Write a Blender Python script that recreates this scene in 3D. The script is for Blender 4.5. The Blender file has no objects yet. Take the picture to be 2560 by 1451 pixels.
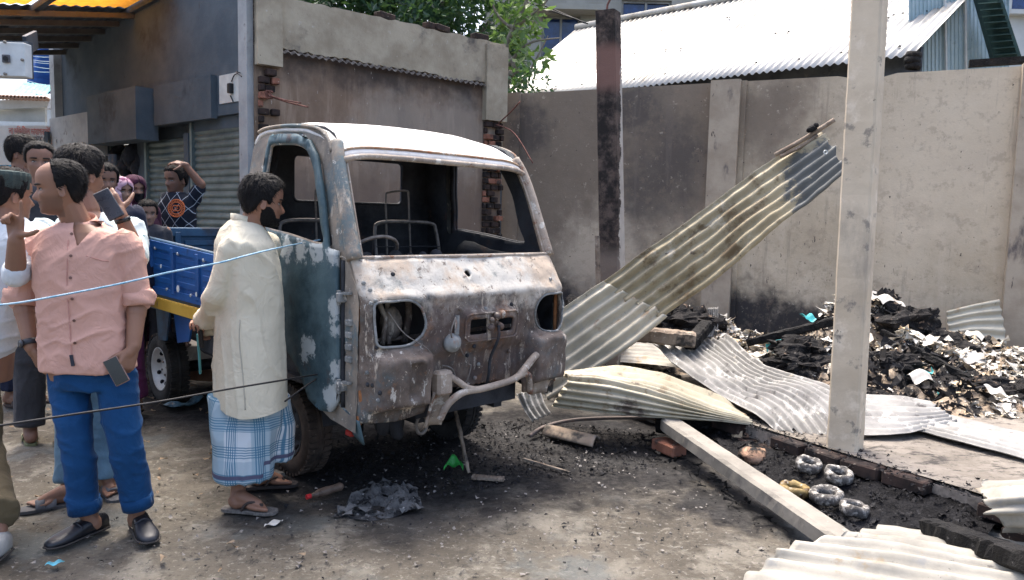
import bpy, bmesh, math, random
import numpy as np
from mathutils import Vector, Matrix, Quaternion
from mathutils.geometry import delaunay_2d_cdt
sc = bpy.context.scene
col = sc.collection
R = math.radians
random.seed(7)

# ------------------------------------------------------------------ camera, sky, sun, exposure
FPX, CAMZ, PITCH, ROLL = 1880.0, 1.5, R(5.4), R(1.3)      # focal length in pixels of a 2560 px wide picture
cF = np.array([0, math.cos(PITCH), -math.sin(PITCH)])
_r0 = np.array([1.0, 0, 0]); _u0 = np.array([0, math.sin(PITCH), math.cos(PITCH)])
cR = math.cos(ROLL)*_r0 + math.sin(ROLL)*_u0
cU = -math.sin(ROLL)*_r0 + math.cos(ROLL)*_u0
cam = bpy.data.cameras.new('camera'); camo = bpy.data.objects.new('camera', cam); col.objects.link(camo)
camo.matrix_world = Matrix(((cR[0], cU[0], -cF[0], 0), (cR[1], cU[1], -cF[1], 0), (cR[2], cU[2], -cF[2], CAMZ), (0, 0, 0, 1)))
cam.sensor_width = 36; cam.lens = 36*FPX/2560; cam.clip_start = .05; cam.clip_end = 400
sc.camera = camo
world = bpy.data.worlds.new('World'); sc.world = world; world.use_nodes = True
SUN_EL, SUN_AZ = R(68), R(-18)        # azimuth: clockwise from +Y (away from the camera) towards +X
wn = world.node_tree; bg = wn.nodes['Background']
sky = wn.nodes.new('ShaderNodeTexSky'); sky.sky_type = 'NISHITA'; sky.sun_disc = False
sky.sun_elevation = SUN_EL; sky.sun_rotation = SUN_AZ; sky.dust_density = 6.0; sky.air_density = 0.8; sky.ozone_density = 0.8
wn.links.new(sky.outputs[0], bg.inputs[0]); bg.inputs[1].default_value = 0.15
sl = bpy.data.lights.new('sun', 'SUN'); so = bpy.data.objects.new('sun', sl); col.objects.link(so)
sl.energy = 1.1; sl.angle = R(20); sl.color = (1, .955, .88)
sd = Vector((math.sin(SUN_AZ)*math.cos(SUN_EL), math.cos(SUN_AZ)*math.cos(SUN_EL), math.sin(SUN_EL)))
so.rotation_euler = (-sd).to_track_quat('-Z', 'Y').to_euler(); so.location = (0, 0, 30)
sc.view_settings.view_transform = 'Standard'; sc.view_settings.look = 'None'
sc.view_settings.gamma = 1; sc.view_settings.use_curve_mapping = False
sc.view_settings.exposure = 1.75

# ------------------------------------------------------------------ measuring: photo pixel + known height or distance -> point in metres
def _ray(u, v): return cF + (u-1280)/FPX*cR - (v-725.5)/FPX*cU
def on(u, v, z=0.0):
    d = _ray(u, v); return Vector(np.array([0, 0, CAMZ]) + d*(z-CAMZ)/d[2])
def at(u, v, y):
    d = _ray(u, v); return Vector(np.array([0, 0, CAMZ]) + d*y/d[1])
V = Vector

# ------------------------------------------------------------------ numpy noise
def _hash(ix, iy, iz, seed):
    h = (ix*374761393 + iy*668265263 + iz*2147483647 + seed*1274126177) & 0xffffffff
    h = ((h ^ (h >> 13))*1274126177) & 0xffffffff
    return ((h ^ (h >> 16)) & 0xffff)/65535.0
def _h1(ix, iy, iz, s):
    h = (ix*374761393 + iy*668265263 + iz*2147483647 + s*1274126177) & 0xffffffff
    h = ((h ^ (h >> 13))*1274126177) & 0xffffffff
    return ((h ^ (h >> 16)) & 0xffff)/65535.0
def _vn1(x, y, z, s):
    ix, iy, iz = math.floor(x), math.floor(y), math.floor(z); x -= ix; y -= iy; z -= iz; x = x*x*(3-2*x); y = y*y*(3-2*y); z = z*z*(3-2*z); o = 0.0
    for dx in (0, 1):
        for dy in (0, 1):
            for dz in (0, 1): o += (x if dx else 1-x)*(y if dy else 1-y)*(z if dz else 1-z)*_h1(ix+dx, iy+dy, iz+dz, s)
    return o*2-1
def vnoise(P, seed=0):
    if len(P) <= 4: return np.array([_vn1(float(p[0]), float(p[1]), float(p[2]), seed) for p in P])
    P = np.asarray(P, float); I = np.floor(P).astype(np.int64); f = P-I; f = f*f*(3-2*f)
    out = 0
    for dx in (0, 1):
        for dy in (0, 1):
            for dz in (0, 1):
                w = (f[:, 0] if dx else 1-f[:, 0])*(f[:, 1] if dy else 1-f[:, 1])*(f[:, 2] if dz else 1-f[:, 2])
                out = out + w*_hash(I[:, 0]+dx, I[:, 1]+dy, I[:, 2]+dz, seed)
    return out*2-1
def fbm(P, octv=4, seed=0, gain=.5):
    P = np.asarray(P, float); a = 1.; o = 0.
    for k in range(octv):
        o = o + a*vnoise(P*(2.03**k)+k*17.3, seed+k); a *= gain
    return o
def sstep(a, b, x):
    t = np.clip((x-a)/(b-a), 0, 1); return t*t*(3-2*t)

# ------------------------------------------------------------------ objects
def tag(o, label=None, cat=None, group=None, kind=None):
    if label: o['label'] = label
    if cat: o['category'] = cat
    if group: o['group'] = group
    if kind: o['kind'] = kind
    return o
def empty(name, loc=(0, 0, 0), rz=0.0):
    o = bpy.data.objects.new(name, None); col.objects.link(o); o.location = loc; o.rotation_euler = (0, 0, rz)
    o.empty_display_size = .1
    return o
def link(name, me, mat, parent=None, smooth=False):
    """vertices come in world metres (or in the parent's own frame when it is given with local=True on MB)"""
    o = bpy.data.objects.new(name, me); col.objects.link(o)
    if mat is not None:
        for m in (mat if isinstance(mat, (list, tuple)) else [mat]): me.materials.append(m)
    if smooth: me.shade_smooth()
    if parent: o.parent = parent
    return o

class MB:
    def __init__(s): s.v = []; s.f = []; s.mi = []; s.cur = 0
    def add(s, vs, fs):
        b = len(s.v); s.v += [tuple(p) for p in vs]; s.f += [tuple(b+i for i in f) for f in fs]; s.mi += [s.cur]*len(fs); return s
    def box(s, c, size, M=None, bev=0.0):
        hx, hy, hz = size[0]/2, size[1]/2, size[2]/2
        c = V(c); M = M or Matrix.Identity(3)
        if bev <= 0:
            P = [(x, y, z) for x in (-hx, hx) for y in (-hy, hy) for z in (-hz, hz)]
            Fc = [(0, 1, 3, 2), (4, 6, 7, 5), (0, 4, 5, 1), (2, 3, 7, 6), (0, 2, 6, 4), (1, 5, 7, 3)]
            return s.add([c+M@V(p) for p in P], Fc)
        b = min(bev, hx*.95, hy*.95, hz*.95); bm = bmesh.new()
        bmesh.ops.create_cube(bm, size=1)
        bmesh.ops.scale(bm, vec=(2*hx, 2*hy, 2*hz), verts=bm.verts)
        bmesh.ops.bevel(bm, geom=list(bm.edges), offset=b, segments=1, affect='EDGES')
        bm.verts.index_update()
        vs = [c+M@v.co for v in bm.verts]; fs = [tuple(v.index for v in f.verts) for f in bm.faces]; bm.free()
        return s.add(vs, fs)
    def beam(s, a, b, w, h, up=(0, 0, 1), bev=0.0):
        a, b = V(a), V(b); d = (b-a); L = d.length; d.normalize()
        u = V(up); sx = d.cross(u)
        if sx.length < 1e-4: sx = d.cross(V((1, 0, 0)))
        sx.normalize(); sz = sx.cross(d)
        M = Matrix((( d.x, sx.x, sz.x), (d.y, sx.y, sz.y), (d.z, sx.z, sz.z)))
        return s.box((a+b)/2, (L, w, h), M, bev)
    def tube(s, pts, r, n=8, cap=True, closed=False):
        pts = [V(p) for p in pts]; m = len(pts)
        rr = r if isinstance(r, (list, tuple)) else [r]*m
        vs = []; nrm = None
        for i, p in enumerate(pts):
            if closed: t = pts[(i+1) % m]-pts[i-1]
            else: t = pts[min(i+1, m-1)]-pts[max(i-1, 0)]
            t.normalize()
            if nrm is None:
                nrm = t.cross(V((0, 0, 1)))
                if nrm.length < .05: nrm = t.cross(V((1, 0, 0)))
            nrm = nrm-t*nrm.dot(t); nrm.normalize(); bn = t.cross(nrm)
            for k in range(n):
                a = 2*math.pi*k/n; vs.append(p+(nrm*math.cos(a)+bn*math.sin(a))*rr[i])
        fs = []
        for i in range(m if closed else m-1):
            j = (i+1) % m
            for k in range(n): fs.append((i*n+k, i*n+(k+1) % n, j*n+(k+1) % n, j*n+k))
        if cap and not closed: fs.append(tuple(range(n-1, -1, -1))); fs.append(tuple((m-1)*n+k for k in range(n)))
        return s.add(vs, fs)
    def lathe(s, prof, c=(0, 0, 0), axis=(0, 0, 1), n=24, cap=True):
        """prof: list of (radius, height along axis)"""
        c = V(c); ax = V(axis).normalized(); q = V((0, 0, 1)).rotation_difference(ax)
        vs = []; m = len(prof)
        for r, h in prof:
            for k in range(n):
                a = 2*math.pi*k/n; vs.append(c+q@V((r*math.cos(a), r*math.sin(a), h)))
        fs = [(i*n+k, i*n+(k+1) % n, (i+1)*n+(k+1) % n, (i+1)*n+k) for i in range(m-1) for k in range(n)]
        if cap: fs.append(tuple(range(n-1, -1, -1))); fs.append(tuple((m-1)*n+k for k in range(n)))
        return s.add(vs, fs)
    def prism(s, poly, depth):
        """poly: list of 3D points of a planar outline, extruded by the vector depth"""
        n = len(poly); d = V(depth); P = [V(p) for p in poly]
        fs = [tuple(range(n)), tuple(range(2*n-1, n-1, -1))]+[(i, (i+1) % n+0, (i+1) % n+n, i+n) for i in range(n)]
        return s.add(P+[p+d for p in P], fs)
    def grid(s, fn, nu, nv):
        vs = [fn(i/(nu-1), j/(nv-1)) for i in range(nu) for j in range(nv)]
        fs = [(i*nv+j, (i+1)*nv+j, (i+1)*nv+j+1, i*nv+j+1) for i in range(nu-1) for j in range(nv-1)]
        return s.add(vs, fs)
    def ball(s, c, r, nu=12, nv=8, M=None):
        c = V(c); rx, ry, rz = r if isinstance(r, (list, tuple)) else (r, r, r); M = M or Matrix.Identity(3)
        vs = [c+M@V((0, 0, -rz))]
        for j in range(1, nv):
            th = math.pi*j/nv
            for i in range(nu):
                a = 2*math.pi*i/nu; vs.append(c+M@V((rx*math.sin(th)*math.cos(a), ry*math.sin(th)*math.sin(a), -rz*math.cos(th))))
        vs.append(c+M@V((0, 0, rz))); fs = []
        for i in range(nu): fs.append((0, 1+(i+1) % nu, 1+i))
        for j in range(nv-2):
            for i in range(nu): fs.append((1+j*nu+i, 1+j*nu+(i+1) % nu, 1+(j+1)*nu+(i+1) % nu, 1+(j+1)*nu+i))
        L = len(vs)-1
        for i in range(nu): fs.append((L, 1+(nv-2)*nu+i, 1+(nv-2)*nu+(i+1) % nu))
        return s.add(vs, fs)
    def build(s, name, mat, parent=None, smooth=False, world=True, solid=0.0, bevel=0.0, recalc=True, origin=None, angle=None):
        vs = np.array(s.v, float)
        if parent is not None and world:
            inv = parent_matrix(parent).inverted()
            vs = vs @ np.array(inv.to_3x3()).T + np.array(inv.translation)
            org = None
        elif parent is None:
            lo, hi = vs.min(0), vs.max(0)
            org = V(origin) if origin is not None else V(((lo[0]+hi[0])/2, (lo[1]+hi[1])/2, lo[2]))
            vs = vs-np.array(org)
        else: org = None
        me = bpy.data.meshes.new(name); me.from_pydata(vs.tolist(), [], s.f)
        if any(s.mi): me.polygons.foreach_set('material_index', s.mi)
        if recalc:
            bm = bmesh.new(); bm.from_mesh(me); bmesh.ops.recalc_face_normals(bm, faces=bm.faces); bm.to_mesh(me); bm.free()
        me.validate(); me.update()
        o = link(name, me, mat, parent, smooth)
        if smooth and angle: me.set_sharp_from_angle(angle=R(angle))
        if org is not None: o.location = org
        if solid: m = o.modifiers.new('thickness', 'SOLIDIFY'); m.thickness = abs(solid); m.offset = -1 if solid > 0 else 1
        if bevel: m = o.modifiers.new('bevel', 'BEVEL'); m.width = bevel; m.segments = 2; m.limit_method = 'ANGLE'
        return o
def parent_matrix(o):
    M = Matrix.Translation(o.location) @ o.rotation_euler.to_matrix().to_4x4()
    return parent_matrix(o.parent) @ M if o.parent else M

def inpoly(p, poly):
    x, y = p; c = False; n = len(poly); j = n-1
    for i in range(n):
        xi, yi = poly[i]; xj, yj = poly[j]
        if (yi > y) != (yj > y) and x < (xj-xi)*(y-yi)/(yj-yi+1e-12)+xi: c = not c
        j = i
    return c
def dens(poly, step):
    out = []
    for i in range(len(poly)):
        a, b = V(poly[i]), V(poly[(i+1) % len(poly)]); k = max(1, int((b-a).length/step))
        out += [tuple(a.lerp(b, t/k)) for t in range(k)]
    return out
def cdt_panel(outer, holes, step, fn, mb=None):
    """flat outline with holes, meshed with inner points, mapped to 3D by fn(x, y)"""
    mb = mb or MB()
    loops = [dens(outer, step)]+[dens(h, step) for h in holes]
    pts = []; ed = []
    for L in loops:
        b = len(pts); pts += L; ed += [(b+i, b+(i+1) % len(L)) for i in range(len(L))]
    bnd = np.array(pts)
    xs = [p[0] for p in outer]; ys = [p[1] for p in outer]
    x = min(xs)+step/2
    while x < max(xs):
        y = min(ys)+step/2
        while y < max(ys):
            q = (x, y)
            if inpoly(q, outer) and not any(inpoly(q, h) for h in holes) and np.min(np.hypot(bnd[:, 0]-x, bnd[:, 1]-y)) > step*.45: pts.append(q)
            y += step
        x += step
    r = delaunay_2d_cdt([V((p[0], p[1])) for p in pts], ed, [], 0, 1e-6)
    vv, ff = r[0], r[2]; keep = []
    for f in ff:
        cx = sum(vv[i][0] for i in f)/len(f); cy = sum(vv[i][1] for i in f)/len(f)
        if inpoly((cx, cy), outer) and not any(inpoly((cx, cy), h) for h in holes): keep.append(tuple(f))
    return mb.add([fn(p[0], p[1]) for p in vv], keep)
def rrect(x0, y0, x1, y1, r, n=4):
    o = []
    for cx, cy, a0 in ((x1-r, y0+r, -90), (x1-r, y1-r, 0), (x0+r, y1-r, 90), (x0+r, y0+r, 180)):
        for k in range(n+1): a = R(a0+90*k/n); o.append((cx+r*math.cos(a), cy+r*math.sin(a)))
    return o
def smooth_poly(pts, n=5, closed=True):
    """Catmull-Rom through the points"""
    P = [V(p) for p in pts]; m = len(P); o = []
    rng = range(m) if closed else range(m-1)
    for i in rng:
        if closed: a, b, c, d = P[i-1], P[i], P[(i+1) % m], P[(i+2) % m]
        else: a, b, c, d = P[max(i-1, 0)], P[i], P[i+1], P[min(i+2, m-1)]
        for k in range(n):
            t = k/n; o.append(.5*((2*b)+(c-a)*t+(2*a-5*b+4*c-d)*t*t+(3*b-a-3*c+d)*t**3))
    if not closed: o.append(P[-1])
    return [V(p) for p in o] if len(o[0]) == 3 else [tuple(p) for p in o]

# ------------------------------------------------------------------ materials
class NT:
    def __init__(s, name):
        s.m = bpy.data.materials.new(name); s.m.use_nodes = True; s.t = s.m.node_tree
        s.b = s.t.nodes['Principled BSDF']; s.co = s.n('ShaderNodeTexCoord').outputs['Object']
    def n(s, k, **kw):
        x = s.t.nodes.new(k)
        for a, b in kw.items(): setattr(x, a, b)
        return x
    def l(s, a, b): s.t.links.new(a, b)
    def setin(s, node, key, val):
        if isinstance(val, bpy.types.NodeSocket): s.l(val, node.inputs[key])
        else:
            if isinstance(val, tuple) and len(val) == 3 and node.inputs[key].type == 'RGBA': val = (*val, 1)
            node.inputs[key].default_value = val
    def mapping(s, scale=(1, 1, 1), rot=(0, 0, 0), loc=(0, 0, 0), src=None):
        x = s.n('ShaderNodeMapping'); s.l(src or s.co, x.inputs[0]); x.inputs['Scale'].default_value = scale
        x.inputs['Rotation'].default_value = rot; x.inputs['Location'].default_value = loc; return x.outputs[0]
    def noise(s, scale, detail=5, rough=.6, stretch=None, dist=0.0, off=0.0, rot=(0, 0, 0), src=None):
        x = s.n('ShaderNodeTexNoise'); x.inputs['Scale'].default_value = scale; x.inputs['Detail'].default_value = detail
        x.inputs['Roughness'].default_value = rough; x.inputs['Distortion'].default_value = dist
        s.l(s.mapping(stretch or (1, 1, 1), rot, (off, off*.7, off*1.3), src), x.inputs['Vector']); return x.outputs['Fac']
    def voro(s, scale, feature='F1', stretch=None, out='Distance'):
        x = s.n('ShaderNodeTexVoronoi', feature=feature); x.inputs['Scale'].default_value = scale
        s.l(s.mapping(stretch or (1, 1, 1)), x.inputs['Vector']); return x.outputs[out]
    def math(s, op, a, b=0.0, c=0.0):
        x = s.n('ShaderNodeMath', operation=op); s.setin(x, 0, a); s.setin(x, 1, b); s.setin(x, 2, c); return x.outputs[0]
    def rng(s, v, lo, hi, a=0.0, b=1.0, smooth=True):
        x = s.n('ShaderNodeMapRange', interpolation_type='SMOOTHSTEP' if smooth else 'LINEAR')
        s.setin(x, 'Value', v); x.inputs['From Min'].default_value = lo; x.inputs['From Max'].default_value = hi
        x.inputs['To Min'].default_value = a; x.inputs['To Max'].default_value = b; return x.outputs[0]
    def mix(s, f, a, b, blend='MIX'):
        x = s.n('ShaderNodeMix', data_type='RGBA', blend_type=blend); s.setin(x, 0, f); s.setin(x, 6, a); s.setin(x, 7, b); return x.outputs[2]
    def sep(s, src=None):
        x = s.n('ShaderNodeSeparateXYZ'); s.l(src or s.co, x.inputs[0]); return x.outputs
    def attr(s, name): return s.n('ShaderNodeAttribute', attribute_name=name).outputs
    def blob(s, c, r, wob=.35, nscale=2.0, soft=.5, sz=(1, 1, 1)):
        """irregular stain around a point given in object metres"""
        x = s.n('ShaderNodeVectorMath', operation='DISTANCE'); s.l(s.mapping(sz), x.inputs[0]); x.inputs[1].default_value = tuple(c[i]*sz[i] for i in range(3))
        d = s.math('DIVIDE', x.outputs['Value'], r)
        nz = s.noise(nscale/r*.6, 6, .65, off=c[0]*3.1+c[2])
        d = s.math('ADD', d, s.rng(nz, .2, .8, -wob*1.5, wob*1.5, False))
        return s.rng(d, 1-soft, 1+soft, 1, 0)
    def bump(s, h, strength=.5, dist=.01, prev=None):
        x = s.n('ShaderNodeBump'); x.inputs['Strength'].default_value = strength; x.inputs['Distance'].default_value = dist
        s.l(h, x.inputs['Height'])
        if prev is not None: s.l(prev, x.inputs['Normal'])
        return x.outputs[0]
    def done(s, color, rough=.8, normal=None, metal=0.0, spec=.3):
        s.setin(s.b, 'Base Color', color); s.setin(s.b, 'Roughness', rough); s.setin(s.b, 'Metallic', metal)
        s.b.inputs['Specular IOR Level'].default_value = spec
        if normal is not None: s.l(normal, s.b.inputs['Normal'])
        return s.m
_mats = {}
def plain(name, c, rough=.7, metal=0.0, var=.18, scale=6.0, bump=.25, spec=.3, bscale=40.0, bdist=.004):
    """one colour with a little grain and relief"""
    if name in _mats: return _mats[name]
    t = NT(name); nz = t.noise(scale, 6, .65)
    dk = tuple(x*(1-var*1.6) for x in c); lt = tuple(min(1, x*(1+var)) for x in c)
    cc = t.mix(t.rng(nz, .3, .7), dk, lt)
    nb = t.bump(t.noise(bscale, 5, .6), bump, bdist) if bump else None
    _mats[name] = t.done(cc, t.rng(nz, .3, .7, max(0, rough-.12), min(1, rough+.12)), nb, metal, spec); return _mats[name]
def layered(name, base, layers, rough=.85, bumps=((30, .4, .006),), metal=0.0, spec=.25):
    """base: (dark, light, scale); layers: dicts col, scale, lo, hi [, stretch, detail, blob list, zlo/zhi, amt]"""
    if name in _mats: return _mats[name]
    t = NT(name); c = t.mix(t.rng(t.noise(base[2], 7, .65), .32, .68), base[0], base[1])
    for i, L in enumerate(layers):
        if 'blobs' in L:
            m = None
            for bl in L['blobs']:
                k = t.blob(*bl); m = k if m is None else t.math('MAXIMUM', m, k)
        else:
            m = t.rng(t.noise(L['scale'], L.get('detail', 7), L.get('rough', .65), L.get('stretch'), L.get('dist', 0), off=i*7.7+1.3), L['lo'], L['hi'])
        if 'z' in L:
            zz = t.math('ADD', t.sep()[2], t.rng(t.noise(3, 5, .6, off=3.3), .2, .8, -.25, .25, False))
            m = t.math('MULTIPLY', m, t.rng(zz, L['z'][0], L['z'][1]))
        if 'amt' in L: m = t.math('MULTIPLY', m, L['amt'])
        c = t.mix(m, c, L['col'])
    nb = None
    for sca, st, di in bumps: nb = t.bump(t.noise(sca, 6, .65, off=sca), st, di, nb)
    _mats[name] = t.done(c, rough, nb, metal, spec); return _mats[name]
# ------------------------------------------------------------------ shared materials
def m_ground():
    t = NT('burnt_dirt_ground')
    c = t.mix(t.rng(t.noise(.9, 8, .68), .35, .65), (.068, .060, .048), (.124, .110, .089))
    c = t.mix(t.rng(t.noise(2.6, 8, .7, off=4), .5, .62), c, (.172, .158, .132))                       # dusty pale patches
    c = t.mix(t.rng(t.noise(9, 8, .75, (1, 2.2, 1), off=9), .56, .66), c, (.20, .19, .165))          # ash flecks
    c = t.mix(t.math('MULTIPLY', t.rng(t.noise(34, 6, .8, off=77), .56, .64), .6), c, (.28, .26, .225))
    c = t.mix(t.math('MULTIPLY', t.rng(t.noise(24, 7, .8, (1, 1.7, 1), off=87), .55, .64), .75), c, (.045, .042, .04))
    c = t.mix(t.rng(t.noise(14, 8, .75, (1.6, 1, 1), off=2), .55, .66), c, (.04, .037, .035))        # dark crumbs
    c = t.mix(t.math('MULTIPLY', t.rng(t.noise(1.7, 6, .6, off=21), .52, .62), .55), c, (.09, .105, .108)) # damp grey
    m = None
    for b in ((on(1000, 1120), 1.15, .45, 3.5, .45), (on(1330, 1090), 1.05, .5, 3.5, .4), (on(1500, 1120), .95, .5, 4, .4), (on(1620, 1100), .6, .5, 4, .4), (on(1180, 1170), .7, .5, 4, .5),
              (on(780, 1170), .5, .4, 3, .5), (on(1850, 1260), .35, .5, 4, .5), (on(700, 1000), 1.2, .4, 3, .4)):
        k = t.blob((b[0].x, b[0].y, 0), b[1], b[2], b[3], b[4]); m = k if m is None else t.math('MAXIMUM', m, k)
    soot = t.mix(t.rng(t.noise(22, 7, .7, off=31), .40, .75), (.007, .007, .008), (.045, .042, .040))
    c = t.mix(t.math('MULTIPLY', m, .96), c, soot)
    m2 = t.math('MULTIPLY', t.rng(t.noise(.7, 7, .7, off=40), .5, .68), t.blob((on(1500, 1300).x, on(1500, 1300).y, 0), 1.3, .4, 3, .6))
    c = t.mix(t.math('MULTIPLY', m2, .6), c, (.075, .075, .076))
    nb = t.bump(t.noise(11, 8, .7), .6, .02); nb = t.bump(t.noise(70, 6, .75, off=5), .65, .008, nb)
    nb = t.bump(t.rng(t.voro(26), .0, .35), .25, .01, nb)
    return t.done(c, t.rng(t.noise(1.7, 6, .6, off=21), .45, .65, .95, .6), nb, 0, .25)
M_ground = m_ground()
M_conc = layered('weathered_concrete', ((.17, .16, .14), (.29, .27, .235), 3), [dict(col=(.14, .13, .12), scale=5, lo=.58, hi=.72), dict(col=(.38, .36, .32), scale=14, lo=.62, hi=.72)], .9, ((25, .35, .008), (120, .3, .002)))
M_brick = layered('fired_brick', ((.20, .085, .055), (.34, .16, .11), 7), [dict(col=(.06, .05, .045), scale=9, lo=.5, hi=.66), dict(col=(.42, .36, .3), scale=20, lo=.62, hi=.7)], .92, ((40, .5, .006),))
M_brick_soot = layered('sooty_brick', ((.020, .017, .016), (.065, .043, .036), 7), [dict(col=(.02, .018, .018), scale=8, lo=.48, hi=.62), dict(col=(.3, .26, .22), scale=24, lo=.63, hi=.72)], .92, ((40, .5, .006),))
M_mortar = plain('mortar', (.26, .23, .2), .95, var=.3, scale=20, bump=.6)
M_char = layered('charred_wood', ((.006, .006, .007), (.022, .021, .020), 12), [dict(col=(.10, .096, .092), scale=34, lo=.62, hi=.72, stretch=(1, 1, 1))], .8, ((22, 1.0, .03), (80, .9, .010)), spec=.25)
M_wood = layered('old_timber', ((.16, .12, .09), (.33, .27, .21), 5), [dict(col=(.05, .045, .04), scale=6, lo=.52, hi=.66), dict(col=(.42, .38, .33), scale=20, lo=.6, hi=.7)], .85, ((30, .5, .006),))
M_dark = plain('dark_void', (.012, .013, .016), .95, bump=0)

# ------------------------------------------------------------------ ground
def spaced(lo, hi, a, b, fine, coarse):
    xs = []; x = lo
    while x < a: xs.append(x); x += coarse
    x = a
    while x < b: xs.append(x); x += fine
    x = b
    while x <= hi+1e-6: xs.append(x); x += coarse
    return xs
PLINTH_Z = .2
def plinth_line(u): return None
E0, E1 = on(1900, 1068, PLINTH_Z), on(2470, 1242, PLINTH_Z)          # front edge of the raised shop floor
pe_dir = (E1-E0).normalized(); pe_n = V((-pe_dir.y, pe_dir.x, 0))    # pe_n points away from the camera
gx = np.array(spaced(-60, 60, -3.6, 4.2, .03, 4.0)); gy = np.array(spaced(-8, 110, 1.6, 7.6, .03, 4.0))
GX, GY = np.meshgrid(gx, gy, indexing='ij'); flat = np.stack([GX.ravel(), GY.ravel(), np.zeros(GX.size)], 1)
near = sstep(60, 8, np.hypot(flat[:, 0], flat[:, 1]-4))*sstep(9.5, 7.2, flat[:, 1])
gz = (fbm(flat*1.3, 3, 3)*.012 + fbm(flat*6, 4, 11, .6)*.008 + np.maximum(0, fbm(flat*15, 3, 23))*.010)*near - .012
nz_ = np.stack([flat[:, 0], flat[:, 1], gz], 1)
gm = bpy.data.meshes.new('ground'); nv = len(gy)
gm.from_pydata(nz_.tolist(), [], [(i*nv+j, (i+1)*nv+j, (i+1)*nv+j+1, i*nv+j+1) for i in range(len(gx)-1) for j in range(nv-1)])
ground = link('ground', gm, M_ground, smooth=True); tag(ground, 'trodden grey-brown earth blackened by soot round the truck', kind='structure')

# ------------------------------------------------------------------ raised shop floor (plinth) of the burnt shop
def m_floor():
    t = NT('ash_floor')
    c = t.mix(t.rng(t.noise(2.2, 8, .7), .35, .66), (.16, .142, .120), (.27, .243, .21))
    c = t.mix(t.rng(t.noise(7, 8, .75, (1, 2, 1), off=5), .5, .62), c, (.06, .055, .052))
    c = t.mix(t.rng(t.noise(26, 7, .75, off=8), .58, .68), c, (.03, .03, .03))
    nb = t.bump(t.noise(18, 8, .7), .6, .015); nb = t.bump(t.noise(80, 5, .7), .5, .006, nb)
    return t.done(c, .92, nb, 0, .2)
M_floor = m_floor()
a = E0 - pe_dir*5.0; b_ = E1 + pe_dir*4.5
pl = MB(); 
def plf(x, y):
    p = a + pe_dir*x + pe_n*y; n = float(fbm(np.array([[p.x*3, p.y*3, 0]]), 3, 5)[0])
    return V((p.x, p.y, PLINTH_Z + n*.006))
Lp = (b_-a).length
cdt_panel([(0, 0), (Lp, 0), (Lp, 6.5), (0, 6.5)], [], .12, plf, pl)
floor_o = pl.build('shop_floor', M_floor, smooth=True); tag(floor_o, 'raised ash-strewn concrete floor of the burnt shop', kind='structure')
fl = MB(); fl.prism([a+V((0, 0, -.02)), b_+V((0, 0, -.02)), b_+pe_n*.1+V((0, 0, -.02)), a+pe_n*.1+V((0, 0, -.02))], (0, 0, -PLINTH_Z-.03))
fl.build('mortar_bed', M_mortar, floor_o)
# brick edge of the floor, brick by brick
x = 0; k = 0; rnd = random.Random(3); M_dirb = Matrix(((pe_dir.x, pe_n.x, 0), (pe_dir.y, pe_n.y, 0), (0, 0, 1)))
while x < Lp-.2:
    for row in range(2):
        L = .235*(1+rnd.uniform(-.06, .04)); off = x + (.12 if row else 0)
        p = a+pe_dir*(off+L/2)-pe_n*(.035+rnd.uniform(-.012, .012)); p.z = PLINTH_Z-.045-row*.085+rnd.uniform(-.006, .006)
        rz = rnd.uniform(-.10, .10)
        if rnd.random() < .12: continue
        Mz = Matrix.Rotation(rz, 3, 'Z') @ Matrix.Rotation(rnd.uniform(-.05, .05), 3, 'X') @ M_dirb
        MB().box(p, (L-.012, .11, .072), Mz, .008).build('brick', M_brick_soot, floor_o)
    x += .245; k += 1

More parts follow.
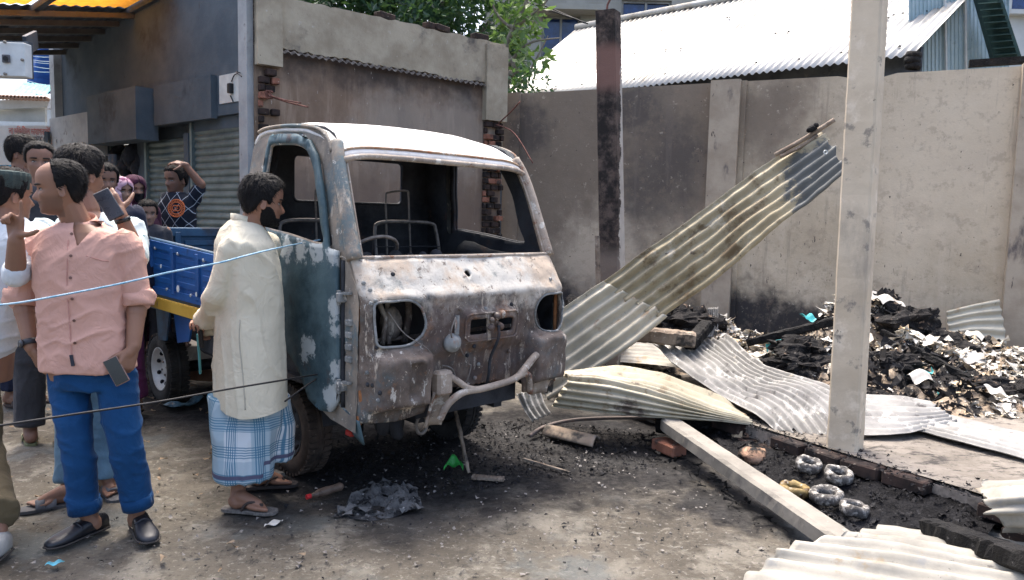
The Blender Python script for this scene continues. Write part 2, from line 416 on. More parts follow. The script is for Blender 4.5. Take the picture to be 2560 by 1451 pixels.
# ------------------------------------------------------------------ back wall
WA = V((-.164, 10.1, 0)); WB = V((4.95, 7.72, 0)); wd = (WB-WA).normalized(); wnrm = V((wd.y, -wd.x, 0))  # wnrm faces the camera
def onplane(u, v, P0, n):
    d = V(_ray(u, v)); o = V((0, 0, CAMZ)); return o+d*((V(P0)-o).dot(n)/d.dot(n))
def wall_s(u, v=500): return (onplane(u, v, WA, wnrm)-WA).dot(wd)
root = empty('boundary_wall', (WA+wd*3)); tag(root, 'long smoke-stained plastered boundary wall behind the collapsed sheets', 'wall')
def wl(u, v):       # pixel on the wall -> coordinates in the wall root's frame
    p = onplane(u, v, WA, wnrm)-root.location; return (p.x, p.y, p.z)
def m_wall():
    t = NT('smoked_plaster')
    c = t.mix(t.rng(t.noise(1.1, 8, .65), .35, .65), (.50, .415, .295), (.64, .545, .405))
    c = t.mix(t.math('MULTIPLY', t.rng(t.noise(2.4, 8, .7, off=6), .5, .66), .55), c, (.37, .30, .222))
    c = t.mix(t.math('MULTIPLY', t.rng(t.noise(5, 8, .7, (1, 1, .3), off=16), .54, .68), .35), c, (.66, .57, .44))
    def stain(c, bl, colr, amt):
        m = None
        for b in bl:
            k = t.blob(*b); m = k if m is None else t.math('MAXIMUM', m, k)
        return t.mix(t.math('MULTIPLY', m, amt), c, colr)
    c = stain(c, [(wl(1330, 420), 1.5, .3, 2, .55), (wl(1420, 600), 1.2, .3, 2, .5), (wl(1650, 330), 1.2, .3, 2, .5), (wl(1930, 300), .6, .5, 2, .8), (wl(1450, 330), 1.0, .3, 2, .5)], (.17, .135, .105), .84)
    c = stain(c, [(wl(1660, 440), .40, .6, 2.2, .9, (1, 1, .6)), (wl(1590, 510), .30, .6, 2.4, .8, (1, 1, .6)), (wl(1580, 270), .34, .4, 3, .6), (wl(1310, 330), .32, .45, 3, .6), (wl(1700, 400), .30, .5, 3.5, .7)], (.075, .068, .066), .70)
    c = stain(c, [(wl(1870, 850), .62, .35, 3, .35), (wl(1990, 860), .5, .35, 3, .35), (wl(1460, 830), .7, .4, 3, .4), (wl(1700, 860), .6, .4, 3, .4), (wl(2080, 900), .5, .4, 3, .4)], (.03, .03, .034), .96)
    c = stain(c, [(wl(2380, 350), .9, .3, 2, .7), (wl(1500, 640), .5, .4, 3, .6)], (.70, .60, .46), .6)
    c = t.mix(t.math('MULTIPLY', t.rng(t.noise(9, 8, .75, off=51), .52, .62), .32), c, (.27, .21, .155))
    c = t.mix(t.math('MULTIPLY', t.rng(t.noise(6, 7, .7, (1.5, 1.5, .10), off=61), .56, .64), .30), c, (.20, .165, .14))
    c = t.mix(t.math('MULTIPLY', t.rng(t.noise(13, 8, .75, off=71), .60, .66), .35), c, (.74, .65, .51))
    scr = t.math('MULTIPLY', t.rng(t.noise(22, 4, .6, (1.6, 1.6, .5), off=2, rot=(0, .5, 0)), .66, .69), t.blob(wl(2010, 660), .9, .3, 2, .5))
    c = t.mix(scr, c, (.10, .085, .075))
    c = t.mix(t.rng(t.noise(30, 3, .5, off=12), .72, .75), c, (.07, .06, .055))
    nb = t.bump(t.noise(3, 6, .6), .25, .05); nb = t.bump(t.noise(45, 7, .7), .4, .006, nb)
    return t.done(c, .9, nb, 0, .2)
M_wall = m_wall()
ztop = 3.13
s0, s1 = 0.0, 9.5
sn = wall_s(2135, 190)
mb = MB(); fnw = lambda s, z: WA+wd*s+V((0, 0, z))
cdt_panel([(s0, 0), (s1, 0), (s1, ztop), (sn+.42, ztop), (sn+.30, ztop-.03), (sn+.2, ztop-.08), (sn-.02, ztop-.09), (sn-.07, ztop-.02), (sn-.16, ztop), (s0, ztop)], [], .25, fnw, mb)
mb.build('plaster_face', M_wall, root, solid=-.14)
M_pil = layered('bare_pilaster', ((.34, .28, .21), (.46, .39, .30), 3), [dict(col=(.14, .12, .11), scale=4, lo=.54, hi=.68, stretch=(1, 1, .4)), dict(col=(.08, .07, .065), scale=18, lo=.66, hi=.7, stretch=(1, 1, .3))], .9)
for ul, w in ((1768, .33), (2526, .34)):
    s = wall_s(ul); c0 = WA+wd*s
    MB().prism([c0, c0+wd*w, c0+wd*w+wnrm*.11, c0+wnrm*.11], (0, 0, ztop+.012)).build('pilaster', M_pil, root)
    MB().prism([c0+wd*(w+.002), c0+wd*(w+.06), c0+wd*(w+.06)+wnrm*.035, c0+wd*(w+.002)+wnrm*.035], (0, 0, ztop+.004)).build('render_strip', M_wall, root)
s = wall_s(1260); c0 = WA+wd*s
MB().prism([c0, c0+wd*.22, c0+wd*.22+wnrm*.05, c0+wnrm*.05], (0, 0, ztop+.006)).build('pilaster', M_wall, root)

# ------------------------------------------------------------------ burnt side wall (brown) with beam, pilasters, exposed bricks
BL = at(640, 500, 7.7); BL.z = 0; BR = at(1250, 500, 9.75); BR.z = 0
bd = (BR-BL).normalized(); bn = V((bd.y, -bd.x, 0))
root = empty('burnt_side_wall', BL+bd*1.5); tag(root, 'scorched brown shop wall with grey beam and exposed bricks behind the truck', 'wall')
def bl_(u, v): p = onplane(u, v, BL, bn)-root.location; return (p.x, p.y, p.z)
def bs(u, v=300): return (onplane(u, v, BL, bn)-BL).dot(bd)
def bz(u, v): return onplane(u, v, BL, bn).z
def m_brown():
    t = NT('scorched_plaster')
    c = t.mix(t.rng(t.noise(1.3, 8, .68, (1, 1, .7)), .35, .66), (.19, .130, .090), (.30, .22, .158))
    c = t.mix(t.math('MULTIPLY', t.rng(t.noise(7, 7, .7, (1.2, 1.2, .16), off=4), .5, .66), .6), c, (.38, .29, .215))
    c = t.mix(t.math('MULTIPLY', t.rng(t.noise(3.4, 7, .65, (1, 1, .4), off=14), .54, .66), .7), c, (.12, .088, .072))
    m = None
    for b in ((bl_(1150, 340), .55, .4, 3, .5), (bl_(1000, 330), .5, .4, 3, .6)):
        k = t.blob(*b); m = k if m is None else t.math('MAXIMUM', m, k)
    c = t.mix(t.math('MULTIPLY', m, .5), c, (.36, .33, .28))
    z = t.sep()[2]; zz = t.math('ADD', z, t.rng(t.noise(4, 5, .6, off=7), .2, .8, -.22, .22, False))
    c = t.mix(t.math('MULTIPLY', t.rng(zz, 2.75, 3.15), .85), c, (.05, .042, .04))
    c = t.mix(t.math('MULTIPLY', t.rng(zz, 2.2, 1.7), .7), c, (.17, .132, .105))
    c = t.mix(t.rng(t.noise(26, 4, .6, (1, 1, .35), off=3), .69, .72), c, (.5, .46, .4))
    nb = t.bump(t.noise(50, 7, .7), .5, .006); nb = t.bump(t.noise(5, 6, .6), .25, .03, nb)
    return t.done(c, .92, nb, 0, .2)
M_brown = m_brown()
M_beam = layered('grey_render_beam', ((.30, .255, .185), (.46, .405, .305), 2.4), [dict(col=(.13, .115, .10), scale=2.2, lo=.54, hi=.7, detail=8), dict(col=(.5, .47, .4), scale=16, lo=.63, hi=.72), dict(col=(.05, .045, .045), scale=22, lo=.68, hi=.71, stretch=(1, 1, .4))], .9, ((6, .3, .03), (60, .4, .005)))
Lb = (BR-BL).length; zs = 3.17; zt = 3.70
cdt_panel([(0, 0), (Lb, 0), (Lb, zt-.03), (0, zt-.03)], [], .25, lambda s, z: BL+bd*s+V((0, 0, z)), MB()).build('plaster_face', M_brown, root, solid=.14)
up = []; n = 64                                   # beam with the ragged scar of the old corrugated roof along its lower edge
for i in range(n+1):
    s = Lb*i/n; up.append((s, zs+.012*math.sin(s*2*math.pi/.076)*(1-.5*i/n)+.012*float(fbm(np.array([[s*4, 0, 0]]), 3, 9)[0])-.02*math.exp(-((s-2.35)/.12)**2)))
tp = [(Lb*(n-i)/n, zt-.02+.014*float(fbm(np.array([[i*.5, 3, 0]]), 3, 4)[0])) for i in range(n+1)]
bm_ = MB(); P = [BL+bd*q[0]+bn*.004+V((0, 0, q[1])) for q in up+tp]
cdt_panel(up+tp, [], .12, lambda s, z: BL+bd*s+bn*.05+V((0, 0, z)), bm_); bm_.build('ring_beam', M_beam, root, solid=.20)
# corrugated strip stump under the beam
st = MB(); st.grid(lambda i, j: BL+bd*(.22+i*(Lb-.55))+bn*(.052+.03*j+.004*math.sin(i*190))+V((0, 0, zs-.012-.03*j+.011*math.sin(i*(Lb-.55)*2*math.pi/.076))), 320, 3)
st.build('roof_sheet_stump', layered('burnt_tin', ((.05, .045, .042), (.16, .14, .12), 9), [dict(col=(.35, .32, .28), scale=20, lo=.58, hi=.68)], .7), root, solid=.003)
sl_, sr_ = bs(700), bs(1205)
for s, w in ((0.0, sl_), (sr_, Lb-sr_+.02)):
    c0 = BL+bd*s
    for z0, z1, m in ((2.98, zt-.01, M_beam), (0, 2.0, M_brown)) if s == 0 else ((2.72, zt-.06, M_beam), (0, .9, M_brown)):
        MB().prism([c0+V((0, 0, z0)), c0+bd*w+V((0, 0, z0)), c0+bd*w+bn*.085+V((0, 0, z0)), c0+bn*.085+V((0, 0, z0))], (0, 0, z1-z0)).build('pilaster', m, root)
rnd = random.Random(11)
def brick_col(s, w, z0, z1, keep):
    z = z0; r = 0
    while z < z1:
        x = s-(.06 if r % 2 else 0.0)
        while x < s+w-.02:
            xa = max(x, s); xb = min(x+.118, s+w)
            if xb-xa > .035 and rnd.random() < keep:
                d = rnd.uniform(.02, .085); c0 = BL+bd*((xa+xb)/2)+bn*(d/2+.003); c0.z = z+.036
                MB().box(c0, (xb-xa-.012, d, .064), Matrix(((bd.x, bn.x, 0), (bd.y, bn.y, 0), (0, 0, 1))) @ Matrix.Rotation(rnd.uniform(-.06, .06), 3, 'Z'), .007).build('brick', rnd.choice([M_brick_soot, M_brick_soot, M_brick]), root)
            x += .125
        z += .078; r += 1
brick_col(sr_+.01, Lb-sr_-.01, .92, 2.70, .88)
brick_col(0.02, sl_-.04, 2.02, 2.95, .8)
# bricks left on the beam
for u, v, w in ((968, 38, 1), (1083, 68, .8), (1107, 78, 1), (1205, 92, .9)):
    s = bs(u, v); c0 = BL+bd*s-bn*.05; c0.z = zt+.03
    MB().box(c0, (.24*w, .115, .072), Matrix.Rotation(rnd.uniform(-.3, .3), 3, 'Z') @ Matrix(((bd.x, bn.x, 0), (bd.y, bn.y, 0), (0, 0, 1))), .008).build('loose_brick', M_brick_soot, root)
# twisted reinforcing rods sticking out
M_rod = layered('rusty_rod', ((.10, .045, .035), (.22, .10, .08), 20), [dict(col=(.35, .2, .18), scale=30, lo=.6, hi=.7)], .85, ((80, .5, .003),))
for u0, v0, y0, u1, v1, y1, nm in ((672, 240, 7.6, 770, 268, 7.1, 0), (665, 236, 7.6, 752, 258, 7.15, 0), (1245, 310, 9.6, 1300, 255, 9.3, 0), (1240, 312, 9.6, 1332, 408, 8.9, 1)):
    p0, p1 = at(u0, v0, y0), at(u1, v1, y1); mid = (p0+p1)/2+V((0, 0, .12 if nm else -.01))
    MB().tube(smooth_poly([p0, mid, p1], 6, False), .008, 6).build('reinforcing_rod', M_rod, root, smooth=True)
p = at(673, 237, 7.55)
MB().tube([p+V((.03*math.cos(a*1.3)*(1+.3*math.sin(a*3)), .02*math.sin(a), .035*math.sin(a*1.1+.5))) for a in np.linspace(0, 19, 70)], .006, 5).build('rod_tie', M_rod, root, smooth=True)

# ------------------------------------------------------------------ shop building on the left with rolling shutters
FC = at(628, 500, 7.72); FC.z = 0; fd = V((-.767, .641, 0)).normalized(); fn_ = V((-fd.y, fd.x, 0))
if fn_.y > 0: fn_ = -fn_
def fs(u, v=400): return (onplane(u, v, FC, fn_)-FC).dot(fd)
def fz(u, v): return onplane(u, v, FC, fn_).z
M_fac = layered('grey_blue_plaster', ((.062, .084, .104), (.105, .130, .150), 1.2), [dict(col=(.05, .06, .07), scale=1.6, lo=.55, hi=.72, detail=8), dict(col=(.13, .12, .11), scale=1.1, lo=.64, hi=.74, stretch=(1, 1, .25)), dict(col=(.06, .06, .06), scale=9, lo=.66, hi=.72, stretch=(1, 1, .3))], .9, ((40, .35, .006), (4, .2, .03)))
M_cream = layered('pale_limewash', ((.30, .315, .32), (.42, .435, .43), 3), [dict(col=(.24, .23, .22), scale=4, lo=.58, hi=.72), dict(col=(.12, .11, .105), scale=7, lo=.66, hi=.74)], .9, ((40, .35, .006),))
M_shut = layered('shutter_steel', ((.11, .145, .145), (.18, .225, .215), 4), [dict(col=(.08, .09, .09), scale=3, lo=.56, hi=.72)], .5, ((30, .2, .004),), metal=.35, spec=.4)
root = empty('shop_building', FC+fd*2.5); tag(root, 'dark grey plastered shop building with rolling steel shutters', 'building')
zl = 2.52; ztf = 5.0
s_end = fs(160)
def fbox(s0, s1, z0, z1, d0, d1, name, m, bev=0): # box on the facade: d0..d1 metres in front of its plane
    c0 = FC+fd*s0
    q = MB(); q.prism([c0+fn_*d0+V((0, 0, z0)), c0+fd*(s1-s0)+fn_*d0+V((0, 0, z0)), c0+fd*(s1-s0)+fn_*d1+V((0, 0, z0)), c0+fn_*d1+V((0, 0, z0))], (0, 0, z1-z0))
    return q.build(name, m, root, bevel=bev)
sB1, sB2, sB3, sB4 = fs(470), fs(455), fs(342), fs(325)
fbox(.14, s_end, zl, ztf, -.3, 0, 'wall', M_fac)
fbox(-.02, .139, 0, ztf, -.3, .045, 'corner_pillar', M_cream)
fbox(sB1, s_end, zl-.14, zl-.002, -.3, -.22, 'lintel', M_fac)
def shutter(s0, s1, z0, z1, d):
    n = int((z1-z0)/.078)
    fr = fbox(s0-.001, s0+.05, z0, z1, d-.02, d+.05, 'guide_rail', M_shut); fbox(s1-.05, s1+.001, z0, z1, d-.02, d+.05, 'guide_rail', M_shut)
    for i in range(n):
        za = z0+i*.078; pr = []
        for k in range(7):
            t = k/6; pr.append((d+.018*math.sin(math.pi*min(1, t*1.15)) if t < .87 else d-.004, za+.078*t))
        c0 = FC+fd*(s0+.05); L = s1-s0-.1
        q = MB(); q.add([c0+fn_*x+V((0, 0, z)) for x, z in pr]+[c0+fd*L+fn_*x+V((0, 0, z)) for x, z in pr], [(k, k+1, k+8, k+7) for k in range(6)])
        q.build('shutter_slat', M_shut, root, solid=.003)
shutter(.16, sB1+.02, .25, zl-.03, -.08)
fbox(sB1+.03, sB2, .25, zl-.14, -.3, -.02, 'pier', M_fac)
fbox(.15, sB1+.02, zl-.13, zl-.003, -.28, -.055, 'shutter_head', M_fac)
shutter(sB2+.01, sB3, .25, zl-.16, -.14)
MB().lathe([(.05, 0), (.05, zl-.6)], FC+fd*(sB3+.09)+fn_*.25+V((0, 0, .25)), n=12).build('pipe_column', M_fac, root, smooth=True)
fbox(sB3+.01, sB4+.1, .25, zl-.14, -.3, -.1, 'pier', M_fac)
# protruding shutter housings
fbox(fs(545), fs(402), zl-.03, zl+.42, .002, .07, 'shutter_housing', M_fac)
hz = fz(330, 300)
fbox(fs(398), fs(275), zl-.2, zl+.40, .002, .26, 'shutter_housing', M_fac)
fbox(fs(270), fs(170), zl-.32, zl+.22, .002, .22, 'shutter_housing', M_cream)
# open dark bay with goods hanging in it
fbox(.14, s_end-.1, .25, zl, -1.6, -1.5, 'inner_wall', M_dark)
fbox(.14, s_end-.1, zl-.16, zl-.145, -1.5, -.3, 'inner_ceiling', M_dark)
fbox(fs(232), fs(225), .25, zl-.14, -.25, -.15, 'door_post', M_fac)
shutter(fs(322), fs(245), 2.02, zl-.14, -.2)
fbox(fs(222), s_end, .25, zl-.14, -.28, -.2, 'pale_panel', M_cream)
fbox(s_end-.02, s_end+.14, 0, ztf-.2, -.3, .10, 'corner_pillar', M_cream)
fbox(-.3, s_end+.2, .0, .25, -1.7, 1.75, 'veranda', M_conc)
# clean square with meter box and cables at the corner
s0_, s1_ = fs(612), fs(553)
fbox(max(.15, s0_), s1_, fz(583, 256), fz(583, 184), .002, .012, 'whitewashed_patch', plain('whitewash', (.55, .57, .54), .85, var=.1))
c0 = FC+fd*fs(585)+fn_*.03; c0.z = fz(585, 222)
mbx = MB(); mbx.box(c0, (.06, .05, .10), Matrix(((fd.x, fn_.x, 0), (fd.y, fn_.y, 0), (0, 0, 1))), .006); mbx.build('switch_box', plain('black_plastic', (.02, .02, .022), .4, bump=0), root)
M_cable = plain('black_cable', (.02, .02, .022), .55, bump=0)
for pts in ([(583, 205, .02), (592, 190, .03), (600, 186, .03)], [(606, 186, .02), (605, 220, .02), (606, 256, .02)], [(610, 186, .02), (611, 230, .03), (608, 262, .02)], [(612, 185, .05), (625, 186, .15), (650, 200, .2)], [(580, 240, .02), (588, 255, .025)]):
    P = []
    for u, v, d in pts: q = onplane(u, v, FC, fn_)+fn_*d; P.append(q)
    MB().tube(smooth_poly(P, 5, False), .006, 5).build('cable', M_cable, root, smooth=True)
M_cloth_d = plain('dark_goods', (.03, .032, .04), .9, var=.4, scale=14)
rnd = random.Random(5)
for i in range(7):
    u = rnd.uniform(243, 325); v = rnd.uniform(345, 380); q = onplane(u, v, FC, fn_)-fn_*.12
    pts = [q+V((rnd.uniform(-.1, .1), rnd.uniform(-.04, .04), -.02-.11*k)) for k in range(4)]
    MB().tube(smooth_poly(pts, 4, False), [.03+.05*math.sin(math.pi*k/12) for k in range(13)], 8).build('hanging_bag', M_cloth_d, root, smooth=True)

# ------------------------------------------------------------------ tin canopy over the street, left
root = empty('tin_canopy', FC+fd*3+V((0, 0, 3.9))); tag(root, 'dark corrugated tin canopy on beams with yellow translucent panels', 'canopy')
ca = onplane(385, 0, FC, fn_); cb = onplane(160, 122, FC, fn_)
zc0, zc1 = ca.z, cb.z; sa_, sb_ = fs(385, 0), fs(160, 122)
M_tin_dark = layered('sooty_tin', ((.04, .05, .065), (.09, .105, .125), 3), [dict(col=(.15, .15, .15), scale=7, lo=.6, hi=.72)], .6, metal=.2)
t = NT('yellow_fibreglass'); nz = t.noise(3, 6, .6, (1, 8, 1)); 
yc = t.mix(nz, (.75, .42, .10), (.95, .66, .25)); t.setin(t.b, 'Base Color', yc); t.b.inputs['Roughness'].default_value = .5
tr_ = t.n('ShaderNodeBsdfTranslucent'); t.l(yc, tr_.inputs[0]); ms = t.n('ShaderNodeMixShader'); ms.inputs[0].default_value = .8
t.l(t.b.outputs[0], ms.inputs[1]); t.l(tr_.outputs[0], ms.inputs[2]); t.l(ms.outputs[0], t.t.nodes['Material Output'].inputs[0]); M_yel = t.m
def cpt(s, o, dz=0): # s along the facade, o outwards
    f = (s-sa_)/(sb_-sa_); return FC+fd*s+fn_*o+V((0, 0, zc0+(zc1-zc0)*f-.19*o+dz))
OUT = 5.2; s_y0 = fs(338, 27)
panels = [(.06, 1.0), (1.12, 2.25), (2.4, 3.6), (3.75, 5.1)]
tn = MB(); tn.grid(lambda i, j: cpt(s_y0+.12+i*(sb_-s_y0-.12), -.0+j*OUT, .05+.009*math.sin(j*OUT*2*math.pi/.12)), 12, 260); tn.build('tin_sheet', M_tin_dark, root, solid=.002)
for o0, o1 in panels:
    y = MB(); y.grid(lambda i, j: cpt(s_y0-.95+i*1.03, o0+j*(o1-o0), .05+.008*math.sin((o0+j*(o1-o0))*2*math.pi/.12)), 4, 60); y.build('translucent_panel', M_yel, root, solid=.002)
for o in (.02, 1.06, 2.32, 3.68, 5.15): MB().beam(cpt(s_y0-1.0, o, .0), cpt(sb_, o, .0), .06, .07).build('rafter', M_tin_dark, root)
for k, s in enumerate(np.linspace(s_y0+.05, sb_-.05, 6)): MB().beam(cpt(s, 0, -.06), cpt(s, OUT, -.06), .07, .06).build('purlin', plain('dusty_steel', (.12, .11, .10), .7), root)
p = cpt(s_y0-.98, OUT-.1, 0); MB().beam((p.x, p.y, 0), p, .1, .1).build('canopy_post', M_tin_dark, root)
p = cpt(sb_, OUT-.1, 0); MB().beam((p.x, p.y, 0), p, .1, .1).build('canopy_post', M_tin_dark, root)

# white metal box hanging at the left edge
root = empty('signal_box', at(20, 190, 6.4)); tag(root, 'white metal box with a dark round socket hanging at upper left', 'box')
M_wm = plain('white_paint', (.62, .66, .66), .55, var=.08)
P = [at(-160, 100, 6.4), at(60, 107, 6.4), at(63, 192, 6.4), at(-160, 186, 6.4)]
MB().prism(P, (.0, .10, .0)).build('housing', M_wm, root, bevel=.006)
MB().prism([at(-158, 98, 6.52), at(70, 104, 6.52), at(74, 196, 6.52), at(-158, 190, 6.52)], (0, .06, 0)).build('back_plate', M_tin_dark, root)
c0 = at(15, 147, 6.385); MB().box(c0, (.06, .02, .065), None, .004).build('socket', plain('grey_plastic', (.12, .12, .13), .5, bump=0), root)
MB().lathe([(.012, 0), (.02, 0), (.02, .012), (.012, .012)], at(15, 147, 6.375), (0, -1, 0), 16).build('socket_ring', M_cable, root)
for u, v in ((14, 106), (58, 151), (15, 186)): MB().lathe([(.001, 0), (.012, .004), (.012, .02), (.006, .026)], at(u, v, 6.395), (0, -1, 0), 10).build('bolt', M_conc, root)
MB().beam(at(-150, 100, 6.7), at(-150, -60, 6.7), .05, .05).build('hanger', M_tin_dark, root)
MB().beam(at(62, 115, 6.75), at(90, 100, 7.2), .03, .16).build('bracket', M_tin_dark, root)

# ------------------------------------------------------------------ far left: neighbour house, blue tarpaulin, diagnostic-centre board
root = empty('neighbour_house', on(60, 700)); root.location = (at(40, 400, 13).x, 13, 0); tag(root, 'pale house with teal and tiled roof beyond the shops', 'house')
M_pale = layered('beige_wall', ((.36, .35, .31), (.46, .45, .41), 2), [dict(col=(.25, .23, .2), scale=3, lo=.58, hi=.72)], .9)
W = lambda u, v, y: at(u, v, y)
q = MB(); q.prism([W(-260, 262, 13), W(113, 262, 13), W(113, 800, 13), W(-260, 800, 13)], (0, .4, 0)); q.build('wall', M_pale, root)
q = MB(); q.prism([W(-260, 298, 12.7), W(114, 306, 12.7), W(114, 318, 12.7), W(-260, 312, 12.7)], (0, .28, 0)); q.build('ledge', M_wm, root)
q = MB(); q.prism([W(-260, 262, 12.85), W(118, 246, 12.85), W(116, 268, 12.85), W(-260, 285, 12.85)], (0, .1, 0)); q.build('eave_board', M_pale, root)
M_teal = layered('teal_sheet', ((.12, .42, .38), (.22, .58, .52), 3), [dict(col=(.04, .16, .16), scale=9, lo=.6, hi=.7)], .6)
def tealf(i, j):
    a = W(25, 232, 12.9).lerp(W(62, 208, 14.2), j); b = W(118, 240, 12.9).lerp(W(136, 216, 14.2), j); p = a.lerp(b, i)
    return p+V((0, 0, .03*abs(((i*7+j*.0) % 1)-.5)+.025*((j*3) % 1)))
q = MB(); q.grid(tealf, 43, 13); q.build('teal_roof', M_teal, root)
for i in range(14):
    p = W(-6+i*9.4, 244+i*.35, 12.75); MB().lathe([(.03, 0), (.034, .004), (.034, .09), (.022, .1), (.02, .04)], p+V((0, .05, 0)), (0, -1, .15), 10).build('roof_tile', plain('terracotta_tile', (.38, .24, .17), .85), root)
q = MB(); q.prism([W(117, 272, 12.4), W(150, 272, 12.4), W(150, 214, 12.9), W(138, 214, 12.9)], (0, .06, 0)); q.build('lean_to_roof', M_tin_dark, root)
q = MB(); q.prism([W(118, 275, 12.6), W(152, 275, 12.6), W(152, 318, 12.6), W(118, 318, 12.6)], (0, .05, 0)); q.build('white_panel', M_wm, root)
t = NT('blue_tarp'); c = t.mix(t.rng(t.noise(2, 5, .6, (1, 1, 4)), .35, .65), (.012, .05, .20), (.02, .10, .36)); nb = t.bump(t.noise(3, 5, .6, (1, 1, 5)), .7, .05)
M_tarp = t.done(c, .5, nb)
q = MB(); q.grid(lambda i, j: W(60+i*110, 110+j*125, 15)+V((0, .12*math.sin(i*9+j*3), .03*math.sin(i*14))), 30, 16)
o = q.build('blue_tarpaulin', M_tarp, smooth=True, solid=.004); tag(o, 'deep blue tarpaulin hung behind the neighbouring roofs', 'tarpaulin')
for k, (v0, v1) in enumerate(((137, 140), (146, 152), (150, 158), (160, 172), (175, 177), (200, 214))):
    pts = [W(60+100*i/8, v0+(v1-v0)*i/8+5*math.sin(math.pi*i/8), 14) for i in range(9)]
    tag(MB().tube(pts, .006, 5).build('overhead_wire', plain('pale_wire', (.5, .55, .6), .5, bump=0)), ('topmost', 'second from top', 'third from top', 'fourth from top', 'second lowest', 'lowest')[k]+' pale overhead wire crossing the blue tarpaulin', 'wire', 'overhead wires by the tarpaulin')

def m_board():
    t = NT('printed_board')
    uv = t.attr('pat')['Vector']; x, y, z = t.sep(uv)
    c = t.mix(t.rng(t.noise(5, 4, .6), .3, .7), (.60, .63, .62), (.70, .72, .71))
    def band(lo, hi, src): return t.math('MULTIPLY', t.rng(src, lo, lo+.004, smooth=False), t.rng(src, hi-.004, hi, 1, 0, smooth=False))
    def bandx(lo, hi): return t.math('MULTIPLY', t.rng(x, lo, lo+.004, smooth=False), t.rng(x, hi-.004, hi, 1, 0, smooth=False))
    for x0, x1, y0, y1, cc in ((0, .93, .30, .335, (.02, .33, .55)), (0, .93, .255, .27, (.02, .33, .55)), (.0, .4, .20, .205, (.1, .2, .3))):
        c = t.mix(t.math('MULTIPLY', band(y0, y1, y), bandx(x0, x1)), c, cc)
    ln = t.rng(t.noise(60, 2, .5, (.35, 1, 4.0)), .52, .56)
    c = t.mix(t.math('MULTIPLY', t.math('MULTIPLY', ln, t.rng(y, .02, .24, 1, 1)), t.rng(y, .27, .25)), c, (.25, .3, .34))
    return t.done(c, .5, None)
root = empty('signboard', (at(60, 420, 10.6).x, 10.6, 0)); tag(root, 'white diagnostic centre signboard with black lettering and blue bars', 'signboard')
q = MB(); c00, c10, c01 = W(-120, 470, 10.6), W(160, 470, 10.6), W(-120, 318, 10.6)
sbw = (c10-c00).length; sbh = 152*10.6/FPX
q.prism([c00, c10, c10+V((0, 0, sbh)), c00+V((0, 0, sbh))], (0, .04, 0)); sb = q.build('board', m_board(), root)
at_ = sb.data.attributes.new('pat', 'FLOAT_VECTOR', 'POINT')
inv_ = parent_matrix(root)
at_.data.foreach_set('vector', np.array([((inv_@v.co-c00).x/sbw, (inv_@v.co-c00).z, 0) for v in sb.data.vertices]).ravel())
MB().beam(W(118, 330, 10.55), W(121, 480, 10.55), .06, .05).build('board_post', M_fac, root)
for u in (-100, 150): p = W(u, 460, 10.66); MB().beam((p.x, p.y, 0), p, .06, .06).build('board_leg', M_fac, root)
def text(body, name, loc, size, mat, parent, rot=(R(90), 0, 0), ext=.002, sx=1.0, align='LEFT'):
    cu = bpy.data.curves.new(name, 'FONT'); cu.body = body; cu.size = size; cu.extrude = ext; cu.align_x = align; cu.resolution_u = 2
    tmp = bpy.data.objects.new(name, cu); col.objects.link(tmp)
    dg = bpy.context.evaluated_depsgraph_get(); me = bpy.data.meshes.new_from_object(tmp.evaluated_get(dg)); bpy.data.objects.remove(tmp)
    me.materials.clear(); o = link(name, me, mat, parent)
    o.location = V(loc)-(parent.location if parent else V()); o.rotation_euler = rot; o.scale = (sx, 1, 1); return o
M_ink = plain('black_ink', (.03, .035, .05), .6, bump=0, var=0); M_redink = plain('red_ink', (.5, .2, .18), .6, bump=0, var=0)
text('ILA DIGITAL DIAGNOSTIC CENTER', 'lettering', W(18, 353, 10.59), .105, M_ink, root, sx=.40, ext=.003)
text('লা ডিজিটাল ডায়াগনস্টিক সেন্টার', 'lettering', W(22, 336, 10.59), .13, M_redink, root, sx=.45, ext=.003)
M_card = plain('white_card', (.62, .64, .63), .6, var=.06)
q = MB(); q.prism([W(136, 346, 10.45), W(163, 346, 10.45), W(166, 410, 10.45), W(136, 410, 10.45)], (0, .03, 0)); q.build('side_panel', M_card, root)
text('8000', 'lettering', W(141, 358, 10.44), .075, M_ink, root, sx=.6)

# ------------------------------------------------------------------ white tin-roofed shed behind the wall
M_zinc = layered('bright_zinc', ((.38, .375, .35), (.50, .495, .465), 2), [dict(col=(.27, .25, .21), scale=1.2, lo=.54, hi=.70, stretch=(1, 1, 1)), dict(col=(.2, .18, .15), scale=14, lo=.68, hi=.72)], .42, ((4, .15, .02),), metal=.25, spec=.5)
ev0, ev1 = V((-.2, 12.35, 0)), V((4.84, 9.1, 0))
def level(u, v, z): # point of a horizontal plane seen at a pixel
    return on(u, v, z)
zev = 3.58
e0, e1 = level(1215, 262, zev), level(2282, 138, zev)
ed = (e1-e0).normalized(); ep = V((-ed.y, ed.x, 0))
best = None
for w in np.linspace(1.5, 5, 141):
    for dz in np.linspace(.5, 3.2, 109):
        p = np.array(e0+ep*w+V((0, 0, dz)))-[0, 0, CAMZ]; c = p@cF; u = 1280+FPX*(p@cR)/c; v = 725.5-FPX*(p@cU)/c
        e = (u-1440)**2+(v-74)**2
        if best is None or e < best[0]: best = (e, w, dz)
_, rw, rdz = best
root = empty('tin_shed', (e0+e1)/2-V((0, 0, zev))); tag(root, 'white corrugated tin roofed shed behind the boundary wall', 'shed')
Le = (e1-e0).length
def roof(i, j, dz=0.0):
    s = i*Le + (i*.55)*j; amp = .016
    return e0+ed*s+ep*(rw*j)+V((0, 0, rdz*j+amp*math.sin(i*Le*2*math.pi/.105)+dz))
